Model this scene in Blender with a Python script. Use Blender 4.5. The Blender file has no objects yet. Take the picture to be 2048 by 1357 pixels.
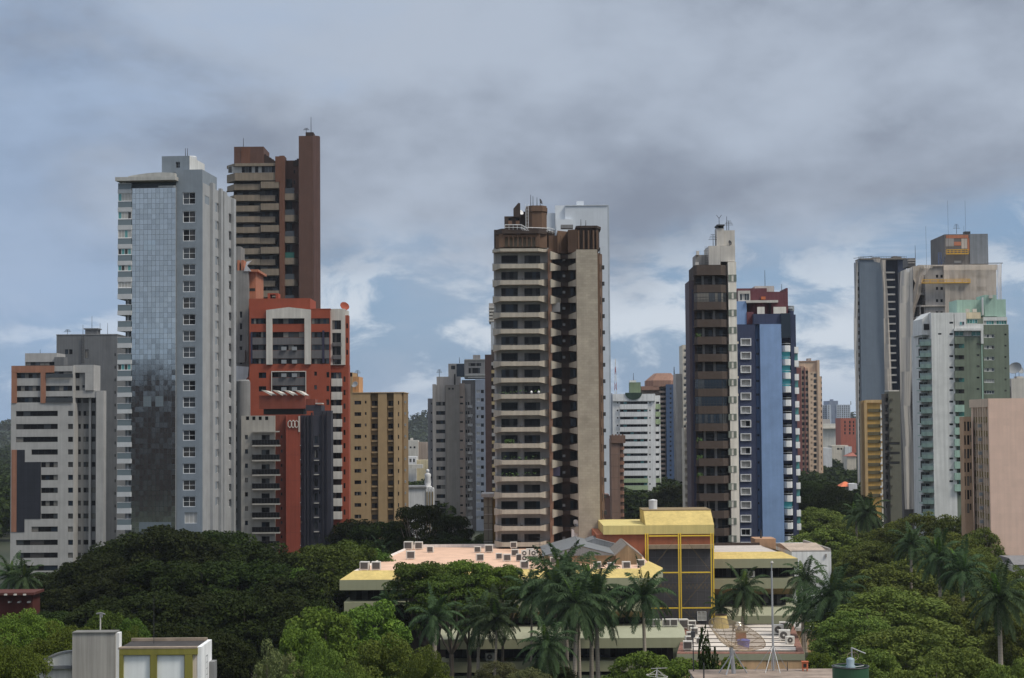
import bpy, math, random
import numpy as np
from mathutils import Vector, Matrix
R = math.radians
rnd = random.Random(7)
S = bpy.context.scene
COL = S.collection

# ---------------------------------------------------------------- camera
F_PX, CX, CY = 3600.0, 1024.0, 678.5          # photo pixels (2048 wide)
PITCH, ROLL = math.atan(171.5/F_PX), R(0.45)
CAM = Vector((0, 0, 38))
_f = Vector((0, math.cos(PITCH), math.sin(PITCH)))
_r0, _u0 = Vector((1, 0, 0)), Vector((0, -math.sin(PITCH), math.cos(PITCH)))
_r = _r0*math.cos(ROLL) - _u0*math.sin(ROLL)
_u = _u0*math.cos(ROLL) + _r0*math.sin(ROLL)
cam_d = bpy.data.cameras.new('camera')
cam = bpy.data.objects.new('camera', cam_d); COL.objects.link(cam)
cam_d.sensor_width = 36; cam_d.lens = 36*F_PX/2048
cam_d.clip_start = 1; cam_d.clip_end = 30000
m = Matrix((( _r.x, _u.x, -_f.x, 0), (_r.y, _u.y, -_f.y, 0), (_r.z, _u.z, -_f.z, CAM.z), (0, 0, 0, 1)))
cam.matrix_world = m
S.camera = cam

# ---------------------------------------------------------------- light
SUN_EL, SUN_AZ = 52, 118      # azimuth measured clockwise from +Y (view direction)
SUN_STRENGTH, SKY_STRENGTH, EXPOSURE = 2.5, 0.075, 0.0
sd = Vector((math.sin(R(SUN_AZ))*math.cos(R(SUN_EL)), math.cos(R(SUN_AZ))*math.cos(R(SUN_EL)), math.sin(R(SUN_EL))))
sun_d = bpy.data.lights.new('sun', 'SUN'); sun = bpy.data.objects.new('sun', sun_d); COL.objects.link(sun)
sun_d.energy = SUN_STRENGTH; sun_d.angle = R(14); sun_d.color = (1, .94, .82)
sun.rotation_euler = sd.to_track_quat('Z', 'Y').to_euler()
sun.location = (60, -60, 200)
S.view_settings.view_transform = 'Standard'; S.view_settings.look = 'None'
S.view_settings.exposure = EXPOSURE; S.view_settings.gamma = 1

def lin(c):
    return tuple((x/255/12.92 if x/255 <= .04045 else ((x/255+.055)/1.055)**2.4) for x in c)

W = bpy.data.worlds.new('World'); S.world = W; W.use_nodes = True
def build_world():
    nt = W.node_tree; N = nt.nodes; L = nt.links; N.clear()
    def n(t, **k):
        x = N.new(t)
        for a, b in k.items(): setattr(x, a, b)
        return x
    def math_(op, a, b=None, c=None, clamp=False):
        x = n('ShaderNodeMath', operation=op, use_clamp=clamp)
        for i, v in enumerate((a, b, c)):
            if v is None: continue
            if isinstance(v, (int, float)): x.inputs[i].default_value = v
            else: L.new(v, x.inputs[i])
        return x.outputs[0]
    def mix(f, a, b):
        x = n('ShaderNodeMix', data_type='RGBA')
        if isinstance(f, (int, float)): x.inputs[0].default_value = f
        else: L.new(f, x.inputs[0])
        for i, v in ((6, a), (7, b)):
            if isinstance(v, tuple): x.inputs[i].default_value = (*v, 1)
            else: L.new(v, x.inputs[i])
        return x.outputs[2]
    def smooth(v, a, b, lo=0., hi=1.):
        x = n('ShaderNodeMapRange', interpolation_type='SMOOTHSTEP')
        L.new(v, x.inputs[0])
        for i, q in enumerate((a, b, lo, hi)): x.inputs[i+1].default_value = q
        return x.outputs[0]
    tc = n('ShaderNodeTexCoord')
    sep = n('ShaderNodeSeparateXYZ'); L.new(tc.outputs['Generated'], sep.inputs[0])
    def noise(sx, sz, off, detail=5, rough=.55, scale=1., dist=0.):
        mp = n('ShaderNodeMapping'); L.new(tc.outputs['Generated'], mp.inputs[0])
        mp.inputs['Scale'].default_value = (sx, sx, sz); mp.inputs['Location'].default_value = off
        x = n('ShaderNodeTexNoise'); L.new(mp.outputs[0], x.inputs['Vector'])
        x.inputs['Scale'].default_value = scale; x.inputs['Detail'].default_value = detail
        x.inputs['Roughness'].default_value = rough; x.inputs['Distortion'].default_value = dist
        return x.outputs['Fac']
    sky = n('ShaderNodeTexSky'); sky.sky_type = 'NISHITA'; sky.sun_disc = False
    sky.sun_elevation = R(SUN_EL); sky.sun_rotation = R(SUN_AZ); sky.air_density = 1.0; sky.dust_density = 1.2
    z = sep.outputs['Z']; x_ = sep.outputs['X']; y_ = sep.outputs['Y']
    # the clear sky, in the units of the finished picture
    sc = n('ShaderNodeVectorMath', operation='SCALE'); L.new(sky.outputs[0], sc.inputs[0]); sc.inputs['Scale'].default_value = SKY_STRENGTH
    clear = mix(.6, sc.outputs[0], (.24, .41, .68))
    # high grey sheet with soft darker and lighter masses
    big = noise(5.2, 9, (1.9, 2.3, .55), 4, .5, 1., .25)
    fine = noise(13, 22, (3.1, 0, 4.2), 6, .55)
    shape = math_('MULTIPLY_ADD', fine, .38, math_('MULTIPLY', big, .82))
    band = math_('MULTIPLY', smooth(z, .05, .10), smooth(z, .21, .13))       # the sheet is thickest a little above the horizon
    east = smooth(x_, -.22, .10, .35, 1.)
    shape = math_('MULTIPLY_ADD', math_('MULTIPLY', band, east), -.11, shape)
    rag = noise(20, 26, (1.1, 4, 2.7), 6, .6, 1., .5)                      # broken, patchier cloud on the far side of the sky
    shape = math_('ADD', shape, math_('MULTIPLY', math_('MULTIPLY_ADD', rag, 1.5, -.75), smooth(y_, .1, -.3)))
    grey = mix(smooth(shape, .36, .70), CLOUD_DARK, CLOUD_LIGHT)
    # the sheet breaks towards the horizon
    edge = math_('ADD', z, math_('MULTIPLY_ADD', noise(5, 16, (7.7, 1.2, 2), 5, .55, 1., .3), .16, -.08))
    edge = math_('MULTIPLY_ADD', x_, -.07, edge)
    cover = smooth(edge, .052, .118, .06, .97)
    puff = noise(14, 30, (.4, 5, 1.3), 6, .6, 1., .4)
    puffs = math_('MULTIPLY', smooth(puff, .44, .58), smooth(z, .16, .05, 0, .95))
    low = mix(puffs, clear, PUFF)
    out = mix(cover, low, grey)
    # thinner, bluer sheet towards the left and a paler veil inside it
    veil = noise(7, 13, (2.2, .3, 6.1), 6, .6, 1., .3)
    out = mix(math_('MULTIPLY', smooth(veil, .48, .68), .55, None), out, CLOUD_LIGHT)
    out = mix(math_('MULTIPLY', math_('MULTIPLY', smooth(math_('MULTIPLY_ADD', veil, -.5, x_), -.34, -.56, 0, 1), smooth(y_, .0, .4)), .5), out, lin((150, 178, 214)))
    hazeb = smooth(z, .0, .04, .4, .0)
    out = mix(hazeb, out, HORIZON)
    # an overcast sky is brightest overhead
    out = mix(smooth(z, .26, .8, 0, .75), out, (.36, .375, .39))      # deep neutral cloud overhead
    bg = n('ShaderNodeBackground'); L.new(out, bg.inputs[0]); L.new(smooth(z, .26, .95, 1.0, 2.6), bg.inputs[1])
    o = n('ShaderNodeOutputWorld'); L.new(bg.outputs[0], o.inputs[0])
CLOUD_DARK, CLOUD_LIGHT = lin((133, 142, 158)), lin((177, 188, 204))
PUFF, HORIZON = lin((212, 221, 231)), lin((150, 180, 212))
build_world()

# ---------------------------------------------------------------- pixel helpers
def ray(px, py):
    return _f + _r*((px-CX)/F_PX) + _u*((CY-py)/F_PX)
def at(px, py, Y):
    d = ray(px, py); return CAM + d*(Y/d.y)
def at_z(px, py, z):
    d = ray(px, py); return CAM + d*((z-CAM.z)/d.z)

# ---------------------------------------------------------------- mesh builder
class MB:
    def __init__(s): s.v = []; s.f = []; s.m = []
    def quad(s, *p, mi=0):
        b = len(s.v); s.v += [tuple(q) for q in p]; s.f.append(tuple(range(b, b+len(p)))); s.m.append(mi)
    def box(s, u0, u1, v0, v1, w0, w1, mi=0):
        if u1 < u0: u0, u1 = u1, u0
        if v1 < v0: v0, v1 = v1, v0
        if w1 < w0: w0, w1 = w1, w0
        s.prism([(u0, v0), (u1, v0), (u1, v1), (u0, v1)], w0, w1, mi)
    def prism(s, pts, w0, w1, mi=0, top=None):
        n = len(pts); b = len(s.v); t = top or pts
        s.v += [(x, y, w0) for x, y in pts] + [(x, y, w1) for x, y in t]
        for i in range(n):
            j = (i+1) % n; s.f.append((b+i, b+j, b+n+j, b+n+i)); s.m.append(mi)
        s.f.append(tuple(range(b+n, b+2*n))); s.m.append(mi)
        s.f.append(tuple(range(b+n-1, b-1, -1))); s.m.append(mi)
    def extr(s, pts, d, mi=0):
        """closed 3-d outline pushed along vector d"""
        n = len(pts); b = len(s.v); d = Vector(d)
        s.v += [tuple(p) for p in pts] + [tuple(Vector(p)+d) for p in pts]
        for i in range(n):
            j = (i+1) % n; s.f.append((b+i, b+j, b+n+j, b+n+i)); s.m.append(mi)
        s.f.append(tuple(range(b+n-1, b-1, -1))); s.m.append(mi); s.f.append(tuple(range(b+n, b+2*n))); s.m.append(mi)
    def tube(s, p0, p1, r0, r1=None, n=6, mi=0, caps=True):
        r1 = r0 if r1 is None else r1
        p0, p1 = Vector(p0), Vector(p1); d = (p1-p0).normalized()
        a = d.orthogonal().normalized(); c = d.cross(a); b = len(s.v)
        for p, r_ in ((p0, r0), (p1, r1)):
            for i in range(n):
                t = 2*math.pi*i/n; s.v.append(tuple(p + (a*math.cos(t)+c*math.sin(t))*r_))
        for i in range(n):
            j = (i+1) % n; s.f.append((b+i, b+j, b+n+j, b+n+i)); s.m.append(mi)
        if caps:
            s.f.append(tuple(range(b+n-1, b-1, -1))); s.m.append(mi); s.f.append(tuple(range(b+n, b+2*n))); s.m.append(mi)
    def path(s, pts, r0, r1=None, n=6, mi=0):
        r1 = r0 if r1 is None else r1; k = len(pts)-1
        for i in range(k):
            s.tube(pts[i], pts[i+1], r0+(r1-r0)*i/k, r0+(r1-r0)*(i+1)/k, n, mi)
    def lathe(s, prof, n=16, mi=0, c=(0, 0)):
        b = len(s.v)
        for r_, z in prof:
            for i in range(n):
                t = 2*math.pi*i/n; s.v.append((c[0]+r_*math.cos(t), c[1]+r_*math.sin(t), z))
        for k in range(len(prof)-1):
            for i in range(n):
                j = (i+1) % n; s.f.append((b+k*n+i, b+k*n+j, b+(k+1)*n+j, b+(k+1)*n+i)); s.m.append(mi)
        s.f.append(tuple(range(b+n-1, b-1, -1))); s.m.append(mi)
        e = b+(len(prof)-1)*n; s.f.append(tuple(range(e, e+n))); s.m.append(mi)
    def tray(s, pts, w0, w1, th=.14, fl=.18, mi=0, vback=None):
        """balcony: floor polygon plus a parapet wall along the polyline pts (u,v)"""
        n = len(pts); inn = []
        for i in range(n):
            def nrm(a, b):
                d = Vector((b[0]-a[0], b[1]-a[1])); d.normalize(); return Vector((-d.y, d.x))
            if i == 0: q = nrm(pts[0], pts[1])
            elif i == n-1: q = nrm(pts[-2], pts[-1])
            else:
                a_, b_ = nrm(pts[i-1], pts[i]), nrm(pts[i], pts[i+1]); q = a_+b_; q = q/max(.3, q.dot(a_))
            inn.append((pts[i][0]+q.x*th, pts[i][1]+q.y*th))
        wf = w0+fl
        poly = list(pts)
        if vback is not None: poly = poly+[(pts[-1][0], vback), (pts[0][0], vback)]
        s.prism(poly, w0, wf, mi)
        for i in range(n-1):
            s.prism([pts[i], pts[i+1], inn[i+1], inn[i]], wf, w1, mi)
    def taper_tray(s, pts, hts, th=.16, mi=0, vback=None, fl=.2):
        """like tray, with its own (bottom, top) height at every outline point"""
        n = len(pts)
        for i in range(n-1):
            p, q = pts[i], pts[i+1]; d = Vector((q[0]-p[0], q[1]-p[1])).normalized(); k = Vector((-d.y, d.x))*th
            a, b_, c, e = (p[0], p[1]), (q[0], q[1]), (q[0]+k.x, q[1]+k.y), (p[0]+k.x, p[1]+k.y); o = len(s.v)
            s.v += [(*a, hts[i][0]), (*b_, hts[i+1][0]), (*c, hts[i+1][0]), (*e, hts[i][0]), (*a, hts[i][1]), (*b_, hts[i+1][1]), (*c, hts[i+1][1]), (*e, hts[i][1])]
            for f in ((0, 1, 5, 4), (1, 2, 6, 5), (2, 3, 7, 6), (3, 0, 4, 7), (4, 5, 6, 7), (3, 2, 1, 0)): s.f.append(tuple(o+x for x in f)); s.m.append(mi)
        z = max(h[0] for h in hts)+.02
        s.prism([(x, y+th+.02) for x, y in pts]+[(pts[-1][0], vback), (pts[0][0], vback)], z, z+fl, mi)
    def skin(s, O, eu, ew, en, u0, u1, w0, w1, holes, t, mi=0):
        """flat facade with real openings and reveals t deep"""
        O, eu, ew, en = map(Vector, (O, eu, ew, en))
        P = lambda u, w, d=0: O+eu*u+ew*w-en*d
        us = sorted({u0, u1} | {min(max(h[i], u0), u1) for h in holes for i in (0, 2)})
        ws = sorted({w0, w1} | {min(max(h[i], w0), w1) for h in holes for i in (1, 3)})
        def inh(a, b): return any(h[0]-1e-6 < a < h[2]+1e-6 and h[1]-1e-6 < b < h[3]+1e-6 for h in holes)
        for j in range(len(ws)-1):
            i = 0
            while i < len(us)-1:
                if inh((us[i]+us[i+1])/2, (ws[j]+ws[j+1])/2): i += 1; continue
                k = i
                while k < len(us)-1 and not inh((us[k]+us[k+1])/2, (ws[j]+ws[j+1])/2): k += 1
                s.quad(P(us[i], ws[j]), P(us[k], ws[j]), P(us[k], ws[j+1]), P(us[i], ws[j+1]), mi=mi); i = k
        for (a, b, c, d) in [h[:4] for h in holes]+[(u0, w0, u1, w1)]:
            for p, q in (((a, b), (c, b)), ((c, b), (c, d)), ((c, d), (a, d)), ((a, d), (a, b))):
                s.quad(P(*p), P(*q), P(*q, t), P(*p, t), mi=mi)
    def mesh(s, name, mats):
        me = bpy.data.meshes.new(name); me.from_pydata(s.v, [], s.f)
        for m_ in (mats if isinstance(mats, (list, tuple)) else [mats]): me.materials.append(m_)
        if any(s.m): me.polygons.foreach_set('material_index', s.m)
        me.update(); return me
    def build(s, name, mats, parent=None, loc=None, label=None, smooth=False):
        me = s.mesh(name, mats)
        if smooth: me.polygons.foreach_set('use_smooth', [True]*len(me.polygons))
        return obj(name, me, parent, loc, label=label)

def obj(name, me, parent=None, loc=None, rot=None, label=None):
    o = bpy.data.objects.new(name, me); COL.objects.link(o)
    if parent: o.parent = parent
    if loc is not None: o.location = loc
    if rot is not None: o.rotation_euler = rot
    if label: o['label'] = label
    return o
def tag(o, label=None, cat=None, group=None, kind=None):
    if label: o['label'] = label
    if cat: o['category'] = cat
    if group: o['group'] = group
    if kind: o['kind'] = kind
    return o
def empty(name, loc, label, cat, group=None, rz=0):
    o = bpy.data.objects.new(name, None); COL.objects.link(o)
    o.location = loc; o.rotation_euler = (0, 0, rz); o.empty_display_size = .5
    return tag(o, label, cat, group)
def copy_tree(o, parent=None):
    c = o.copy(); COL.objects.link(c)
    if parent: c.parent = parent
    for ch in list(o.children): copy_tree(ch, c)
    return c

# ---------------------------------------------------------------- materials
KV = 0.55        # light on a camera-facing upright wall, so colours can be given as the photo shows them
TONE = (.86, .82)    # my by-eye reading of the photograph against measured patches: level, saturation
def tone(c):
    g = .3*c[0]+.59*c[1]+.11*c[2]; return tuple((g+(x-g)*TONE[1])*TONE[0] for x in c)
def P(c, k=None):
    return tuple(min(.86, x/(k or KV)) for x in lin(c))
_mats = {}
def M(name, c, rough=.85, var=.10, streak=.17, grid=None, metal=0., k=None, spec=.3, bump=0., scale=.35):
    if name in _mats: return _mats[name]
    mt = bpy.data.materials.new(name); mt.use_nodes = True; nt = mt.node_tree; N = nt.nodes; L = nt.links
    bs = N['Principled BSDF']; bs.inputs['Roughness'].default_value = rough; bs.inputs['Metallic'].default_value = metal
    bs.inputs['Specular IOR Level'].default_value = spec
    col = P(tone(c), k)
    tc = N.new('ShaderNodeTexCoord'); src = tc.outputs['Object']
    def noise(sc, det, v):
        mp = N.new('ShaderNodeMapping'); L.new(src, mp.inputs[0]); mp.inputs['Scale'].default_value = sc
        x = N.new('ShaderNodeTexNoise'); L.new(mp.outputs[0], x.inputs[0]); x.inputs['Scale'].default_value = 1; x.inputs['Detail'].default_value = det
        x.inputs['Roughness'].default_value = .6
        r_ = N.new('ShaderNodeMapRange'); L.new(x.outputs[0], r_.inputs[0])
        r_.inputs[1].default_value = .3; r_.inputs[2].default_value = .7; r_.inputs[3].default_value = v[0]; r_.inputs[4].default_value = v[1]
        return r_.outputs[0], x.outputs[0]
    a, raw = noise((scale,)*3, 6, (1-var, 1+var))
    b, _ = noise((1.7, 1.7, .06), 5, (1-streak*1.25, 1+streak*.45))
    mu = N.new('ShaderNodeMath'); mu.operation = 'MULTIPLY'; L.new(a, mu.inputs[0]); L.new(b, mu.inputs[1]); fac = mu.outputs[0]
    if grid:
        sp = N.new('ShaderNodeSeparateXYZ'); L.new(src, sp.inputs[0])
        ad = N.new('ShaderNodeMath'); L.new(sp.outputs[0], ad.inputs[0]); L.new(sp.outputs[1], ad.inputs[1])
        cb = N.new('ShaderNodeCombineXYZ'); L.new(ad.outputs[0], cb.inputs[0]); L.new(sp.outputs[2], cb.inputs[1])
        br = N.new('ShaderNodeTexBrick'); L.new(cb.outputs[0], br.inputs['Vector'])
        br.inputs['Scale'].default_value = 1; br.inputs['Brick Width'].default_value = grid[0]; br.inputs['Row Height'].default_value = grid[1]
        br.inputs['Mortar Size'].default_value = grid[2]; br.offset = grid[4] if len(grid) > 4 else 0.
        v2 = grid[5] if len(grid) > 5 else .95
        br.inputs['Color1'].default_value = (1, 1, 1, 1); br.inputs['Color2'].default_value = (v2, v2, v2, 1); br.inputs['Mortar'].default_value = (grid[3],)*3+(1,)
        m2 = N.new('ShaderNodeMath'); m2.operation = 'MULTIPLY'; L.new(fac, m2.inputs[0]); L.new(br.outputs[0], m2.inputs[1]); fac = m2.outputs[0]
    vm = N.new('ShaderNodeVectorMath'); vm.operation = 'SCALE'; vm.inputs[0].default_value = col; L.new(fac, vm.inputs['Scale'])
    L.new(vm.outputs[0], bs.inputs['Base Color'])
    if bump:
        bp = N.new('ShaderNodeBump'); bp.inputs['Strength'].default_value = bump; bp.inputs['Distance'].default_value = .05
        L.new(raw, bp.inputs['Height']); L.new(bp.outputs[0], bs.inputs['Normal'])
    _mats[name] = mt; return mt
def glass(name, base, rough=.08, spec=.6, metal=0., bump=0., bscale=.8):
    mt = bpy.data.materials.new(name); mt.use_nodes = True; nt = mt.node_tree; bs = nt.nodes['Principled BSDF']
    bs.inputs['Base Color'].default_value = (*base, 1); bs.inputs['Roughness'].default_value = rough
    bs.inputs['Specular IOR Level'].default_value = spec; bs.inputs['Metallic'].default_value = metal
    if bump:
        tc = nt.nodes.new('ShaderNodeTexCoord'); x = nt.nodes.new('ShaderNodeTexNoise'); x.inputs['Scale'].default_value = bscale; x.inputs['Detail'].default_value = 2
        nt.links.new(tc.outputs['Object'], x.inputs[0])
        bp = nt.nodes.new('ShaderNodeBump'); bp.inputs['Strength'].default_value = bump; bp.inputs['Distance'].default_value = .1
        nt.links.new(x.outputs[0], bp.inputs['Height']); nt.links.new(bp.outputs[0], bs.inputs['Normal'])
    return mt
G_DARK = glass('window_glass_dark', (.009, .009, .010), .15, .16); G_MID = glass('window_glass_curtain', (.055, .052, .05), .25, .3)
G_PALE = glass('window_blind_pale', (.42, .41, .39), .5, .3); G_TEAL = glass('window_glass_teal', (.10, .30, .30), .15)
G_CURT = glass('window_curtain_drawn', (.17, .16, .145), .4, .3)
G_BLUE = glass('window_glass_blue', (.016, .026, .040), .1, .35); G_GREY = glass('window_glass_grey', (.045, .05, .055), .12)
G_GREEN = glass('window_glass_green', (.03, .16, .13), .15)
G_CYAN = glass('awning_cyan', (.10, .55, .62), .4, .3)
FR_WHITE = M('frame_white', (205, 205, 205), .5, .03, .03); FR_DARK = M('frame_dark', (34, 32, 31), .5, .05, .0)
FR_GREY = M('frame_grey', (120, 124, 128), .5, .05, .0)
METAL = M('metal_pole', (150, 152, 155), .5, .1, .1, metal=.3); METAL_DARK = M('metal_dark', (55, 55, 58), .5, .1, .1)

# ---------------------------------------------------------------- building with photo-crop coordinates
C1 = (0, 620, .42763); C2 = (210, 280, .30938); C4 = (440, 230, .27261); C5 = (450, 560, .40562); C6 = (640, 700, .30201)
C7 = (970, 380, .26531); D1 = (1210, 680, .30945); D2 = (1360, 420, .26531); D4 = (1580, 690, .23599); D5 = (1690, 430, .27266)
D6 = (1690, 780, .26538); D7 = (660, 1000, .26303); D8 = (1130, 1000, .27832); E1 = (0, 1020, .3418); E2 = (50, 1220, .21973)
E3 = (1560, 940, .30730); E7 = (660, 1080, .20408); E8 = (950, 1080, .20408); PX = (0, 0, 1)
def cp(c, x, y): return c[0]+x*c[2], c[1]+y*c[2]

_wc = {}
def window_mesh(w, h, cols, rows, frame, panes, seed, fb=.07):
    key = (round(w, 2), round(h, 2), cols, rows, frame.name, tuple(p.name for p in panes), seed, fb)
    if key in _wc: return _wc[key]
    rr = random.Random(str(key)); mb = MB(); w -= .006; h -= .006
    x0, z0 = .003, .003
    mb.box(x0, x0+w, 0, .07, z0, z0+fb); mb.box(x0, x0+w, 0, .07, z0+h-fb, z0+h)
    mb.box(x0, x0+fb, 0, .07, z0+fb, z0+h-fb); mb.box(x0+w-fb, x0+w, 0, .07, z0+fb, z0+h-fb)
    cw = (w-2*fb)/cols; rh = (h-2*fb)/rows; mf = fb*.6
    for i in range(1, cols): mb.box(x0+fb+cw*i-mf/2, x0+fb+cw*i+mf/2, .01, .065, z0+fb, z0+h-fb)
    for j in range(1, rows):
        mb.box(x0+fb, x0+w-fb, .012, .063, z0+fb+rh*j-mf/2, z0+fb+rh*j+mf/2)
    for i in range(cols):
        pm = 1+rr.randrange(len(panes))
        for j in range(rows):
            a, c_ = x0+fb+cw*i, z0+fb+rh*j; ty = rr.uniform(-.004, .004)
            mb.quad((a, .05+ty, c_), (a+cw, .05-ty, c_), (a+cw, .05-ty, c_+rh), (a, .05+ty, c_+rh), mi=pm)
    me = mb.mesh('window', [frame]+list(panes)); _wc[key] = me; return me
class WS:
    """window style"""
    def __init__(s, cols=2, rows=1, frame=FR_DARK, panes=None, fb=.07, name='window'):
        s.cols, s.rows, s.frame, s.panes, s.fb, s.name = cols, rows, frame, panes or (G_DARK, G_DARK, G_DARK, G_DARK, G_MID, G_GREY, G_BLUE, G_CURT), fb, name
W_DARK = WS(2); W_BAND = WS(6); W_BAND4 = WS(4); W_ONE = WS(1); W_WHITE = WS(2, 2, FR_WHITE, (G_GREY, G_GREY, G_DARK, G_MID), .1)

class B:
    def __init__(s, name, label, D, crop, cx, yaw=0, cat='building', group=None):
        s.c = crop; s.D = D; s.a = R(yaw)
        px, _ = cp(crop, cx, 0); o = at(px, 850, D); s.o = Vector((o.x, D, 0))
        s.ux = Vector((math.cos(s.a), math.sin(s.a), 0)); s.vx = Vector((-math.sin(s.a), math.cos(s.a), 0))
        s.root = empty(name, s.o, label, cat, group, s.a); s.nwin = 0
    def uw(s, cx, cy, v=0):
        d = ray(*cp(s.c, cx, cy)); t = (v-(CAM-s.o).dot(s.vx))/d.dot(s.vx); p = CAM+d*t-s.o
        return p.dot(s.ux), p.z
    def u(s, cx, cy, v=0): return s.uw(cx, cy, v)[0]
    def w(s, cx, cy, v=0): return s.uw(cx, cy, v)[1]
    def rect(s, x0, y0, x1, y1, v=0):
        yc = (y0+(y1 if y1 is not None else y0+600))/2; xc = (x0+x1)/2
        return s.u(x0, yc, v), (0 if y1 is None else s.w(xc, y1, v)), s.u(x1, yc, v), s.w(xc, y0, v)
    def world(s, u, v, w=0): return s.o+s.ux*u+s.vx*v+Vector((0, 0, w))
    def plates(s, name, mat, rects, v0, v1, label=None, vr=None):
        mb = MB()
        for r_ in rects:
            a, b_, c_, d_ = s.rect(*r_, v=v0 if vr is None else vr); mb.box(a, c_, v0, v1, b_, d_)
        return mb.build(name, mat, s.root, label=label)
    def add(s, name, mb, mat, label=None, smooth=False, loc=None): return mb.build(name, mat, s.root, loc, label, smooth)
    def win(s, h, v, st, side=None, t=.18):
        """h in local metres (a0,w0,a1,w1)"""
        wd, hg = abs(h[2]-h[0]), h[3]-h[1]
        if wd < .12 or hg < .12: return
        s.nwin += 1
        if s.nwin > 100: return s.more(h, v, st, side, t)
        me = window_mesh(round(wd, 2) if wd > .4 else wd, round(hg, 2), st.cols, st.rows, st.frame, st.panes, rnd.randrange(8), min(st.fb, wd*.2, hg*.2))
        if side is None: o = obj(st.name, me, s.root, (h[0], v+t, h[1]))
        elif side[0] == 'R': o = obj(st.name, me, s.root, (side[1]-t, h[0], h[1]), (0, 0, R(90)))
        else: o = obj(st.name, me, s.root, (side[1]+t, h[2], h[1]), (0, 0, R(-90)))
    def more(s, h, v, st, side, t):
        # past a hundred windows on one building: the rest as one object
        if not hasattr(s, 'mm'): s.mm = MB(); s.mst = st
        m_ = s.mm; k = 1+(rnd.random() < .25); f = .07
        if side is None:
            y = v+t; m_.quad((h[0], y, h[1]), (h[2], y, h[1]), (h[2], y, h[3]), (h[0], y, h[3]), mi=0)
            m_.quad((h[0]+f, y-.02, h[1]+f), (h[2]-f, y-.02, h[1]+f), (h[2]-f, y-.02, h[3]-f), (h[0]+f, y-.02, h[3]-f), mi=k)
        else:
            sg = -1 if side[0] == 'R' else 1; x = side[1]+sg*t
            m_.quad((x, h[0], h[1]), (x, h[2], h[1]), (x, h[2], h[3]), (x, h[0], h[3]), mi=0); x -= sg*.02
            m_.quad((x, h[0]+f, h[1]+f), (x, h[2]-f, h[1]+f), (x, h[2]-f, h[3]-f), (x, h[0]+f, h[3]-f), mi=k)
    def done(s):
        if hasattr(s, 'mm'):
            o = s.mm.build('windows', [s.mst.frame, G_DARK, G_MID], s.root); o['kind'] = 'stuff'
    def face(s, name, mat, rect, holes=(), v=0, depth=12, st=W_DARK, t=.3, R_=None, L_=None, stR=None, label=None, dR=None, roof=None):
        """wall body with openings on the front (crop coordinates) and, as (frac0,y0,frac1,y1), on a side"""
        u0, w0, u1, w1 = s.rect(*rect, v=v); mb = MB(); hs = []
        for h in holes:
            a, b_, c_, d_ = s.rect(*h[:4], v=v); a, c_ = max(a, u0+.02), min(c_, u1-.02); b_, d_ = max(b_, w0+.02), min(d_, w1-.02)
            if c_-a > .05 and d_-b_ > .05: hs.append((a, b_, c_, d_, h[4] if len(h) > 4 else st))
        mb.skin((0, v, 0), (1, 0, 0), (0, 0, 1), (0, -1, 0), u0, u1, w0, w1, [h[:4] for h in hs], t)
        tl = tr = 0
        for sd_, H in (('R', R_), ('L', L_)):
            if not H: continue
            ue = u1 if sd_ == 'R' else u0; cxe = rect[2] if sd_ == 'R' else rect[0]; sh = []
            if sd_ == 'R': tr = t
            else: tl = t
            for h in H:
                sh.append((v+t+h[0]*(depth-t), s.w(cxe, h[3], v), v+t+h[2]*(depth-t), s.w(cxe, h[1], v), h[4] if len(h) > 4 else (stR or st)))
            sh = [(a, max(b_, w0+.02), c_, min(d_, w1-.02), q) for a, b_, c_, d_, q in sh if d_ > w0+.3]
            en = (1, 0, 0) if sd_ == 'R' else (-1, 0, 0)
            mb.skin((ue, 0, 0), (0, 1, 0), (0, 0, 1), en, v+t, v+depth, w0, w1, [h[:4] for h in sh], t)
            for h in sh: s.win(h[:4], v, h[4], (sd_, ue))
        mb.box(u0+tl, u1-tr, v+t, v+depth, w0, w1)
        o = mb.build(name, mat, s.root, label=label)
        for h in hs: s.win(h[:4], v, h[4])
        return o
def rows(y0, h, step, n): return [(y0+i*step, y0+i*step+h) for i in range(n)]
def grid(xs, ys, st=None):
    return [(a, c, b_, d)+((st,) if st else ()) for c, d in ys for a, b_ in xs]
def repeat(o, zs):
    """copies of a part (and its own children) at other heights, o being the one at the first height"""
    z0 = zs[0]; out = [o]
    for z in zs[1:]:
        c = copy_tree(o, o.parent); c.location.z = o.location.z+(z-z0); out.append(c)
    return out
def antenna(P0, h, label, kind='pole', th=.06, cat='antenna'):
    o = empty('antenna', P0, label, cat)
    mb = MB(); mb.tube((0, 0, 0), (0, 0, h), th, th*.6, 6); mb.build('mast', METAL_DARK, o)
    if kind == 'yagi':
        mb = MB()
        for k in range(4):
            z = h*(.55+.14*k); l = .9-.15*k; mb.tube((-l, 0, z), (l, 0, z), th*.6, n=5)
        mb.build('rod', METAL_DARK, o)
    elif kind == 'v':
        mb = MB(); mb.tube((0, 0, h), (-.5, 0, h+.7), th*.7, n=5); mb.tube((0, 0, h), (.5, 0, h+.7), th*.7, n=5); mb.build('rod', METAL_DARK, o)
    return o
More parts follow.
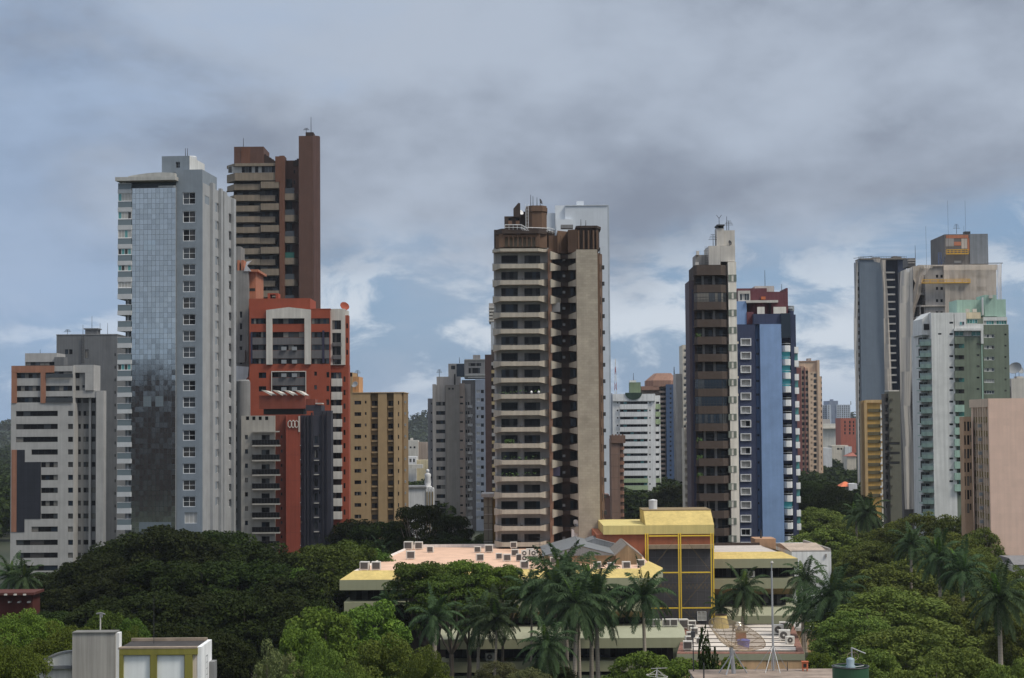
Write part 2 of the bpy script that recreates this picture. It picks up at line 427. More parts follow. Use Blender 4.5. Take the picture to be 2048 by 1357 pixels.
def dish(P0, rad, label, rz=0, tilt=40, col=None):
    """small rooftop satellite dish"""
    o = empty('satellite_dish', P0, label, 'satellite dish', None, rz)
    mb = MB(); mb.tube((0, 0, 0), (0, 0, rad*1.3), .06, n=6); mb.build('stand', METAL_DARK, o)
    mb = MB(); n = 14; prof = [(rad*k/4, rad*.3*(k/4)**2) for k in range(5)]
    mb.lathe([(.02, 0)]+prof[1:]+[(rad*.98, rad*.33)]+[(r_*.97, z+.03) for r_, z in prof[:0:-1]]+[(.02, .04)], n)
    d = mb.build('reflector', col or FR_WHITE, o, (0, 0, rad*1.3), smooth=True); d.rotation_euler = (R(tilt), 0, 0)
    return o
TONE = (.77, .80)  # left half darker: cloud shade put into the wall colours
# ================================================================ buildings, left half
def bant(b, cx, y0, y1, v, label, kind='pole', th=.07):
    u, w1 = b.uw(cx, y1, v); w0 = b.w(cx, y0, v)
    return antenna(b.world(u, v, w1), w0-w1, label, kind, th)
WHITE1 = M('wall_dirty_white', (168, 166, 164), streak=.12); GREY1 = M('wall_mid_grey', (128, 128, 128)); GREYD = M('wall_slate_grey', (104, 106, 109))
ORANGE1 = M('wall_terracotta_orange', (160, 104, 78)); NAVY1 = M('cladding_dark_navy', (42, 44, 54), .35, grid=(1.5, 1.5, .04, .7))
WHITE2 = M('wall_bright_white', (205, 205, 206)); CONCR = M('concrete_raw', (128, 126, 123), var=.16, streak=.2)
ROOFG = M('roof_dark', (70, 68, 66), var=.2)

# ---- white tower with the stair-step panel
b = B('apartment_tower', 'white apartment tower with dark stair-step panel and orange frame at its top', 420, C1, 190)
rw = [473, 534, 594, 653, 712, 772, 832, 893, 953, 1014, 1076, 1136, 1196]; hs = []
for y in rw:
    x0 = 147 if y in (653, 1014) else (192 if 700 < y < 960 else 75)
    hs += [(x0, y, 270, y+25, W_BAND if x0 < 100 else W_BAND4), (318, y, 341, y+24, W_ONE)]
b.face('wall', WHITE1, (50, 437, 344, None), hs, 0, 14, dR=None)
hs = [h for y in [413]+rw for h in ((348, y, 378, y+23), (390, y, 414, y+23), (428, y, 446, y+23, W_ONE))]
b.face('recessed_wall', GREY1, (344, 405, 449, None), hs, 4.2, 9)
b.plates('pillar', WHITE1, [(415, 412, 425, None)], 3.6, 4.15)
b.plates('side_pier', WHITE1, [(449, 378, 484, None)], 2.2, 5)
b.plates('cornice', WHITE1, [(330, 378, 449, 411)], 2.4, 8, vr=2.4)
b.plates('dark_panel', NAVY1, [(78, 655, 115, 1040), (115, 712, 191, 978)], -.08, -.004)
b.plates('orange_strip', ORANGE1, [(53, 655, 77.5, 1040)], -.1, -.004)
hs = [(78, y0, 188, y1, W_BAND) for y0, y1 in ((296, 320), (355, 380), (408, 434))]+[(214, y0, 338, y1, W_BAND) for y0, y1 in ((288, 316), (355, 380), (405, 434))]
b.face('upper_wall', WHITE1, (54, 263, 342, 438), hs, .3, 13)
b.plates('orange_frame', ORANGE1, [(53, 262, 252, 294), (53, 294, 76.5, 437), (190, 294, 212, 437)], -.15, .295)
b.plates('balcony_glass', G_GREY, [(214, 300, 340, 318), (214, 412, 340, 435)], -.25, -.15)
b.face('grey_recess', GREY1, (344, 290, 398, 378), [(346, 295, 372, 320), (346, 355, 372, 378), (385, 352, 396, 365, W_ONE)], 2.6, 8)
b.plates('white_hook_frame', WHITE1, [(340, 258, 438, 294), (398, 294, 438, 377)], 2.1, 9)
b.face('penthouse', WHITE1, (117, 203, 266, 262), [(119, 244, 254, 261, W_BAND)], 3, 8)
b.plates('stair_head', GREYD, [(254, 221, 300, 261)], 2.5, 6)
b.plates('roof_slab', ROOFG, [(56, 261, 340, 262.5)], 1, 12)
bant(b, 188, 186, 203, 5, 'short thin antenna on the white penthouse of the stair-step tower')
b.done()
# ---- grey tower behind it
b = B('apartment_tower', 'plain slate grey tower rising behind the white stair-step tower', 450, C1, 400)
hs = [(303, 185, 319, 208, W_ONE), (323, 185, 339, 208, W_ONE), (398, 186, 415, 227, W_ONE)]+[(535, y, 541, y+14, W_ONE) for y in range(203, 1110, 59)]
b.face('wall', GREYD, (263, 117, 546, None), hs, 0, 18)
b.plates('parapet', GREY1, [(262, 114, 548, 118)], -.1, 18.1)
mb = MB(); a = b.rect(398, 92, 455, 117, 3); mb.box(a[0], a[2], 3, 3.4, a[1], a[3]); mb.box(a[0], a[2], 6, 6.4, a[1], a[3]); mb.box(a[0]-.3, a[2]+.3, 2.7, 6.7, a[3], a[3]+.3); mb.box(a[0]+.1, a[2]-.1, 3.5, 5.9, a[1], a[3]-.02)
b.add('roof_box', mb, GREYD)
for x, y in ((430, 30), (468, 62), (503, 62)): bant(b, x, y, 116 if x > 456 else 90, 4.5, {430: 'tall thin antenna on the roof box of the slate grey tower', 468: 'thin antenna just right of the roof box on the slate grey tower', 503: 'thin antenna nearest the right edge of the slate grey tower'}[x])
bant(b, 388, 70, 116, 4, 'thin antenna left of the roof box on the slate grey tower'); bant(b, 316, 92, 116, 4, 'short aerial near the left corner of the slate grey tower', 'yagi')
mb = MB()
for x in (380, 391): a = b.rect(x, 122, x+1.2, 250, -.3); mb.box(a[0], a[2], -.32, -.26, a[1], a[3])
a = b.rect(380, 122, 391, 250, -.3)
for k in range(18): z = a[1]+(a[3]-a[1])*(k+.5)/18; mb.box(a[0], a[2], -.31, -.27, z-.05, z+.05)
b.add('ladder', mb, METAL_DARK); b.done()

# ---- blue-grey tower with the mirror curtain wall
BG = M('wall_blue_grey', (124, 135, 146), streak=.08); BGS = M('wall_pale_grey', (154, 156, 158), streak=.1); SLABW = M('slab_white', (190, 192, 194), streak=.06)
MIRROR = glass('curtain_mirror_glass', (.50, .54, .555), .07, .5, 1., .05, .22)
MIRROR3 = glass('curtain_mirror_glass_dull', (.43, .465, .475), .12, .5, 1., .06, .25); MIRROR4 = glass('curtain_mirror_glass_grey', (.47, .505, .51), .09, .5, 1., .05, .3)
MIRROR2 = glass('curtain_pale_pane', (.15, .18, .20), .3, .4)
b = B('glass_tower', 'tall blue-grey tower with mirrored glass front and a curved roof canopy', 327, C2, 628, -4.6)
wy = [(340, 417), (460, 535), (578, 655), (697, 770), (804, 876), (911, 984), (1019, 1090), (1127, 1197), (1233, 1303), (1338, 1408)]+[(y+1357.5, y2+1357.5) for y, y2 in ((90, 160), (198, 266), (305, 373), (412, 481), (519, 587), (627, 694), (735, 801), (842, 909), (948, 1016))]
sw = [(.06, y0+10, .20, y1-14) for y0, y1 in wy[:1]]
for i, (y0, y1) in enumerate(wy):
    if i: sw.append((.245, y0+8, .28, y1-20, W_ONE))
    sw.append((.38, y0+22, .49, y1+6, WS(2, 1, FR_WHITE))); sw.append((.83, y0+50, .92, y1+36, WS(2, 1, FR_WHITE)))
b.face('wall', BG, (457, 193, 628, None), [(503, y0, 585, y1, W_WHITE) for y0, y1 in wy]+[(514, 2409, 596, 2480, WS(3, 1, FR_WHITE, (G_PALE,)))], 0, 11)
u1 = b.u(628, 700)
b2w = b.w(628, 275); tot = 24.
mb = MB(); H = [(h[0]*tot+.3, b.w(628, h[3]), h[2]*tot+.3, b.w(628, h[1]), h[4] if len(h) > 4 else WS(3, 2, FR_WHITE)) for h in sw]
mb.skin((u1+.05, 0, 0), (0, 1, 0), (0, 0, 1), (1, 0, 0), .3, tot, 0, b2w, [h[:4] for h in H], .3); mb.box(b.u(457, 700), u1-.26, 11.01, tot, 0, b2w)
mb.box(u1-.26, u1+.05, tot-.3, tot, 0, b2w)
b.add('side_wall', mb, BGS)  # side paler than the front: light from the right put into its colour
for h in H: b.win(h[:4], 0, h[4], ('R', u1+.05))
mb = MB()
for f0, f1, dy in ((.23, .31, -4), (.50, .56, 8), (.60, .70, 18), (.92, 1., 40)): mb.box(u1+.06, u1+.6, f0*tot, f1*tot, 0, b2w+.6-dy*.02)
b.add('rib', mb, BGS)
b.plates('joint', FR_DARK, [(457.2, 312, 463, None)], -.03, -.003)
# mirror panels, each very slightly out of true
a = b.rect(172, 312, 457, None, -.6); nx, nz = 11, 86; mb = MB(); rr = random.Random(3); pw, ph = (a[2]-a[0])/nx, a[3]/nz
special = {(3, nz-12): 1, (4, nz-12): 1, (5, nz-12): 1, (3, nz-11): 1, (4, nz-11): 1, (5, nz-11): 1}
for k in range(2, 10): special[(k, 21)] = special[(k, 20)] = 1
for k in (3, 4, 6, 7): special[(k, 44)] = special[(k, 45)] = 1
for k in (3, 4, 5): special[(k, 6)] = special[(k, 5)] = 1
for i in range(nx):
    for j in range(nz):
        x, z = a[0]+i*pw, j*ph; tx, tz = rr.gauss(0, .0009), rr.gauss(0, .0009); g = .018
        if j > 60 and (i, j) in special: tz -= .014
        mb.quad((x+g, -.6-tx-tz, z+g), (x+pw-g, -.6+tx-tz, z+g), (x+pw-g, -.6+tx+tz, z+ph-g), (x+g, -.6-tx+tz, z+ph-g), mi=1 if (i, j) in special and j < 60 else rr.choice((0, 0, 2, 3)) if rr.random() < .8 else (2, 3)[(i//3+j//4) % 2])
b.add('curtain_glass', mb, [MIRROR, MIRROR2, MIRROR3, MIRROR4])
b.plates('curtain_frame', FR_GREY, [(171, 310, 457, None)], -.56, 10)
# balcony stack at the left
lv = [(320, 345), (437, 465), (552, 582), (675, 703), (783, 810), (888, 918), (997, 1030), (1105, 1133), (1210, 1237), (1315, 1345)]+[(y+1357.5, y2+1357.5) for y, y2 in ((65, 92), (172, 200), (277, 305), (385, 412), (490, 520), (598, 628), (705, 735), (812, 843), (920, 950), (1025, 1058), (1133, 1165))]
x0, x1 = b.u(82, 800, -.8), b.u(172, 800, -.8)
RAILG = glass('railing_glass', (.16, .20, .22), .1, .5)
for i, (y0, y1) in enumerate(lv):
    z0, z1 = b.w(126, y1, -.8), b.w(126, y0, -.8)
    mb = MB(); mb.box(x0, x1-.02, -.9, 6, z0, z1); bal = b.add('balcony', mb, SLABW)
    mb = MB(); mb.box(x0+.05, x1-.05, -.85, -.8, z1+.02, z1+1.05); mb.box(x0+.05, x0+.1, -.79, 5.9, z1+.02, z1+1.05); mb.build('railing', RAILG, bal)
    mb = MB(); mb.box(x0+.02, x1-.04, -.89, -.76, z1+1.06, z1+1.12); mb.build('handrail', FR_WHITE, bal)
    if 0 < i <= 6 or i == 11:
        h = b.w(126, lv[i-1][1], -.8)-z1-1.15 if i else 1.4
        me = window_mesh(x1-x0-.1, h, 4, 1, FR_WHITE, (G_PALE, G_TEAL, G_MID), i % 4); obj('glazing', me, bal, (x0+.05, -.8, z1+1.13))
mb = MB(); zz = b.w(126, 330, -.8)
mb.box(x1-1.3, x1-.9, .8, 1.2, 0, zz); b.add('balcony_column', mb, SLABW)
mb = MB(); mb.box(x0+.6, x1-.02, 2.2, 9, 0, zz-.1); b.add('balcony_back_wall', mb, FR_GREY)
mb = MB()
for i in range(1, len(lv)):
    z1, z2 = b.w(126, lv[i][0], 2), b.w(126, lv[i-1][1], 2)
    mb.box(x1-.9, x1-.02, 2.08, 2.18, z1+.1, z2-.1)
b.add('balcony_door', mb, G_DARK)
# canopy, roof rooms
ca = b.rect(65, 238, 455, 262, -2); mb = MB(); mb.box(ca[0], ca[2], -2, 9, ca[1], ca[3])
n = 12; xa, xb = b.u(150, 230, -1.5), b.u(450, 230, -1.5); zt = b.w(300, 212, -1.5)
ar = [(xa+(xb-xa)*k/n, -1.5, ca[3]+(zt-ca[3])*math.sin(math.pi*(.08+.62*k/n))) for k in range(n+1)]
mb.extr([(xb, -1.5, ca[3]+.002), (xa, -1.5, ca[3]+.002)]+ar, (0, 9, 0)); b.add('canopy', mb, M('canopy_cream', (178, 176, 170)))
mb = MB(); q = b.rect(110, 262, 132, 316, -.5)
mb.box(q[0], q[2], -.5, .2, q[1], q[3]); b.add('canopy_column', mb, SLABW)
b.plates('penthouse', BG, [(140, 262, 455, 311)], 2, 9)
b.plates('terrace_rail', SLABW, [(345, 296, 455, 308)], -.5, -.4)
q = b.rect(367, 105, 545, 212, 1); mb = MB(); mb.skin((0, 1, 0), (1, 0, 0), (0, 0, 1), (0, -1, 0), q[0], q[2], q[1], q[3], [b.rect(457, 143, 485, 182, 1)], .3); mb.box(q[0], q[2], 1.3, 12, b.w(545, 193), q[3])
mb.box(q[0]+.05, q[2]-.05, 1.31, 8, q[1], b.w(545, 193)-.01)
b.add('roof_block', mb, BG); b.win(b.rect(457, 143, 485, 182, 1), 1, WS(2, 2, FR_GREY))
mb = MB(); mb.box(b.u(545, 150, 1)+.004, b.u(545, 150, 1)+.06, 1.02, 12, b.w(628, 193), q[3]); b.add('roof_block_side', mb, M('wall_white_sunny', (205, 204, 200)))  # sunlight on the block's right side put into a pale sheet
mb = MB(); mb.lathe([(1.1, 0), (1.1, .9), (.95, 1.1)], 16); o = b.add('roof_tank', mb, SLABW, loc=(b.u(590, 110, 9)-1.0, 9, q[3]+.01))
bant(b, 520, 55, 104, 2, 'left of the two thin antennas on the roof block of the mirrored tower'); bant(b, 533, 55, 104, 2.5, 'right of the two thin antennas on the roof block of the mirrored tower')
b.done()

# ---- tall brown tower far behind
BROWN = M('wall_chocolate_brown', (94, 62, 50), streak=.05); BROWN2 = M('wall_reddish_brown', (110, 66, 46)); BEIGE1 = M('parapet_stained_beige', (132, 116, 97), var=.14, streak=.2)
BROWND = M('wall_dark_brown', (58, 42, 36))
b = B('apartment_tower', 'tallest tower, chocolate brown with beige balconies and a blind brown shaft', 500, C4, 400)
k = 500/3600*.27261
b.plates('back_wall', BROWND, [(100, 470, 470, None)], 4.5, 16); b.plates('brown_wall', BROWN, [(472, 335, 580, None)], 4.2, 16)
b.plates('pilaster', BROWN2, [(436, 300, 472, None), (405, 305, 436, 492)], 0, 5)
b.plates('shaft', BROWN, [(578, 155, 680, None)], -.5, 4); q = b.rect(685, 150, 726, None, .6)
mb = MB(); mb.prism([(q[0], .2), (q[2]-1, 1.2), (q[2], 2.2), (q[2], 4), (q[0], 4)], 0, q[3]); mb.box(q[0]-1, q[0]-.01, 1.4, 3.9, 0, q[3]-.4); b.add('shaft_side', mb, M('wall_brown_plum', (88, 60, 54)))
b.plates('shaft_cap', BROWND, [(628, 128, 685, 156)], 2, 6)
b.plates('roof_block', BROWN, [(103, 234, 320, 358)], 2, 14); b.plates('roof_block_panel', BROWN2, [(155, 240, 222, 357)], 1.9, 1.99)
mb = MB()
for kk in range(5): q = b.rect(318+kk*18, 290+kk*12, 338+kk*18, 380, 3); mb.box(q[0], q[2]-.01, 3+.02*kk, 10, q[1], q[3])
for kk in range(3): q = b.rect(540+kk*13, 345-kk*10, 553+kk*13, 380, 5); mb.box(q[0], q[2]-.01, 4.1-.02*kk, 10, q[1], q[3])
b.add('roof_steps', mb, BROWND)
def tray(b, name, xs, y0, y1, vs, mat, vb, th=.16, base=None):
    """xs crop x per outline point, vs depth per point"""
    ym = (y0+y1)/2; pts = [(b.u(x, ym, v), v) for x, v in zip(xs, vs)]; xm = (xs[0]+xs[-1])/2; vm = min(vs)
    w0, w1 = b.w(xm, y1, vm), b.w(xm, y0, vm); mb = MB(); mb.tray(pts, 0, w1-w0, th, .2, vback=vb)
    return mb.build(name, mat, b.root, (0, 0, w0)), w0
t, w0 = tray(b, 'terrace_parapet', [50, 110, 300, 405], 425, 482, [5, .3, .3, .3], BEIGE1, 6)
tray(b, 'terrace_roof', [50, 110, 300, 405], 355, 376, [5, .3, .3, .3], BEIGE1, 6)
q = b.rect(60, 376, 405, 426, 1.2); me = window_mesh(q[2]-q[0], q[3]-q[1], 14, 1, FR_GREY, (G_MID, G_PALE, G_DARK, G_GREY), 1); obj('terrace_glazing', me, b.root, (q[0], 1.2, q[1]))
st2 = 160.; seven = [490+st2*i for i in range(13)]
for i in range(26):
    y = 510+i*78.4 if i else 508; big = i % 2 == 0
    y0 = (490+80*i) if big else y
    if y0 > 2300: break
    tray(b, 'balcony', [52, 105, 292], y, y+43, [6, .9, .9], BEIGE1, 4.6)
    if big: tray(b, 'projecting_balcony', [293, 300, 434], y0, y0+48, [2, .1, .1], BEIGE1, 4.6)
    else: tray(b, 'projecting_balcony', [293, 405], y+2, y+44, [1.2, 1.2], BEIGE1, 4.6)
    q = b.rect(150, y-32, 270, y-2, 4.4); me = window_mesh(9.9, 1.6, 6, 1, FR_DARK, (G_DARK, G_DARK, G_GREY, G_MID), i % 4); obj('window', me, b.root, (q[0]-1, 4.36, q[1]-.3))
    q = b.rect(310, y-34, 405, y-2, 4.4); me = window_mesh(4.4, 1.9, 3, 1, FR_DARK, (G_DARK, G_BLUE, G_GREY), i % 4); obj('window', me, b.root, (q[0], 4.36, q[1]-.3))
for i in range(12):
    y = 577+157.5*i
    tray(b, 'side_balcony', [475, 545, 572], y, y+48, [.6, .6, 2.4], BEIGE1, 4.3)
    q = b.rect(482, y-105, 530, y, 4.2); me = window_mesh(q[2]-q[0], q[3]-q[1], 3, 1, FR_DARK, (G_DARK, G_DARK, G_MID), i % 4); obj('window', me, b.root, (q[0], 4.1, q[1]))
    q = b.rect(478, y-40, 545, y, .7); mb = MB(); mb.box(q[0], q[2], .7, .75, q[1], q[3])
    o = mb.build('balcony_net', glass('balcony_net_green', (.03, .12, .10), .6, .2) if i == 3 else G_GREY, b.root)
for y in (405, 483): b.plates('window', G_DARK, [(541, y, 551, y+25)], 4.12, 4.19)
bant(b, 172, 170, 233, 6, 'thin antenna on the left roof block of the tallest brown tower', th=.1); bant(b, 668, 16, 128, 4, 'tall thin antenna on top of the blind brown shaft', th=.1); bant(b, 633, 98, 128, 4, 'short aerial beside the tall antenna on the brown shaft', 'yagi', .08)
b.done()

# ---- unfinished concrete tower between
ORB = M('brick_raw_orange', (190, 112, 78), grid=(.5, .25, .04, .75)); TARP = M('tarp_white', (196, 198, 202), .6)
b = B('unfinished_tower', 'unfinished raw concrete tower with orange brickwork beside the mirrored tower', 410, C2, 880)
hs = grid([(833, 850), (870, 888)], rows(1110, 42, 75, 6))
b.face('wall', CONCR, (760, 845, 928, None), hs, 0, 14, st=WS(1, 1, FR_GREY, (G_DARK,)))
b.plates('stair_block', CONCR, [(790, 690, 878, 846)], 2, 8); b.plates('brick_parapet', ORB, [(855, 778, 868, 845), (880, 778, 897, 845)], .3, 6)
b.plates('brick_wall', ORB, [(929, 852, 976, 2000)], 1.5, 14); b.plates('brick_ledge', ORB, [(920, 838, 990, 853)], .2, 14.5)
b.plates('window_strip', FR_DARK, [(934, 960, 970, 978)], 1.45, 1.495)
q = b.rect(898, 780, 945, 850, -.2); mb = MB(); mb.extr([(q[0], -.2, q[1]), (q[2], -.2, q[1]), (q[2]-1, -.3, q[3]-1.2), (q[0]+1.8, -.25, q[3]), (q[0]+.6, -.2, q[3]-.3)], (0, .5, 0)); b.add('tarp', mb, TARP)
q = b.rect(825, 1460, 930, 1560, -.5); mb = MB(); mb.extr([(q[0], -.5, q[1]), (q[2]-.3, -.6, q[1]), (q[2], -.6, q[3]-.3), (q[0], -.5, q[3])], (0, .4, 0)); b.add('cloth', mb, TARP)
b.plates('bay', CONCR, [(850, 1360, 905, 1440)], -.9, -.02); b.done()
# ---- thin striped block
b = B('apartment_block', 'narrow grey block with a stripe of dark windows beside the mirrored tower', 352, C2, 850)
hs = [(829, y, 857, y+30) for y in range(1690, 2560, 77)]
b.face('wall', M('wall_stone_grey', (150, 150, 150)), (790, 1560, 882, None), hs, 0, 12)
mb = MB(); q = b.rect(858, 1560, 900, None, -.2); mb.lathe([(1.3, 0), (1.3, q[3]), (1.0, q[3]+.3)], 20, c=(q[0]+1.0, .6)); b.add('round_stair_tower', mb, GREY1, smooth=False); b.done()

# ---- red-orange tower
RED = M('wall_red_orange', (160, 66, 40), streak=.07); REDD = M('wall_brick_red', (134, 62, 46)); GREYS = M('spandrel_grey', (100, 98, 100)); CREAM = M('trim_cream', (196, 190, 180))
b = B('apartment_tower', 'red-orange apartment tower with a big cream portal frame near the top', 403, C5, 400)
ys = [(190, 218), (257, 285), (320, 347), (388, 415)]
xs = [(128, 202), (234, 391), (425, 515)]
hs = grid(xs, ys, W_BAND)+[(232, 455, 396, 481, W_BAND), (232, 522, 396, 550, W_BAND)]
hs += [(166, 457, 203, 485), (166, 525, 203, 551), (440, 453, 453, 473, W_ONE), (440, 520, 453, 541, W_ONE)]+[(500, y, 514, y+27, W_ONE) for y in (455, 523, 590)]
b.face('wall', RED, (120, 145, 518, None), hs, 0, 10)
b.plates('top_block', RED, [(118, 92, 420, 146)], .4, 12); b.plates('lift_box', RED, [(210, 66, 222, 92), (250, 66, 262, 92), (222, 66, 250, 72)], 3, 7)
b.plates('top_block_right', RED, [(421, 142, 520, 146)], -.05, 12)
sp = []
for a_, c_ in ((285.5, 319.5), (347.5, 387.5)):
    sp += [(128, a_, 202, c_), (234, a_, 391, c_), (425, a_, 515, c_)]
for r_ in sp+[(232, 482, 396, 521)]: b.plates('grey_spandrel', GREYS, [r_], -.06, -.004)
q = b.rect(203, 135, 423, 417, -.5); i0 = b.rect(233, 190, 392, 417, -.5); mid = (q[0]+q[2])/2; mb = MB()
mb.extr([(q[0], -.5, q[1]), (q[0], -.5, q[3]-.6), (mid, -.5, q[3]), (q[2], -.5, q[3]-.6), (q[2], -.5, q[1]), (i0[2], -.5, q[1]), (i0[2], -.5, i0[3]), (i0[0], -.5, i0[3]), (i0[0], -.5, q[1])], (0, .495, 0)); b.add('portal_frame', mb, CREAM)
b.plates('window_frame', CREAM, [(228, 450, 400, 454), (228, 454, 231.5, 558), (396.5, 454, 400, 558)], -.25, -.004)
b.plates('navy_post', M('post_navy', (48, 46, 72)), [(126, 258, 135, 412), (480, 250, 490, 410)], -.2, -.07)
q = b.rect(97, 485, 120, 580, 1); mb = MB(); mb.extr([(q[2], 1, q[1]-.5), (q[2], 1, q[3]+.6), (q[0], 1, q[3]-.5), (q[0], 1, q[1]+1.2)], (0, 6, 0)); b.add('side_bay', mb, REDD)
mb = MB()
for x in (278, 330):
    for y in (330, 395, 462, 530):
        q = b.rect(x, y, x+24, y+18, -.4); mb.box(q[0], q[2], -.5, -.01, q[1], q[3])
b.add('air_conditioner', mb, FR_GREY)
# corner volume at the right
b.face('corner_wall', CREAM, (519, 143, 592, 420), [(529, 200, 572, 245, W_BAND4), (529, 262, 572, 310, W_BAND4), (529, 328, 572, 372, W_BAND4), (531, 392, 572, 418, W_BAND4)], 1.2, 10)
b.plates('bay_spandrel', GREYS, [(528, 310.5, 573, 327), (528, 372.5, 573, 391)], .9, 1.19)
ysb = [487, 553, 620, 687, 750, 815, 882, 945, 1012, 1078, 1143]
b.face('balcony_wall', RED, (519, 421, 610, None), [(522, y-30, 574, y+2, W_BAND4) for y in ysb]+[(584, y-10, 594, y+16, W_ONE) for y in ysb], 1.6, 4)
for y in ysb: tray(b, 'balcony', [519, 524, 575, 578], y, y+38, [1.5, .5, .5, 1.5], CREAM, 1.58)
b.face('right_wall', RED, (593, 175, 609, 421), [(598, 215, 606, 240, W_ONE), (598, 285, 606, 312, W_ONE), (598, 345, 606, 370, W_ONE)], 2, 3)
o = dish(b.world(b.u(588, 160, 3), 3, b.w(588, 160, 3)-.2), 1.1, 'red satellite dish on the corner of the red-orange tower', .5, 60, RED); b.done()

# ---- grey, red and navy tower in front of it
LG = M('wall_light_stone', (164, 160, 152)); NAV = M('wall_navy_slate', (57, 58, 70)); NAVD = M('wall_navy_dark', (42, 42, 52)); REDB = M('wall_rust_red', (152, 62, 42))
b = B('apartment_tower', 'mid-height tower in light grey, rust red and navy with three white hexagons', 350, C5, 330)
yb = [815, 888, 960, 1030, 1103, 1173, 1245, 1315]
hs = [(98, 765+70.5*i, 113, 787+70.5*i, W_ONE) for i in range(9)]+[(103, 674, 119, 692, W_ONE), (134, 674, 150, 692, W_ONE), (165, 674, 181, 692, W_ONE), (197, 674, 213, 692, W_ONE)]
hs += [(180, y-50, 220, y-2, WS(2, 1)) for y in yb]
b.face('wall', LG, (80, 670, 246, None), hs, 0, 12)
b.plates('lintel', LG, [(133, 746, 266, 752)], -.9, -.005)
for y in yb:
    q = b.rect(133, y-25, 269, y+7, -1.3); mb = MB(); mb.box(q[0], q[2], -1.3, -.004, q[1], q[1]+.28)
    o = b.add('balcony', mb, LG); mb = MB(); mb.box(q[0], q[2], -1.28, -1.24, q[1]+.29, q[3]); mb.box(q[0], q[0]+.04, -1.23, -.01, q[1]+.29, q[3]); mb.build('railing', G_DARK, o)
    mb = MB(); n = 9
    for k in range(n+1): x = q[0]+.02+(q[2]-q[0]-.06)*k/n; mb.box(x-.02, x+.02, -1.32, -1.285, q[1]+.29, q[3])
    mb.box(q[0], q[2], -1.33, -1.24, q[3]+.004, q[3]+.06); mb.build('handrail', METAL_DARK, o)
b.face('red_recess', REDD, (246, 668, 301, None), [(275, 767+70.5*i, 283, 782+70.5*i, W_ONE) for i in range(8)], 1.0, 11)
b.plates('red_shaft', REDB, [(301, 667, 369, None)], -.4, 11); b.plates('shaft_seam', REDD, [(301, y, 369, y+1.2) for y in (735, 863, 990, 1118, 1246)], -.43, -.404)
mb = MB()
for i in range(3):
    q = b.rect(312+16.5*i, 693, 328+16.5*i, 730, -.45); cx_, cz, rx, rz = (q[0]+q[2])/2, (q[1]+q[3])/2, (q[2]-q[0])/2+.05, (q[3]-q[1])/2
    pt = [(cx_-rx, cz+rz*.45), (cx_, cz+rz), (cx_+rx, cz+rz*.45), (cx_+rx, cz-rz*.45), (cx_, cz-rz), (cx_-rx, cz-rz*.45)]
    for j in range(6): p, r_ = pt[j], pt[(j+1) % 6]; mb.tube((p[0], -.5-.05*i, p[1]), (r_[0], -.5-.05*i, r_[1]), .09, n=5)
b.add('hexagon_emblem', mb, CREAM)
hs = []
for i in range(9):
    hs += [(372, 765+70.5*i, 382, 780+70.5*i, W_ONE), (440, 770+70.5*i, 458, 808+70.5*i), (462, 760+70.5*i, 470, 775+70.5*i, W_ONE)]
b.face('navy_wall', NAV, (369, 668, 524, None), hs, .6, 4); b.plates('navy_rib', NAVD, [(389, 672, 397, None), (405, 672, 412, None), (424, 655, 432, None), (478, 650, 487, None), (500, 650, 505, None)], .2, .595)
b.plates('navy_top', NAV, [(436, 645, 524, 667)], .8, 4)
b.plates('small_balcony', LG, [(438, 818+70.5*i, 462, 822+70.5*i) for i in range(8)]+[(366, 815+70.5*i, 372, 819+70.5*i) for i in range(8)], -.3, .59)
b.plates('grey_pier', CREAM, [(362, 672, 369.5, 750)], -.55, -.41)
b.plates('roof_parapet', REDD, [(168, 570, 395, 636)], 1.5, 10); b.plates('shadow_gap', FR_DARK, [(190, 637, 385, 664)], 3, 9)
b.plates('corner_room', NAV, [(394, 618, 475, 645)], 2.5, 9); b.plates('roof_room', REDD, [(380, 588, 445, 618)], 3, 8); b.plates('pale_ledge', CREAM, [(446, 607, 478, 613)], 2.3, 6)
for i in range(4):
    q = b.rect(178+54*i, 543, 232+54*i, 570, 1); mb = MB(); n = 8; mb.extr([(q[0]+(q[2]-q[0])*k/n, 1, q[3]-(q[3]-q[1])*.9*(k/n)**2) for k in range(n+1)]+[(q[2]-.1, 1, q[1]-.1), (q[0], 1, q[3]-.35)][:1], (0, 7, 0)); b.add('roof_vault', mb, CREAM)
q = b.rect(250, 658, 325, 668, .5); rr = random.Random(5)
b.done()

# ---- ochre tower
OCH = M('wall_ochre_tan', (168, 136, 92), streak=.08); OCHO = M('recess_olive_brown', (116, 92, 56)); OCHL = M('wall_pale_ochre', (184, 150, 104))
b = B('apartment_tower', 'ochre tan tower with two dark vertical window strips', 470, C6, 400, -2)
yy = [338+75.3*i for i in range(10)]
hs = grid([(228, 273)], [(y, y+25) for y in yy+[1092]], W_BAND4)+grid([(297, 308)], [(y, y+18) for y in yy], W_ONE)
b.face('wall', OCH, (185, 283, 334, None), hs, 0, 14); b.plates('wall_middle', OCH, [(385, 283, 443, None)], 0, 14)
for x0, x1 in ((334, 385), (443, 489)):
    b.face('window_strip', OCHO, (x0, 286, x1, None), [(x0+9, y, x1-4, y+32, WS(2, 2, FR_DARK, (G_DARK, G_MID))) for y in yy+[1092]], .7, 13)
    b.plates('strip_spandrel', OCH, [(x0+7, y+36, x1-3, y+46) for y in yy], .4, .695)
b.face('wall_right', OCHL, (489, 283, 541, None), [(516, y, 524, y+26, W_ONE) for y in yy], 0, 13.5)
b.plates('side_wall', M('wall_ochre_dark', (138, 108, 68)), [(541, 283, 556, None)], .8, 13)
b.plates('parapet', OCHL, [(216, 281, 556, 286)], -.15, 14.1)
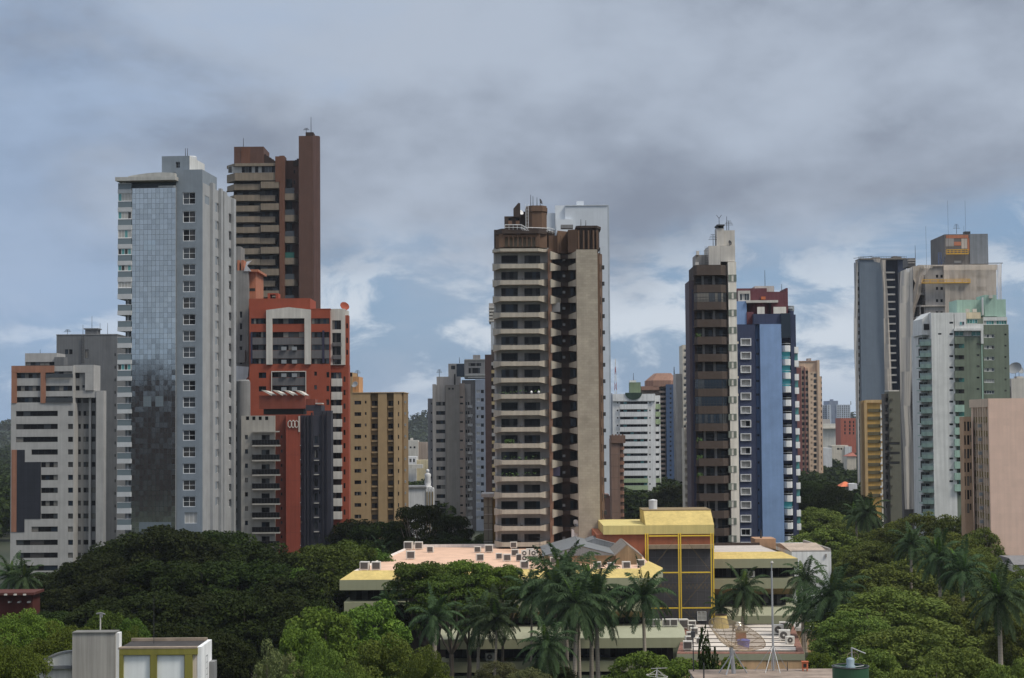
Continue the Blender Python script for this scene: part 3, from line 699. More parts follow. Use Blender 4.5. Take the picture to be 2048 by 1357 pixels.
b.face('tall_part', OCH, (165, 150, 215, 283), [(176, 153, 213, 178)], 2, 12); b.plates('tall_part_wing', M('wall_peach', (196, 140, 88)), [(215, 178, 258, 283)], 3, 12)
mb = MB()
for y in yy: q = b.rect(556, y, 568, y+16, 2); mb.box(q[0]+.02, q[2], 2, 3, q[1], q[3])
b.add('air_conditioner', mb, FR_GREY)
bant(b, 248, 135, 178, 5, 'thin aerial on the top of the ochre tower', 'yagi'); bant(b, 196, 65, 148, 6, 'tall antenna mast at the left of the ochre tower roof')
dish(b.world(b.u(232, 245, 2), 2, b.w(232, 262, 2)), .9, 'grey satellite dish on the ochre tower roof', -.4, 60, FR_GREY); b.done()

# ---- taupe tower
TAU = M('wall_taupe', (138, 130, 122)); TAUL = M('wall_pale_taupe', (162, 155, 150)); TAUP = M('wall_pinkish_taupe', (158, 138, 124))
b = B('apartment_tower', 'taupe tower with dark horizontal windows, left of the balcony tower', 570, C6, 860, 1.5)
y1 = [345+61.2*i for i in range(12)]
b.face('wall', TAUL, (768, 235, 834, None), [(769, y, 829, y+25, W_BAND4) for y in y1]+[(834, y, 838, y+10, W_ONE) for y in y1], .8, 16)
b.plates('white_pier', TAUL, [(746, 228, 769, None)], 0, 15); b.face('left_wing', M('wall_grey_lilac', (140, 138, 142)), (715, 323, 747, None), [(735, y+5, 742, y+18, W_ONE) for y in y1], 1.5, 14)
b.plates('front_wall', TAU, [(835, 232, 925, None)], 0, 16); b.face('pink_wall', TAUP, (925, 222, 961, None), [(927, y+5, 947, y+17, W_ONE) for y in [308-5]+y1+[1200-130]], .2, 15)
b.plates('roof_room', TAUL, [(772, 178, 932, 236)], 3, 13); b.plates('chimney', FR_DARK, [(888, 160, 897, 232)], 2.4, 2.9)
b.plates('roof_window', FR_DARK, [(850, 252, 863, 264), (873, 252, 886, 264)], -.05, -.004)
hs = [(965, y, 975, y+22, W_ONE) for y in y1]+[(980, y, 989, y+22, W_ONE) for y in y1]
b.face('balcony_wall', TAUL, (961, 228, 1000, None), hs, 2, 13)
for y in y1+[1080, 1142]: tray(b, 'balcony', [978, 1000, 1010], y+22, y+40, [.9, .9, 2.4], M('wall_off_white', (184, 180, 176)), 2)
bant(b, 790, 130, 178, 6, 'thin television aerial on the taupe tower roof', 'yagi', .1); b.done()
# ---- white and glass tower behind it
b = B('apartment_tower', 'pale tower with white and glass top behind the taupe tower', 650, C6, 1000)
WB = M('wall_bluish_white', (172, 176, 188))
y2 = [265+55.7*i for i in range(16)]
b.face('wall', WB, (1030, 196, 1097, None), [(1036, y, 1061, y+22, WS(2, 1, FR_WHITE, (G_PALE, G_PALE, G_MID))) for y in y2]+[(1066, y, 1085, y+22, W_ONE) for y in y2], 0, 16)
b.plates('side_wall', M('wall_umber_grey', (106, 100, 98)), [(940, 200, 1030, None)], .5, 16)
b.face('upper_wall', TAUL, (955, 68, 1094, 188), [(984, 88, 1068, 108, W_BAND), (984, 120, 1060, 156, W_BAND)], 1, 14); b.plates('terrace', CREAM, [(962, 160, 1094, 172), (980, 178, 1094, 186)], -.4, .99)
b.plates('roof_room', TAUL, [(1013, 34, 1060, 68)], 4, 11); b.plates('roof_edge', CREAM, [(957, 62, 1092, 70)], .6, 14.3)
b.face('left_part', TAUL, (850, 92, 905, 240), [(868, 105, 895, 130, W_BAND4)], 1.2, 12); b.plates('dark_glass_bay', G_BLUE, [(905, 92, 956, 178)], .9, 9)
bant(b, 924, 50, 90, 5, 'antenna on the pale tower with the glass top', th=.12); b.done()
# ---- dark brown slab with yellow balconies
b = B('apartment_tower', 'dark maroon slab with small yellowish balconies left of the balcony tower', 520, C6, 1110)
b.plates('wall', M('wall_maroon_dark', (72, 52, 50)), [(1094, 32, 1136, None)], 0, 14)
b.plates('balcony_column', M('wall_shadow_brown', (70, 60, 56)), [(1136, 0, 1170, None)], 1.5, 13)  # one even dark brown behind the balconies
YB = M('balcony_straw', (170, 150, 104))
for i in range(18): tray(b, 'balcony', [1128, 1170], 82+52*i, 104+52*i, [.4, .4], YB if i % 3 else BGS, 1.48)
b.done()
b = B('apartment_block', 'low olive grey annex block between the taupe tower and the balcony tower', 345, C6, 1110)
b.plates('wall', M('wall_olive_grey', (128, 120, 104), grid=(40, 3.2, .12, .65)), [(1085, 962, 1143, None)], 0, 8); b.plates('cornice', TAUL, [(1066, 955, 1150, 977)], -.8, 8.5); b.plates('ledge', TAUL, [(1084, y, 1144, y+4) for y in (1088, 1190, 1270)], -.12, -.004)
b.plates('yellow_strip', M('wall_mustard', (152, 118, 60)), [(1143.5, 990, 1166, None)], .5, 6); b.done()
# ---- white tower sliver
b = B('apartment_tower', 'sliver of a white balcony tower behind the left edge of the balcony tower', 560, C7, 50)
b.plates('wall', M('wall_blue_white', (170, 176, 184)), [(46, 1000, 110, None)], 0, 12); b.plates('upper_wall', TAUL, [(30, 855, 100, 1000)], 1, 12)
for i in range(5): tray(b, 'balcony', [28, 70], 880+25*i, 893+25*i, [0, 0], CREAM, 1)
b.done()
# ---- low houses and church seen through the gap
b = B('house', 'low beige houses seen in the gap right of the ochre tower', 900, C6, 640)
b.plates('wall', CREAM, [(560, 600, 650, 730)], 0, 10); b.plates('tall_wall', TAUP, [(650, 612, 720, 760)], 4, 12); b.plates('window', G_DARK, [(568+26*i, 640, 580+26*i, 652) for i in range(3)], -.05, -.01); b.plates('chimney', CREAM, [(598, 585, 615, 600)], 3, 6); b.done()
b = B('house', 'white house with pale blue windows below the beige houses in the gap', 820, C6, 620)
b.face('wall', WHITE2, (555, 708, 640, None), grid([(566, 580), (592, 606), (616, 628)], [(722, 745)]), 0, 10); b.plates('yellow_wall', M('wall_cream_yellow', (196, 180, 140)), [(640, 730, 720, None)], 2, 9); b.plates('wall_top', CREAM, [(555, 760, 680, 785)], -6, -2); b.done()
b = B('church', 'white church side with arched ribs and a figure on its roof, behind the dark tree', 520, C6, 660)
b.plates('wall', WHITE2, [(545, 918, 700, None)], 0, 12); b.plates('roof_edge', GREY1, [(540, 906, 703, 918)], -.4, 12.4)
mb = MB()
for i in range(3):
    q = b.rect(702+18*i, 918, 718+18*i, None, -.2); n = 6; cx_ = (q[0]+q[2])/2; r_ = (q[2]-q[0])/2
    mb.extr([(q[0], -.2, 0), (q[0], -.2, q[3]-r_)]+[(cx_-r_*math.cos(math.pi*k/n), -.2, q[3]-r_+r_*1.4*math.sin(math.pi*k/n)) for k in range(1, n)]+[(q[2], -.2, q[3]-r_), (q[2], -.2, 0)], (0, 5, 0))
b.add('arched_rib', mb, WHITE2)
mb = MB()
for i in range(3):
    q = b.rect(706+18*i, 940, 715+18*i, None, -.3); n = 6; cx_ = (q[0]+q[2])/2; r_ = (q[2]-q[0])/2
    mb.extr([(q[0], -.3, 0), (q[0], -.3, q[3]-r_)]+[(cx_-r_*math.cos(math.pi*k/n), -.3, q[3]-r_+r_*1.4*math.sin(math.pi*k/n)) for k in range(1, n)]+[(q[2], -.3, q[3]-r_), (q[2], -.3, 0)], (0, .09, 0))
b.add('arched_recess', mb, M('recess_ochre', (130, 112, 80)))
q = b.uw(714, 916, 2); o = empty('statue', b.world(q[0], 2, q[1]+.05), 'small white robed statue on the church roof', 'statue')
mb = MB(); mb.lathe([(1.25, 0), (1.2, .5), (.8, .6), (.95, 1.6), (.8, 3.0), (.95, 3.9), (.35, 4.4)], 12); mb.build('robe', WHITE2, o, smooth=True)
mb = MB(); mb.lathe([(.1, 4.3), (.45, 4.6), (.5, 4.95), (.35, 5.3), (.05, 5.45)], 10); mb.build('head', WHITE2, o, smooth=True); b.done()
TONE = (.87, .82)
# ================================================================ buildings, centre and right
# ---- the balcony tower in the middle
STONE = M('parapet_stone_beige', (154, 146, 132), var=.12, streak=.16); STONE2 = M('slab_stone_mottled', (142, 132, 116), var=.16, streak=.06, grid=(.9, .45, .03, .82, .5, .86), k=.50)
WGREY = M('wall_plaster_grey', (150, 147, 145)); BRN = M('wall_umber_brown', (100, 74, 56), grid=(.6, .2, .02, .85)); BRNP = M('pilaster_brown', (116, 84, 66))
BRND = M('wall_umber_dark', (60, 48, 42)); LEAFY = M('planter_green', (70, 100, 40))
b = B('apartment_tower', 'big middle tower with rows of stone beige chamfered balconies and brown crown', 333, C7, 500)
lv = [557, 680, 803, 925, 1048, 1170, 1293, 1417, 1540, 1665, 1789, 1912, 2037, 2162, 2285, 2410, 2535, 2657]
dz = 32.53/3600*333
# living-room bay
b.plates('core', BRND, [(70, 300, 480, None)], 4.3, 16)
mbw = MB(); VW = 3.2
q = b.rect(66, 440, 482, None, VW)
hs = []
for y in [y for y in lv]: hs += [b.rect(123, y-62, 246, y-2, VW), b.rect(297, y-62, 416, y-2, VW)]
hs = [h for h in hs if h[3] > 1]
hs = [(h[0], max(h[1], .05), h[2], h[3]) for h in hs]
mbw.skin((0, VW, 0), (1, 0, 0), (0, 0, 1), (0, -1, 0), q[0], q[2], 0, q[3], hs, .5)
for x0, x1 in ((250, 278), (455, 478), (66, 82)): r_ = b.rect(x0, 440, x1, None, 1.6); mbw.box(r_[0], r_[2], 2.7, VW-.005, 0, q[3]-.02)
b.add('wall', mbw, WGREY)
for h in hs: b.win(h, VW, WS(4, 1, FR_DARK, (G_DARK, G_DARK, G_DARK, G_DARK, G_DARK, G_BLUE, G_MID), .05), t=.35)
BV = [2.36, 0, 0, 2.3]; BX = [62, 120, 410, 484]
y0 = lv[0]; zs = [b.w(265, y+18, 0) for y in lv]
top = None
mb = MB(); pts = [(b.u(x, 1400, v), v) for x, v in zip(BX, BV)]; mb.taper_tray(pts, [(-.72, .62), (-.40, .42), (-.40, .42), (-.74, .78)], vback=3.19)
me = mb.mesh('balcony', STONE)
mbr = MB()
for (p, q_) in zip(pts[:-1], pts[1:]): mbr.tube((*p, .72), (*q_, .72), .03, n=4)
for p in pts: mbr.tube((*p, .47), (*p, .72), .025, n=4)
mer = mbr.mesh('railing', METAL_DARK)
for i, z in enumerate(zs):
    o = obj('balcony', me, b.root, (0, 0, z)); obj('railing', mer, o)
    rr = random.Random(i)
    if i in (11, 12, 13, 8):
        mb = MB()
        for _ in range(60 if i == 11 else 26):
            x = rr.uniform(-1, 1); px_ = (pts[1][0]*.8+pts[2][0]*.2) if i == 11 else rr.uniform(pts[1][0], pts[2][0])
            c = Vector((px_+x*.9, .5+rr.random()*.5, .5+rr.random()*.7)); d = Vector((rr.gauss(0, 1), rr.gauss(0, 1), rr.gauss(0, 1))).normalized()*.28; e = d.orthogonal().normalized()*.12
            mb.quad(c-d, c-e, c+d, c+e)
        mb.build('balcony_plants', LEAFY, o)
    mbf = MB()
    for k in range(rr.randrange(1, 4)):
        x = rr.uniform(pts[1][0], pts[2][0]); mbf.box(x, x+.5, 1.3, 1.8, -.2, .55); mbf.box(x+.05, x+.12, 1.82, 1.88, .55, .9)
    mbf.build('chair', M('outdoor_chair', (60, 52, 46)), o)
mb = MB(); mb.tray(pts, -.3, .25, .16, .2, vback=3.19); b.add('top_slab', mb, STONE, loc=(0, 0, b.w(265, 452, 0)))
mb = MB()
for i in range(2): x = b.u(350+55*i, 1540, .8); mb.lathe([(.05, 0), (.2, .15), (.24, .3), (.2, .45), (.05, .6)], 10, c=(x, .45))
b.add('white_lamp', mb, M('ball_white', (235, 235, 235), .4), loc=(0, 0, zs[8]+.45))
b.plates('pilaster', BRNP, [(476, 445, 502, None)], .9, 6)
# folded middle balconies
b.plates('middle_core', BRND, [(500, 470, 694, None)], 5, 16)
px_ = [(b.u(x, 1400, v), v) for x, v in zip((503, 577, 634, 692), (.6, 3.8, 3.8, .2))]
mb = MB(); mb.taper_tray(px_[:2], [(-.80, .78), (-.40, .40)], vback=4.98); mb.taper_tray(px_[2:], [(-.36, .36), (-.66, .68)], vback=4.98); me = mb.mesh('middle_balcony', STONE)
mb = MB(); mb.box(px_[1][0]+.02, px_[2][0]-.02, 3.85, 4.98, -.38, .34); mec = mb.mesh('middle_parapet', BRND)
for i, y in enumerate([470]+lv):
    z = b.w(560, y+28, 2); o = obj('middle_balcony', me, b.root, (0, 0, z)); obj('middle_parapet', mec, o)
    rr = random.Random(i*7)
    q = b.rect(508, y-72, 580, y-5, 4.9)
    if i: 
        me2 = window_mesh(q[2]-q[0], q[3]-q[1], 3, 1, FR_DARK, (G_DARK, G_DARK, G_MID if i in (3, 11) else G_DARK), i % 4); obj('window', me2, b.root, (q[0], 4.9, q[1]))
        q = b.rect(642, y-66, 690, y-5, 4.9); me2 = window_mesh(q[2]-q[0], q[3]-q[1], 2, 1, FR_DARK, (G_DARK, G_DARK, G_BLUE), i % 4); obj('window', me2, b.root, (q[0], 4.9, q[1]))
    if rr.random() < .7 and i:
        q = b.rect(585, y-40, 605, y-22, 4.6); mb = MB(); mb.box(q[0], q[2], 4.4, 4.95, q[1], q[3]); mb.build('air_conditioner', FR_GREY, b.root)
for i, c in ((3, G_PALE), (13, M('curtain_lilac', (88, 84, 110)))):
    q = b.rect(506, lv[i]-75, 566, lv[i]-5, 2.6); mb = MB(); mb.box(q[0], q[2], 2.6, 2.65, q[1], q[3]); mb.build('curtain', c, b.root)
# stone slab and right flank
b.plates('stone_slab', STONE2, [(690, 450, 850, None)], -.3, 12)
q = b.rect(851, 455, 890, None, 0); mb = MB(); u0 = q[0]; u2 = b.u(890, 1200, 3); zt = b.w(870, 480, 1)
mb.prism([(u0, .2), (u0+.35, .2), (u2, 3), (u2, 15), (u0, 15)], 0, zt); b.add('flank_wall', mb, BRN)
dv = Vector((u2-u0-.35, 2.8)); ln = dv.length; dv.normalize()
for y in lv:
    z = b.w(865, y-60, 1); me = window_mesh(.5, 1.5, 1, 1, FR_DARK, (G_DARK,), 0); obj('window', me, b.root, (u0+.42+.02, .42-.02, z), (0, 0, math.atan2(dv.y, dv.x)))
    z = b.w(880, y+40, 2); mb = MB(); mb.box(u2-.4, u2+.35, 2.2, 3.4, z, z+.7); mb.build('air_conditioner', METAL_DARK, b.root)
# crown with arches
def arches(b, x0, x1, y0, y1, v, n, mat, back, dep=.6):
    q = b.rect(x0, y0, x1, y1, v); bw = (q[2]-q[0])/n; r_ = bw*.36; mb = MB(); zs_ = q[3]-.45-r_
    for i in range(n):
        c = q[0]+bw*(i+.5); a0, a1 = q[0]+bw*i, q[0]+bw*(i+1)
        mb.box(a0, c-r_, v, v+dep, q[1], zs_); mb.box(c+r_, a1, v, v+dep, q[1], zs_)
        m_ = 8; arc = [(c-r_*math.cos(math.pi*k/m_), zs_+r_*math.sin(math.pi*k/m_)) for k in range(m_+1)]
        mb.extr([(a0, v, zs_), (a0, v, q[3])]+[(a1, v, q[3]), (a1, v, zs_)]+[(x, v, z) for x, z in arc[::-1]], (0, dep, 0))
    o = b.add('arcade', mb, mat)
    if back: mb = MB(); mb.box(q[0], q[2], v+dep+.01, v+dep+.1, q[1], q[3]); b.add('arcade_back', mb, back)
    return q
mb = MB(); u = lambda x, v=0, y=380: b.u(x, y, v)
pt = [(u(80, 2.6), 2.6), (u(128), .3), (u(405), .3), (u(468, 2.2), 2.2)]; z0, z1 = b.w(270, 432), b.w(270, 330)
mb.prism([pt[0], (pt[1][0], 1.2), (pt[2][0], 1.2), pt[3], (pt[3][0], 14), (pt[0][0], 14)], z0, z1-.01); b.add('crown', mb, BRN)
arches(b, 145, 385, 338, 428, .32, 7, BRN, M('arcade_pale', (120, 108, 90)))
mb = MB(); q1 = b.rect(105, 332, 144, 432, .3); q2 = b.rect(386, 332, 440, 432, .3)
mb.box(q1[0], q1[2]-.01, .32, 1.19, z0+.01, z1-.02); mb.box(q2[0]+.01, q2[2]-.6, .32, 1.19, z0+.01, z1-.02); b.add('crown_pier', mb, BRN)
z2 = b.w(270, 285); mb = MB(); mb.prism([(pt[0][0], 2.4), (pt[1][0], -.1), (pt[2][0], -.1), (pt[3][0], 2), (pt[3][0], 14), (pt[0][0], 14)], z1, z1+.55); mb.prism([(pt[0][0]+.3, 3.2), (pt[1][0], 1.5), (pt[2][0], 1.5), (pt[3][0], 3), (pt[3][0], 13), (pt[0][0]+.3, 13)], z1+.56, z2); b.add('crown_top', mb, BRND)
b.plates('middle_crown', BRN, [(480, 345, 575, 470)], 3.5, 14); b.plates('middle_crown_step', BRND, [(455, 308, 526, 346)], 4, 14)
mb = MB(); q = b.rect(548, 300, 700, 470, 1.5); mb.prism([(q[0], 3), (b.u(625, 400, 3), 5), (b.u(625, 400, 3), 2), (q[2], 1), (q[2], 13), (q[0], 13)], q[1], q[3]); b.add('right_crown_left', mb, BRN)
q = b.rect(697, 290, 845, 446, .5); mb = MB(); rp = [(b.u(697, 380, 1), 1), (q[0]+.5, .5), (q[2], .5), (b.u(862, 380, 3), 3), (b.u(862, 380, 3), 13), (q[0], 13)]; mb.prism(rp, q[1], q[3]); mb.prism([(q[0]-.3, .6), (q[0]+.4, .1), (q[2], .1), (rp[3][0]+.3, 2.8), (rp[3][0]+.3, 13.1), (q[0]-.3, 13.1)], q[3], q[3]+.45)
zc = b.w(760, 278); mb.prism([(q[0]+.3, 1.2), (q[2]-.3, 1.2), (rp[3][0]-.4, 3.4), (rp[3][0]-.4, 12), (q[0]+.3, 12)], q[3]+.46, zc); b.add('right_crown', mb, BRND)
b.plates('crown_fin', BRN, [(700, 306, 712, 446), (738, 306, 750, 446), (775, 306, 787, 446), (812, 306, 824, 446), (840, 306, 852, 446)], 0, .49)
mb = MB(); q = b.rect(310, 118, 466, 290, 4); mb.prism([(q[0], 5.2), (q[0]+1.1, 4), (q[2]-.9, 4), (q[2], 5.2), (q[2], 11), (q[0], 11)], q[1], q[3]); mb.prism([(q[0]-.15, 5.1), (q[0]+1, 3.8), (q[2]-.8, 3.8), (q[2]+.15, 5.1), (q[2]+.15, 11.2), (q[0]-.15, 11.2)], q[3]-1.1, q[3]-.35); b.add('roof_block', mb, BRN)
q = b.rect(214, 98, 266, 205, 4); mb = MB(); mb.extr([(q[0], 4, q[1]), (q[2], 4, q[1]), (q[2], 4, q[3]-.1), (q[2]-.35, 4, q[3]), (q[0]+.3, 4, q[3]-.75), (q[0], 4, q[3]-1.1)], (0, 3, 0)); b.add('chimney_stack', mb, BRND)
b.face('roof_room', BRND, (146, 200, 262, 286), [(176, 214, 206, 230), (232, 214, 260, 230)], 4.4, 7); b.plates('roof_room_link', BRND, [(262, 165, 312, 288)], 5.5, 6); b.plates('roof_room_panel', BRNP, [(176, 234, 204, 262), (232, 234, 260, 262)], 4.34, 4.395)
RAILW = M('railing_white', (205, 205, 205), .5)
mb = MB(); zr = b.w(150, 264, 1.2)
tr = [(150, 1.6), (274, 1.2), (320, 1.4), (470, 3), (525, 4)]
for (xa, va), (xb, vb) in zip(tr[:-1], tr[1:]):
    ya = 264 if xa < 280 else 284; yb_ = 264 if xb < 280 else (300 if xb > 480 else 290)
    A = (b.u(xa, ya, va), va, b.w(xa, ya, va)); C_ = (b.u(xb, yb_, vb), vb, b.w(xb, yb_, vb)); mb.tube(A, C_, .06, n=5); mb.tube((A[0], A[1], A[2]-.5), (C_[0], C_[1], C_[2]-.5), .04, n=5)
    for k in range(4): t_ = k/4; p = Vector(A).lerp(Vector(C_), t_); mb.tube(p, p-Vector((0, 0, .9)), .04, n=4)
b.add('roof_railing', mb, RAILW)
mb = MB(); q = b.rect(308, 115, 328, 290, 3.6)
for x in (q[0], q[2]): mb.tube((x, 3.7, q[1]), (x, 3.7, q[3]+.2), .04, n=5)
for k in range(16): z = q[1]+(q[3]-q[1])*k/16; mb.tube((q[0], 3.7, z), (q[2], 3.7, z), .03, n=4)
b.add('ladder', mb, RAILW)
b.plates('roof_vent', GREY1, [(572, 263, 664, 290)], 5, 7)
for x, y in ((345, 38), (362, 48), (392, 58)): bant(b, x, y, 120, 6, {345: 'tallest of the thin antennas on the middle tower roof block', 362: 'thin antenna right beside the tallest one on the middle tower', 392: 'short thin antenna right of the pair on the middle tower'}[x])
dish(b.world(b.u(416, 110, 6), 6, b.w(416, 122, 6)), .6, 'small dark dish on the middle tower roof block', 1.2, 70, METAL_DARK); dish(b.world(b.u(268, 200, 4), 4.6, b.w(268, 200, 4)), .55, 'small white dish by the chimney stack of the middle tower', .6, 60)
for i, x in ((0, 723), (1, 760)): bant(b, x, (222, 230)[i], 280, 5, ('left short white pole on the right crown of the middle tower', 'right short white pole on the right crown of the middle tower')[i])
b.done()

# ---- pale tower behind
PALE = M('wall_pale_haze_grey', (176, 182, 190), var=.03, streak=.03, grid=(6, 3.1, .07, .94)); PALE2 = M('wall_pale_white', (190, 195, 201), var=.03, streak=.03)
b = B('apartment_tower', 'blank pale grey tower standing behind the middle balcony tower', 620, C7, 700)
b.plates('wall', PALE, [(605, 118, 925, None)], 0, 20); b.plates('left_wall', PALE2, [(530, 118, 604.5, 400)], 1, 18); b.plates('left_step', PALE, [(450, 175, 530, None)], 2, 18); b.plates('lower_front', PALE2, [(540, 222, 665, None)], -1.5, -.02)
b.plates('roof_block', PALE, [(690, 84, 745, 118)], 3, 12); b.plates('right_edge', M('wall_grey_edge', (150, 158, 168)), [(925, 116, 938, None)], .6, 19); b.plates('parapet', PALE2, [(605, 115, 926, 119)], -.3, 20.2)
b.done()
# ---- brown low block, pinkish block
b = B('apartment_block', 'narrow brown brick block in front of the white and green building', 470, D1, 86)
b.plates('wall', M('wall_cocoa_brown', (120, 92, 78), grid=(30, 3, .1, .8)), [(42, 640, 98, None)], 0, 9); b.plates('right_bays', M('wall_cocoa_dark', (98, 74, 62)), [(98, 640, 122, None)], .6, 9)
for i in range(11): tray(b, 'bay', [97, 118, 124], 690+48*i, 712+48*i, [.2, .2, .6], M('bay_sienna', (132, 92, 72)), .6)
b.plates('crown', M('wall_cocoa_mid', (108, 80, 66)), [(42, 618, 132, 668)], -.4, 9.2)
b.plates('crenel', M('wall_cocoa_mid', (108, 80, 66)), [(44+22*i, 611, 54+22*i, 618) for i in range(4)], 0, 2); b.done()
b = B('apartment_block', 'pinkish brown sliver of a block right of the stone slab', 480, D1, 15)
b.plates('wall', M('wall_rose_brown', (138, 104, 92)), [(-12, 1010, 36, None)], 0, 8); b.plates('parapet', M('wall_rose_dark', (116, 84, 74)), [(-12, 1000, 26, 1012)], -.2, 8.2); b.done()
# ---- white and green building
TEALW = WS(8, 1, FR_GREY, (G_DARK, G_DARK, G_TEAL, G_GREY)); SAGE = M('wall_sage_green', (140, 158, 118)); WG = M('wall_soft_white', (196, 196, 196)); DGREEN = M('sign_dark_green', (36, 56, 46))
b = B('apartment_building', 'white building with green bands and a dark green half disc at its top', 700, D1, 200)
rt = [400, 450, 498, 547, 595, 642, 688, 735, 783, 830, 880, 925, 973, 1018, 1067, 1115, 1162]
b.face('wall', WG, (50, 350, 326, None), [(97, y, 275, y+16, TEALW) for y in rt]+[(77, y+2, 86, y+12, W_ONE) for y in rt]+[(286, y+2, 295, y+12, W_ONE) for y in rt], .6, 18)
for i, y in enumerate(rt[:-1]): tray(b, 'balcony', [97, 278], y+17, rt[i+1]-2, [-.5, -.5], SAGE if 10 <= i <= 13 else WG, .59)
b.face('right_wall', WG, (326, 360, 360, None), [(328, y, 350, y+14, W_DARK) for y in rt], 2.5, 14)
for i, y in enumerate(rt[:-1]): tray(b, 'corner_balcony', [327, 358], y+15, rt[i+1]-2, [1.6, 1.6], SAGE if i < 3 or 10 <= i <= 13 else WG, 2.49)
b.plates('parapet', WG, [(50, 350, 325, 396)], -.3, .59)
q = b.rect(130, 342, 240, 388, -.5); n = 14; mb = MB(); cx_, rz = (q[0]+q[2])/2, q[3]-q[1]; rx = (q[2]-q[0])/2
mb.extr([(cx_-rx*math.cos(math.pi*k/n), -.6, q[3]-rz*math.sin(math.pi*k/n)) for k in range(n+1)], (0, .29, 0)); b.add('half_disc', mb, DGREEN)
b.plates('roof_block', M('wall_moss_green', (96, 112, 84)), [(163, 275, 231, 350)], 4, 12); b.plates('roof_cap', WG, [(160, 262, 202, 275)], 5, 9); b.plates('left_wing', M('wall_lavender', (140, 146, 160)), [(30, 345, 50, None)], 2, 14)
bant(b, 184, 215, 262, 7, 'thin antenna on the green roof box of the white and green building', th=.12); b.done()
# ---- lattice mast far away
o = empty('lattice_mast', at(1232, 850, 1500)*1, 'red and white lattice mast far behind the white and green building', 'mast'); o.location.z = 0
zt = at(1231, 718, 1500).z; mb = MB(); RW = [M('mast_red', (150, 70, 70)), M('mast_white', (190, 190, 190))]
for k in range(14):
    z0_, z1_ = zt*k/14, zt*(k+1)/14; r0_, r1_ = 2.4*(1-k/15), 2.4*(1-(k+1)/15)
    for (sx, sy), (ex, ey) in zip(((-1, -1), (1, -1), (1, 1), (-1, 1)), ((1, -1), (1, 1), (-1, 1), (-1, -1))):
        mb.tube((sx*r0_, sy*r0_, z0_), (sx*r1_, sy*r1_, z1_), .22, n=4, mi=k % 2); mb.tube((sx*r0_, sy*r0_, z0_), (ex*r1_, ey*r1_, z1_), .14, n=4, mi=k % 2)
mb.build('mast', RW, o)
# ---- brown and blue tower with the octagonal crown
BL = M('wall_deep_blue', (56, 76, 108)); BRC = M('wall_clay_brown', (138, 100, 82)); BRT = M('wall_tan_brown', (126, 104, 90))
b = B('apartment_tower', 'clay brown tower with an octagonal roof and a dark blue front', 780, D1, 400)
hs = [h for i in range(19) for h in ((418, 310+31*i, 430, 322+31*i, W_ONE), (448, 310+31*i, 460, 322+31*i, W_ONE))]
b.face('blue_wall', BL, (397, 288, 487, None), hs, 0, 16); b.plates('right_wall', BRT, [(487, 285, 512, None)], 1, 16)
b.plates('left_wall', BRT, [(235, 300, 397, None)], 3, 16)
for i in range(20): tray(b, 'balcony', [352, 394], 330+31*i, 342+31*i, [.6, .6], M('balcony_grey_brown', (112, 98, 92)), 2.99)
for i in range(20): b.plates('window', G_DARK, [(360, 315+31*i, 390, 329+31*i)], 2.9, 2.98)
mb = MB(); q = b.rect(270, 215, 475, 302, 1); w_ = q[2]-q[0]; mb.prism([(q[0], 4), (q[0]+w_*.2, 0.5), (q[2]-w_*.25, .5), (q[2], 4), (q[2], 14), (q[0], 14)], q[1], q[1]+(q[3]-q[1])*.45)
lo = [(q[0], 4), (q[0]+w_*.2, 0.5), (q[2]-w_*.25, .5), (q[2], 4), (q[2], 14), (q[0], 14)]; hi = [(q[0]+w_*.28, 6), (q[0]+w_*.33, 3), (q[2]-w_*.27, 3), (q[2]-w_*.2, 6), (q[2]-w_*.2, 12), (q[0]+w_*.28, 12)]
mb.prism(lo, q[1]+(q[3]-q[1])*.45+.01, q[3], top=hi); b.add('octagonal_roof', mb, BRC); b.plates('roof_ledge', BRC, [(235, 300, 350, 325)], .5, 3)
bant(b, 447, 175, 222, 6, 'blue antenna mast on the octagonal roof', th=.25); b.done()
# ---- beige tower sliver
b = B('apartment_tower', 'cream tower sliver with stacked small windows left of the dark brown tower', 700, D1, 530)
CRM = M('wall_cream_grey', (178, 168, 152)); ws = [62+44.5*i for i in range(24)]
b.face('wall', CRM, (504, 33, 556, None), [(508, y, 526, y+18, WS(2, 1, FR_WHITE)) for y in ws]+[(529, y, 547, y+18, WS(2, 1, FR_WHITE)) for y in ws], 0, 14)
b.plates('ledge', M('ledge_brown', (120, 100, 86)), [(524, y+27, 552, y+35) for y in ws], -.5, -.01); b.plates('left_block', TAUL, [(460, 220, 504, None)], 3, 14); b.done()
b = B('apartment_block', 'plain taupe slab with dark horizontal joints left of the dark brown tower', 420, D1, 550)
b.plates('wall', M('wall_cafe_grey', (116, 100, 92)), [(534, 566, 576, None)], 0, 9); b.plates('joint', FR_DARK, [(534, 600+67*i, 576, 603+67*i) for i in range(8)], -.02, -.003)
mb = MB()
for i in range(9): q = b.rect(516, 640+55*i, 533, 665+55*i, .5); mb.box(q[0], q[2], .5, 1.6, q[1], q[3])
b.add('air_conditioner', mb, CRM); b.plates('left_strip', CRM, [(516, 570, 533.5, None)], 1.7, 8); b.done()

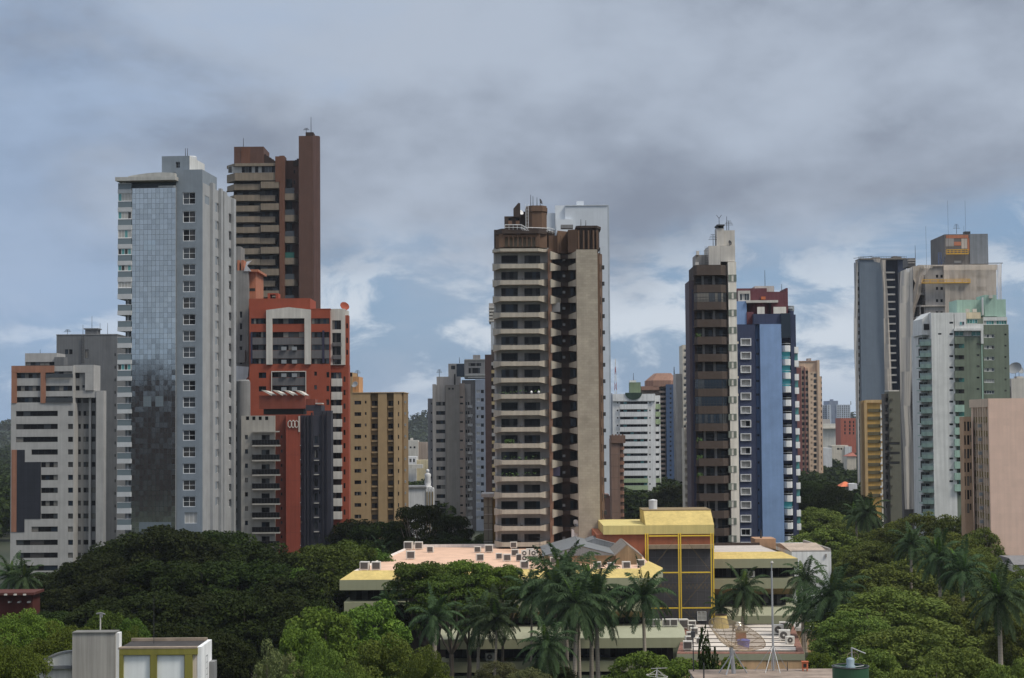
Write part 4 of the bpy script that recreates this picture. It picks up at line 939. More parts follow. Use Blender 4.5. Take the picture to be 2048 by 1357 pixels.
# ---- slim dark brown tower
DB = M('wall_coffee_brown', (72, 60, 53), streak=.1, grid=(.8, .4, .02, .88)); DBL = M('wall_coffee_lit', (100, 72, 58)); OFFW = M('wall_ivory', (204, 198, 186)); GRN = M('wall_grey_green', (104, 112, 102)); PLUM = M('wall_plum_grey', (86, 76, 84))
CONW = M('concrete_white_stained', (178, 172, 164), var=.1, streak=.16)
b = B('apartment_tower', 'slim dark coffee brown tower with glazed balconies and an ivory edge', 352, D2, 300)
ly = [487+131.0*i for i in range(18)]       # bottoms of parapets
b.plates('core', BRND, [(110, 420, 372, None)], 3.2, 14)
bx, bv = [110, 135, 318, 362], [1.6, 0, 0, 1.5]; pts = [(b.u(x, 1200, v), v) for x, v in zip(bx, bv)]
mb = MB(); mb.tray(pts, 0, 1.5, .16, .2, vback=3.19); me = mb.mesh('balcony', DB); mb = MB()
for p, q in zip(pts[:-1], pts[1:]): mb.tube((*p, 1.95), (*q, 1.95), .03, n=4)
for p in pts+[((pts[1][0]*(1-t)+pts[2][0]*t), 0) for t in (.25, .5, .75)]: mb.tube((*p, 1.5), (*p, 1.95), .02, n=4)
mer = mb.mesh('railing', METAL_DARK); z0 = b.w(230, 622, 0); DZ = 131.0*.26531/3600*352
for i in range(16):
    z = z0-DZ*i
    if z < -1: break
    o = obj('balcony', me, b.root, (0, 0, z)); obj('railing', mer, o)
    hh = DZ-1.51-.02
    if i in (1, 6, 7, 8):
        for k, (p, q) in enumerate(zip(pts[:-1], pts[1:])):
            d = Vector((q[0]-p[0], q[1]-p[1])); me2 = window_mesh(d.length-.02, hh, 3 if k != 1 else 8, 2, FR_DARK, (G_BLUE, G_BLUE, G_GREY) if i > 5 else (G_GREY, G_CURT, G_GREY), i % 4, .05); obj('balcony_glazing', me2, o, (p[0], p[1], 1.51), (0, 0, math.atan2(d.y, d.x)))
    q = b.u(130, 1200, 3), b.u(360, 1200, 3); wd = q[1]-q[0]
    for k, (f0, f1, cc) in enumerate(((.0, .17, 1), (.26, .52, 2), (.62, .98, 3))):
        me2 = window_mesh(wd*(f1-f0), 2.7, cc, 1, FR_DARK, (G_DARK, G_DARK, G_BLUE, G_MID), (i+k) % 4); obj('window', me2, b.root, (q[0]+wd*f0, 3.08, z+1.51-DZ+.2 if False else z-DZ+DZ+.25))
    mb = MB(); mb.box(q[0]+wd*.18, q[0]+wd*.25, 2.9, 3.18, z+.2, z+DZ); mb.box(q[0]+wd*.53, q[0]+wd*.61, 2.9, 3.18, z+.2, z+DZ); mb.build('balcony_pier', WGREY, b.root)
    if i in (3, 9, 10, 11, 13):
        rr = random.Random(i); mb = MB()
        for _ in range(40):
            c = Vector((pts[1][0]+rr.random()*1.0-.3, .3+rr.random()*.5, 1.2+rr.random()*.9)); d = Vector((rr.gauss(0, 1), rr.gauss(0, 1), rr.gauss(0, 1))).normalized()*.26; e = d.orthogonal().normalized()*.11; mb.quad(c-d, c-e, c+d, c+e)
        mb.build('balcony_plants', LEAFY, o)
mb = MB(); zt = b.w(230, 415, 0); mb.tray(pts, z0+DZ+.0, zt, .2, .3, vback=3.19); b.add('top_parapet', mb, DB)
# ivory edge with grey green bands
ew = [(490, 540)]+[(490+131*i, 540+131*i) for i in range(1, 18)]
b.plates('ivory_wall', OFFW, [(366, 393, 427, None)], 1.0, 10)
b.face('corner_band', GRN, (365.5, 489, 426.5, 541), [(389, 491, 406, 540, W_ONE)], .93, 1.2)
for y0_, y1_ in ew[1:]: b.face('corner_band', GRN, (366, y0_, 427, y1_), [(390, y0_+2, 407, y1_-1, W_ONE)], .93, 1.2)
mb = MB()
for i in (3, 5, 6, 9, 11, 12, 14): q = b.rect(428, 640+131*i-40, 442, 656+131*i-40, 6); mb.box(q[0]+.03, q[2], 6, 6.7, q[1], q[3])
b.add('air_conditioner', mb, CRM)
b.plates('side_slab', PLUM, [(70, 536, 108, None)], 4, 12); b.plates('side_slab_edge', M('wall_plum_blue', (64, 66, 92)), [(92, 600, 111, None)], 3.7, 3.99)
# roof blocks
b.plates('roof_block', CONW, [(218, 272, 305, 415), (306, 272, 416, 390)], 2, 11); b.plates('upper_block', CONW, [(332, 155, 413, 271)], 3, 9); b.plates('chimney', CONW, [(278, 140, 331.5, 271)], 2.6, 6)
mb = MB(); q = b.rect(276, 112, 335, 143, 2.6); mb.box(q[0], q[2], 2.2, 6.4, q[3]-.25, q[3]); 
for x in (q[0]+.15, q[2]-.35): mb.box(x, x+.2, 2.6, 2.8, q[1], q[3]-.26); mb.box(x, x+.2, 5.8, 6, q[1], q[3]-.26)
b.add('chimney_cap', mb, METAL_DARK); b.plates('chimney_throat', FR_DARK, [(284, 116, 327, 140)], 3, 5.6)
b.plates('left_roof_room', M('corrugated_grey', (140, 136, 132), grid=(.3, 9, .05, .8)), [(117, 340, 217, 415)], 4, 10); b.plates('roof_pipe', CONW, [(125, 310, 145, 340), (117, 395, 143, 420)], 3, 4)
mb = MB(); q = b.rect(190, 275, 215, 415, 3)
for x in (q[0], (q[0]+q[2])/2, q[2]): mb.tube((x, 3, q[1]), (x, 3, q[3]), .035, n=4)
for k in range(8): z = q[1]+(q[3]-q[1])*k/8; mb.tube((q[0], 3, z), (q[2], 3, z), .025, n=4)
b.add('ladder', mb, METAL_DARK)
bant(b, 295, 66, 112, 4, 'thin antenna on the chimney cap of the slim brown tower', 'v'); bant(b, 353, 50, 155, 4, 'tall thin antenna on the highest roof block of the slim brown tower'); bant(b, 368, 82, 155, 5, 'comb-like aerial at the right of the slim brown tower roof', 'yagi'); bant(b, 250, 185, 272, 3, 'comb-like aerial left of the chimney on the slim brown tower', 'yagi'); bant(b, 266, 148, 272, 3, 'thin antenna against the chimney of the slim brown tower')
dish(b.world(b.u(378, 262, 1.5), 2.5, b.w(378, 272, 2)), .5, 'dark dish on the white roof block of the slim brown tower', .8, 75, METAL_DARK); b.done()

# ---- blue tower
NV = M('wall_midnight_navy', (52, 60, 88)); LB = M('wall_cornflower_blue', (106, 134, 176), streak=.08, k=.48); LB2 = M('wall_slate_blue', (84, 112, 158)); BURG = M('wall_burgundy', (98, 52, 60)); BALW = M('balcony_white', (214, 214, 216), .6)
b = B('apartment_tower', 'blue and navy tower with white framed windows and hexagonal white balconies', 388, D2, 640)
wy = [970+102.4*i for i in range(17)]
b.face('navy_wall', NV, (425, 865, 570, None), [(464, y+5, 530, y+49, WS(2, 1, FR_WHITE, (G_PALE, G_PALE, G_PALE, G_DARK))) for y in wy], 0, 12)
for y in wy: b.plates('window_frame', FR_WHITE, [(457, y-1, 537, y+4.5), (457, y+49.5, 537, y+55), (457, y+4.5, 463.5, y+49.5), (530.5, y+4.5, 537, y+49.5)], -.25, -.003)
b.face('slate_strip', LB2, (571, 865, 605, None), [(576, y+5, 586, y+22, W_ONE) for y in wy]+[(589, y+5, 599, y+22, W_ONE) for y in wy], 1.2, 11)
b.plates('blue_wall', LB, [(606, 862, 768, None)], -.6, 12)
b.plates('navy_core', NV, [(768, 800, 836, None)], 2, 12); b.plates('navy_strip', NV, [(836, 760, 862, None)], .6, 10)
b.plates('upper_navy', NV, [(555, 785, 768, 861)], 0, 11.5); b.plates('upper_blue', LB, [(425, 690, 503, 864)], 2, 11); b.plates('blue_glass', G_BLUE, [(762, 780, 832, 965)], -.6, 1.9)
q = b.rect(768, 1015, 834, 1075, 0); wb = q[2]-q[0]; ha = [(q[0], 1.9), (q[0], .4), (q[0]+wb*.3, -.9), (q[0]+wb*.75, -.9), (q[2], .4), (q[2], 1.9)]
mb = MB(); mb.tray(ha, 0, 1.35, .12, .2, vback=1.98); me = mb.mesh('balcony', BALW); mb = MB()
for p, r_ in zip(ha[:-1], ha[1:]): mb.tube((*p, 1.75), (*r_, 1.75), .05, n=4)
mer = mb.mesh('handrail', FR_WHITE); mb = MB()
mb.box(q[0], q[2], 1.0, 1.06, 1.4, 3.0); mea = mb.mesh('balcony_glazing', G_CYAN); z0 = b.w(800, 1070, 0); DZ = 102.4*.26531/3600*388
for i in range(18):
    z = z0-DZ*i
    if z < -2: break
    o = obj('balcony', me, b.root, (0, 0, z)); obj('handrail', mer, o)
    if i in (1, 2, 3, 12): obj('balcony_glazing', mea, o)
    me2 = window_mesh(1.7, 1.9, 2, 1, FR_DARK, (G_DARK, G_GREY), i % 4); obj('window', me2, b.root, (q[0]+.3, 1.92, z+.3))
mb = MB(); u0 = b.u(862, 1200, 1); mb.tray([(u0, 1), (u0, .6), (u0+.9, .6), (u0+1, 3)], 0, 1.35, .12, .2, vback=3.5); me = mb.mesh('corner_balcony', BALW)
mb = MB(); mb.box(u0+.05, u0+.85, 1.4, 1.46, 1.4, 2.9); mea = mb.mesh('balcony_glazing', G_TEAL)
for i in range(17):
    o = obj('corner_balcony', me, b.root, (0, 0, z0-DZ*i-.3))
    if i % 2: obj('balcony_glazing', mea, o)
b.plates('right_core', NV, [(850, 790, 876, None)], 3.6, 10)
b.plates('penthouse', BURG, [(430, 592, 655, 690), (655, 618, 800, 700), (800, 590, 814, 760)], 3, 12); b.plates('penthouse_room', CONW, [(565, 575, 710, 618)], 5, 10)
b.face('penthouse_front', CONW, (438, 610, 530, 690), [(450, 632, 524, 684, WS(4, 1, FR_WHITE, (G_GREY, G_PALE)))], 2.2, 3)
b.plates('terrace_slab', CONW, [(500, 682, 740, 700)], 1.5, 6)
mb = MB(); q = b.rect(510, 700, 700, 860, 2); n = 12; mb.lathe([((q[2]-q[0])/2, q[1]), ((q[2]-q[0])/2, q[3])], 24, c=((q[0]+q[2])/2, 2.6+(q[2]-q[0])/2)); b.add('round_penthouse', mb, BURG)
b.plates('white_panel', OFFW, [(583, 732, 638, 785), (705, 732, 800, 782)], 1.6, 2.1); b.plates('burgundy_wall', BURG, [(690, 700, 812, 786)], 2.2, 9)
b.plates('orange_tank', M('tank_orange', (190, 96, 52)), [(614, 654, 645, 676)], 2, 3.2); b.plates('side_burgundy', BURG, [(503, 770, 556, 862)], 1.8, 10)
mb = MB(); mb.lathe([(.5, 0), (.9, .5), (.8, .9)], 12, c=(b.u(830, 740, 2), 4)); mb.lathe([(.8, 0), (.8, 1.2)], 12, c=(b.u(850, 745, 2), 5)); b.add('roof_tank', mb, FR_GREY, loc=(0, 0, b.w(840, 760, 2)))
bant(b, 641, 456, 575, 7, 'tall antenna on the burgundy penthouse of the blue tower'); bant(b, 767, 560, 618, 6, 'short antenna right on the burgundy penthouse of the blue tower'); b.done()

# ---- maroon and beige tower
b = B('apartment_tower', 'maroon and beige tower far behind the blue tower', 880, D4, 170, .8)
MAR = M('wall_maroon', (112, 62, 58)); BEI = M('wall_sand_beige', (188, 158, 130)); BEID = M('wall_sand_shade', (160, 126, 104)); y3 = [218+48.6*i for i in range(19)]  # darker sand tone for the window walls and cap
b.plates('maroon_wall', MAR, [(60, 195, 98, None), (124, 190, 131, None)], 0, 18)
b.face('window_wall', BEID, (98, 178, 124, None), [(100, y, 123, y+28, W_DARK) for y in y3], .6, 18); b.face('window_wall_second', BEID, (131, 200, 158, None), [(132, y, 156, y+28, W_DARK) for y in y3], .6, 17)
b.face('beige_wall', BEI, (158, 228, 236, None), [(176, y+20, 182, y+38, W_ONE) for y in y3]+[(185, y+20, 190, y+38, W_ONE) for y in y3]+[(200, y+26, 226, y+58, WS(2, 1, FR_DARK, (G_MID, G_DARK, G_GREY))) for y in y3], 0, 16)
b.plates('shaft', BEI, [(236, 130, 255, None)], -.6, 12); b.plates('upper_wall', BEI, [(80, 140, 236, 230)], 2, 16); b.plates('cap', BEID, [(80, 136, 240, 143)], 1.6, 16.4); b.plates('roof_room', TAUL, [(152, 115, 180, 138)], 5, 10)
b.face('right_wall', BEI, (256, 268, 274, None), [(262, y+45, 270, y+68, W_ONE) for y in y3], 1, 13); b.plates('ground_block', BEI, [(280, 1115, 352, None)], 3, 12); b.done()
# ---- far pale building, brick building, low houses
b = B('apartment_building', 'far pale grey building with a darker raised middle', 1700, D4, 395, 0)
FG = M('wall_far_grey', (160, 168, 180)); FGD = M('wall_far_slate', (112, 122, 142))
yy = [515+17*i for i in range(9)]
b.face('wall', FG, (275, 508, 516, None), [(282+18*k, y, 292+18*k, y+10, W_ONE) for k in range(3) for y in yy]+[(440+18*k, y, 450+18*k, y+10, W_ONE) for k in range(4) for y in yy], 0, 30)
b.plates('middle', FGD, [(335, 475, 412, None)], -4, 26); b.plates('roof_box', FGD, [(352, 462, 368, 475)], 4, 14); b.face('window_column', FG, (398, 508, 436, None), [(402, y, 412, y+10, W_ONE) for y in yy]+[(420, y, 430, y+10, W_ONE) for y in yy], -4.5, 10); b.face('window_column', FG, (320, 508, 352, None), [(324, y, 332, y+10, W_ONE) for y in yy], -4.5, 10)
bant(b, 516, 478, 508, 3, 'antenna mast on the far pale grey building', th=.4); b.done()
b = B('warehouse', 'long low cream warehouse below the far pale grey building', 1400, D4, 350)
b.plates('wall', M('wall_warehouse_cream', (178, 174, 164)), [(280, 668, 436, None)], 0, 40); b.plates('roof', TAUL, [(275, 630, 340, 668)], 10, 40); b.plates('ledge', CRM, [(280, 703, 436, 712)], -3, -.05); b.done()
b = B('apartment_building', 'small red-orange brick building near the horizon', 1250, D4, 495)
b.face('wall', M('wall_orange_brick', (160, 78, 56)), (433, 622, 562, None), grid([(460, 472), (500, 514), (533, 545)], rows(645, 22, 31, 4), W_ONE), 0, 20); b.done()
b = B('house', 'low white house among trees below the brick building', 1000, D4, 330); b.plates('wall', WHITE2, [(288, 875, 360, None)], 0, 12); b.done()
b = B('house', 'cream two-storey house with dark windows among the far trees', 1050, D4, 440)
b.face('wall', CRM, (360, 853, 500, None), [(398, 875, 420, 890), (428, 875, 442, 890)], 0, 14); b.plates('annex', WHITE2, [(470, 862, 528, None)], -1, -.02); b.done()
b = B('house', 'house with a red tile roof among the far trees', 960, D4, 520); q = b.rect(482, 912, 572, 945, 0); mb = MB(); mb.prism([(q[0], 0), (q[2], 0), (q[2], 12), (q[0], 12)], q[1], q[3], top=[(q[0]+4, 5), (q[2]-2, 5), (q[2]-2, 7), (q[0]+4, 7)]); b.add('roof', mb, M('roof_tile_red', (146, 82, 66))); b.plates('wall', CRM, [(488, 945, 566, None)], .6, 11); b.done()
b = B('house', 'small house with bright orange tile roof near the striped yellow building', 640, D4, 480); q = b.rect(428, 1163, 540, 1202, 0); mb = MB(); mb.prism([(q[0], 0), (q[2], 0), (q[2], 8), (q[0], 8)], q[1], q[3], top=[(q[0]+2, 3.5), (q[2]-2, 3.5), (q[2]-2, 4.5), (q[0]+2, 4.5)]); b.add('roof', mb, M('roof_tile_orange', (206, 100, 60))); b.plates('wall', WHITE2, [(505, 1178, 575, None)], -1, 6); b.done()

# ---- grey blue tower with nets
GB = M('wall_steel_blue_grey', (92, 104, 118), var=.05, streak=.05, grid=(4.5, 60, .05, .9)); GBN = M('wall_ink_navy', (48, 56, 76)); SLB = M('slab_pale_concrete', (158, 154, 150))
def net_mat(name, c, alpha):
    mt = bpy.data.materials.new(name); mt.use_nodes = True; nt = mt.node_tree; bs = nt.nodes['Principled BSDF']; bs.inputs['Base Color'].default_value = (*P(c), 1); bs.inputs['Roughness'].default_value = .9
    tc = nt.nodes.new('ShaderNodeTexCoord'); x = nt.nodes.new('ShaderNodeTexNoise'); x.inputs['Scale'].default_value = .3; x.inputs['Detail'].default_value = 4
    mp = nt.nodes.new('ShaderNodeMapping'); mp.inputs['Scale'].default_value = (3, 3, .4); nt.links.new(tc.outputs['Object'], mp.inputs[0]); nt.links.new(mp.outputs[0], x.inputs[0])
    r_ = nt.nodes.new('ShaderNodeMapRange'); nt.links.new(x.outputs[0], r_.inputs[0]); r_.inputs[1].default_value = .35; r_.inputs[2].default_value = .65; r_.inputs[3].default_value = alpha-.08; r_.inputs[4].default_value = min(1, alpha+.08)
    nt.links.new(r_.outputs[0], bs.inputs['Alpha']); return mt
NET1 = net_mat('safety_net_beige', (150, 142, 134), .72); NET2 = net_mat('safety_net_tan', (168, 156, 144), .5); NET3 = net_mat('safety_net_white', (138, 134, 130), .88)
def drape(b, name, mat, left, right, v, seed=0, label=None):
    """hanging net: left/right edge lists of crop (x,y), same length; real folds in depth"""
    rr = random.Random(seed); n = 10; mb = MB(); k = len(left); grid_ = []
    ph = rr.random()*6; fold = [rr.uniform(-.14, .14) for _ in range(n+1)]
    for i in range(k):
        row = []
        for j in range(n+1):
            t = j/n; cx = left[i][0]*(1-t)+right[i][0]*t; cy = left[i][1]*(1-t)+right[i][1]*t
            vv = v+fold[j]*.9+.3*math.sin(ph+i*1.3+j*.7); q = b.uw(cx, cy, vv); row.append((q[0], vv, q[1]))
        grid_.append(row)
    for i in range(k-1):
        for j in range(n): mb.quad(grid_[i][j], grid_[i][j+1], grid_[i+1][j+1], grid_[i+1][j])
    me = mb.mesh(name, mat); me.polygons.foreach_set('use_smooth', [True]*len(me.polygons)); return obj(name, me, b.root)
b = B('unfinished_tower', 'steel blue-grey tower under construction with a torn hanging net', 700, D5, 250)
b.plates('wall', GB, [(110, 325, 282, None)], 0, 5); b.plates('navy_wall', GBN, [(282, 322, 392, None)], 4, 8); b.plates('navy_pier', GBN, [(392, 322, 452, None)], .5, 8)
b.plates('slab', SLB, [(300, 417+53.8*i, 366+.9*i, 428+53.8*i) for i in range(16)], 1.2, 3.99)
b.face('left_wall', M('wall_pale_cement', (138, 142, 148)), (88, 345, 110, None), [(92, 420+54*i, 108, 448+54*i, W_ONE) for i in range(24)], 1.5, 5)
b.plates('roof_edge', M('concrete_dirty', (112, 104, 96)), [(105, 318, 452, 328)], -.4, 8.2); b.plates('roof_clutter', M('concrete_dirty', (112, 104, 96)), [(355, 303, 385, 318), (388, 306, 415, 318), (200, 312, 260, 318)], 3, 8)
mb = MB(); q = b.rect(100, 305, 450, 318, .2)
for k in range(30): x = q[0]+(q[2]-q[0])*k/29; mb.tube((x, .2, q[1]), (x, .2, q[3]), .07, n=4)
mb.tube((q[0], .2, q[3]-.1), (q[2], .2, q[3]-.1), .06, n=4); mb.tube((q[0]-2, .2, q[1]), (q[0]+5, -2, q[1]+.6), .12, n=4); b.add('roof_rail', mb, METAL_DARK)
drape(b, 'torn_net', NET1, [(255, 330), (270, 420), (280, 560), (284, 760), (287, 950), (290, 1130), (292, 1290)], [(300, 332), (300, 420), (312, 560), (322, 760), (332, 950), (340, 1130), (348, 1295)], -1.2, 1)
drape(b, 'edge_net', NET3, [(78, 340), (72, 520), (64, 760), (66, 1000), (74, 1180), (80, 1500), (95, 2100)], [(92, 338), (94, 520), (96, 760), (98, 1000), (100, 1180), (102, 1500), (106, 2100)], .3, 2)
drape(b, 'roof_net', NET1, [(205, 322), (215, 345)], [(262, 322), (255, 352)], -1.4, 3); b.done()
# ---- second unfinished tower
RC = M('concrete_grey_patched', (140, 134, 130), var=.14, streak=.16); RCD = M('concrete_dark', (98, 94, 92), var=.14); RCB = M('render_beige', (176, 164, 152), var=.08); YEL = M('platform_yellow', (196, 146, 40)); OBR = M('brick_patch_orange', (176, 104, 74))
b = B('unfinished_tower', 'bare concrete tower wrapped in beige nets with a yellow platform at the top', 470, D5, 800)
hs = grid([(667, 684), (700, 718)], rows(440, 22, 89.5, 5), WS(1, 1, FR_DARK, (G_DARK,)))+grid([(768, 810), (832, 878), (965, 1042)], rows(438, 34, 88, 4), WS(2, 1, FR_GREY, (G_DARK, G_MID)))+grid([(936, 952)], rows(438, 22, 88, 4), WS(1, 1, FR_DARK, (G_DARK,)))
b.face('wall', RC, (592, 372, 1114, None), hs, 0, 8); b.plates('upper_band', RCB, [(725, 366, 1118, 405)], -.5, -.01)
b.plates('floor_band', RCB, [(560, 664, 735, 672)], -.5, -.01)
b.plates('dark_core', M('concrete_shadow', (58, 56, 56)), [(498, 400, 592, None)], 4, 7); b.plates('left_wall', RCD, [(405, 420, 498, None)], 3, 5)  # one even dark grey behind the open floors
for i in range(28):
    y = 575+89.5*i if i < 12 else None
    if y is None: break
    tray(b, 'open_floor', [500, 592], y-4, y+14, [.4, .4], RCD, 4)
    mb = MB(); q = b.rect(498, y-30, 592, y-4, .5)
    for k in range(2): mb.tube((q[0], .5, q[1]+(q[3]-q[1])*(.5+.5*k)), (q[2], .5, q[1]+(q[3]-q[1])*(.5+.5*k)), .06, n=4)
    b.add('floor_rail', mb, METAL_DARK)
b.plates('column', RC, [(498, 700, 506, None), (552, 660, 562, None), (585, 672, 596, None)], .2, 3.9)
b.plates('roof_slab', RCB, [(540, 366, 1118, 376)], -.4, 8.3)
b.face('roof_block', RCD, (732, 142, 1050, 364), [(800, 334, 856, 354, WS(1, 1, FR_GREY, (G_PALE,)))], 3, 16)
b.plates('brick_patch', OBR, [(742, 148, 905, 172), (800, 198, 852, 226), (898, 172, 916, 262)], 2.94, 2.995); b.plates('render_patch', RC, [(738, 173, 798, 232)], 2.95, 2.995); b.plates('pale_patch', RCB, [(854, 175, 896, 248)], 2.93, 2.995)
b.plates('roof_block_right', M('concrete_slate', (112, 116, 122), var=.12, streak=.2), [(916, 140, 1050, 360)], 2.8, 2.99)
def platform(x0, x1, y0, y1, v, label):
    q = b.rect(x0, y0, x1, y1, v); o = empty('suspended_platform', b.world((q[0]+q[2])/2, v, q[1]), label, 'work platform', rz=b.a); L = (q[2]-q[0])/2; h = q[3]-q[1]; mb = MB()
    mb.box(-L, L, -.5, .5, 0, .25); mb.build('deck', YEL, o); mb = MB()
    for k in range(7):
        x = -L+2*L*k/6; mb.tube((x, -.5, .2), (x, -.5, h), .06, n=4); mb.tube((x, .5, .2), (x, .5, h), .06, n=4)
    for s_ in (-.5, .5): mb.tube((-L, s_, h), (L, s_, h), .07, n=4); mb.tube((-L, s_, h*.6), (L, s_, h*.6), .05, n=4)
    mb.build('railing', YEL, o)
    mb = MB()
    for x in (-L*.8, L*.8): mb.tube((x, 0, .2), (x, .2, h+14 if v < 2 else h+13), .03, n=4)
    mb.build('cable', METAL_DARK, o)
platform(745, 905, 256, 290, 2.0, 'yellow suspended platform on the bare concrete roof block'); platform(566, 916, 474, 503, -1.6, 'long yellow suspended platform across the netted concrete facade')
drape(b, 'big_net', NET3, [(408, 415), (402, 520), (400, 650), (400, 900), (405, 1150), (408, 1400), (425, 1700), (440, 2160)], [(500, 378), (498, 520), (500, 640), (500, 900), (492, 1150), (480, 1400), (498, 1700), (510, 2160)], -.8, 4)
drape(b, 'torn_net', NET2, [(498, 378), (500, 470), (515, 500), (500, 560), (500, 640), (498, 700)], [(640, 372), (585, 440), (565, 505), (556, 580), (525, 660), (503, 760)], -1.2, 5)
drape(b, 'roof_net', NET1, [(545, 372), (560, 395)], [(650, 366), (640, 392)], -1.6, 6)
drape(b, 'facade_net', NET2, [(722, 370), (726, 460), (735, 560), (735, 720)], [(1112, 368), (1114, 460), (1110, 560), (1100, 720)], -1.1, 7)
drape(b, 'edge_net', NET2, [(1114, 368), (1116, 460), (1118, 560), (1120, 640)], [(1150, 358), (1148, 460), (1150, 560), (1152, 640)], 3, 8)
b.plates('hoist_shed', RCD, [(460, 318, 518, 380)], 2, 8); b.plates('shed_slat', RC, [(458, 330, 520, 338), (462, 348, 516, 356)], 1.7, 1.99)
mb = MB(); q = b.rect(685, 278, 706, 366, 3)
for x in (q[0], q[2]): mb.tube((x, 3, q[1]), (x, 3, q[3]), .12, n=4)
for k in range(6): z = q[1]+(q[3]-q[1])*k/5; mb.tube((q[0], 3, z), (q[2], 3, z), .08, n=4)
for k in range(5): z = q[1]+(q[3]-q[1])*k/5; mb.tube((q[0], 3, z), (q[2], 3, z+(q[3]-q[1])/5), .06, n=4)
p = b.uw(735, 306, 3); mb.tube((q[2], 3, q[1]), (p[0], 3, p[1]), .1, n=4); b.add('hoist_frame', mb, M('steel_blue', (70, 84, 116)))
bant(b, 516, 225, 318, 4, 'tall antenna by the hoist shed of the netted concrete tower'); bant(b, 818, 68, 140, 6, 'thin antenna on the concrete roof block with brick patches', 'yagi')
b.plates('roof_fan', METAL_DARK, [(878, 122, 920, 140)], 6, 8); b.plates('outrigger', METAL_DARK, [(1050, 352, 1158, 357)], 1, 1.3); b.done()

# ---- striped yellow building and olive tower
YST = M('wall_amber_yellow', (186, 142, 66)); OLV = M('wall_olive_band', (92, 84, 58)); OLT = M('wall_drab_olive', (94, 92, 78), streak=.07); YEDG = M('wall_sand_yellow', (182, 148, 98))
b = B('apartment_building', 'amber building striped with olive bands in front of the blue-grey tower', 560, D6, 230)
b.plates('wall', YST, [(150, 80, 300, None)], 0, 4); b.plates('olive_band', OLV, [(172, 143+58.3*i, 266, 168+58.3*i) for i in range(12)], -.3, -.01)
b.plates('frame', YEDG, [(150, 76, 300, 98), (150, 98, 170, None)], -.7, -.31); b.plates('left_side', M('wall_sand_shadow', (150, 124, 88)), [(126, 84, 149, None)], 1, 4)  # duller sand tone on the left side
b.face('right_edge', M('wall_pale_cream', (198, 190, 172)), (270, 110, 298, None), [(272, 143+58.3*i, 296, 168+58.3*i) for i in range(12)], -.2, 1)
mb = MB()
for i in range(12): q = b.rect(268, 140+58.3*i, 282, 154+58.3*i, -.8); mb.box(q[0], q[2], -.9, -.25, q[1], q[3])
b.add('air_conditioner', mb, FR_WHITE); b.done()
b = B('apartment_tower', 'plain drab olive tower right of the amber striped building', 540, D6, 400)
b.plates('wall', OLT, [(334, 12, 458, None)], 0, 6); b.face('left_wall', M('wall_dark_taupe', (84, 78, 72)), (300, 30, 334, None), [(306, 60+73*i, 326, 90+73*i) for i in range(12)], 1, 4)
mb = MB()
for i in range(12): q = b.rect(344, 66+72.5*i, 360, 80+72.5*i, -.5); mb.box(q[0], q[2], -.6, -.01, q[1], q[3])
b.add('air_conditioner', mb, M('vent_brown', (78, 72, 60)))
for i in range(11): tray(b, 'balcony', [302, 330], 98+73*i, 112+73*i, [.2, .2], M('wall_dark_taupe', (84, 78, 72)), .99)
b.plates('dark_slot', FR_DARK, [(318, 394+73*i, 412, 412+73*i) for i in range(3)], -.05, -.003); b.plates('roof_edge', CONW, [(330, 2, 410, 12)], 2, 8); b.done()

# ---- green and white building
GW = M('wall_cool_white', (186, 186, 183)); OLG = M('wall_sage_olive', (98, 108, 92)); MINT = M('wall_mint', (136, 166, 150)); MINTP = M('parapet_mint', (130, 154, 142)); BEG = M('wall_warm_beige', (196, 178, 146))
GT = WS(4, 1, FR_WHITE, (G_GREEN, G_TEAL, G_GREEN)); W4 = WS(4, 1, FR_WHITE, (G_GREY, G_MID, G_PALE))
f56 = lambda x, y: ((1690+x*.27266), (430+y*.27266))
b = B('apartment_tower', 'white and sage tower with mint rooftop rooms and round balconies', 430, D5, 900)
ya = [785, 868, 948, 1030, 1113, 1196, 1280]+[1280+83.5*i for i in range(1, 9)]
hs = [(766, y, 794, y+14) for y in ya]+[(683, 868, 708, 880), (840, 782, 877, 810, WS(2, 1, FR_WHITE, (G_TEAL, G_GREY)))]
b.face('wall', GW, (636, 718, 803, None), [h for h in hs if h[2] < 803], 0, 16); b.plates('upper_white', GW, [(803.5, 718, 890, 845), (890, 800, 1016, 845), (998, 845, 1016, 945)], 0, 12)
q = b.rect(840, 782, 877, 810, -.02); obj('window', window_mesh(q[2]-q[0], q[3]-q[1], 2, 1, FR_WHITE, (G_TEAL, G_GREY), 0), b.root, (q[0], -.08, q[1]))
b.plates('white_sill', GW, [(800, 832, 1002, 850)], -.6, -.01)
b.face('green_bay', OLG, (804, 890, 998, None), [(966, y+75, 986, y+88, W_ONE) for y in ya], .5, 14)
b.face('teal_band', OLG, (804, 850, 998, 890), [(806, 853, 870, 889, WS(2, 1, FR_WHITE, (G_GREEN,))), (872, 855, 926, 889, WS(2, 1, FR_WHITE, (G_PALE,))), (928, 853, 996, 889, WS(2, 1, FR_WHITE, (G_GREEN,)))], .3, 12)
for i in range(14):
    y = 895+83.2*i; mint = i > 5
    q = b.rect(806, y, 876, y+52, -.6); mb = MB(); mb.tray([(q[0], .49), (q[0], -.6), (q[2], -.6), (q[2], .49)], q[1], q[3], .14, .2, vback=.49); b.add('balcony', mb, MINT if mint else OLG)
    q = b.rect(835, y+53, 875, y+82, .4); mb = MB(); mb.box(q[0], q[2], .42, .48, q[1], q[3]); b.add('balcony_opening', mb, G_GREEN if i % 3 == 0 else FR_DARK)
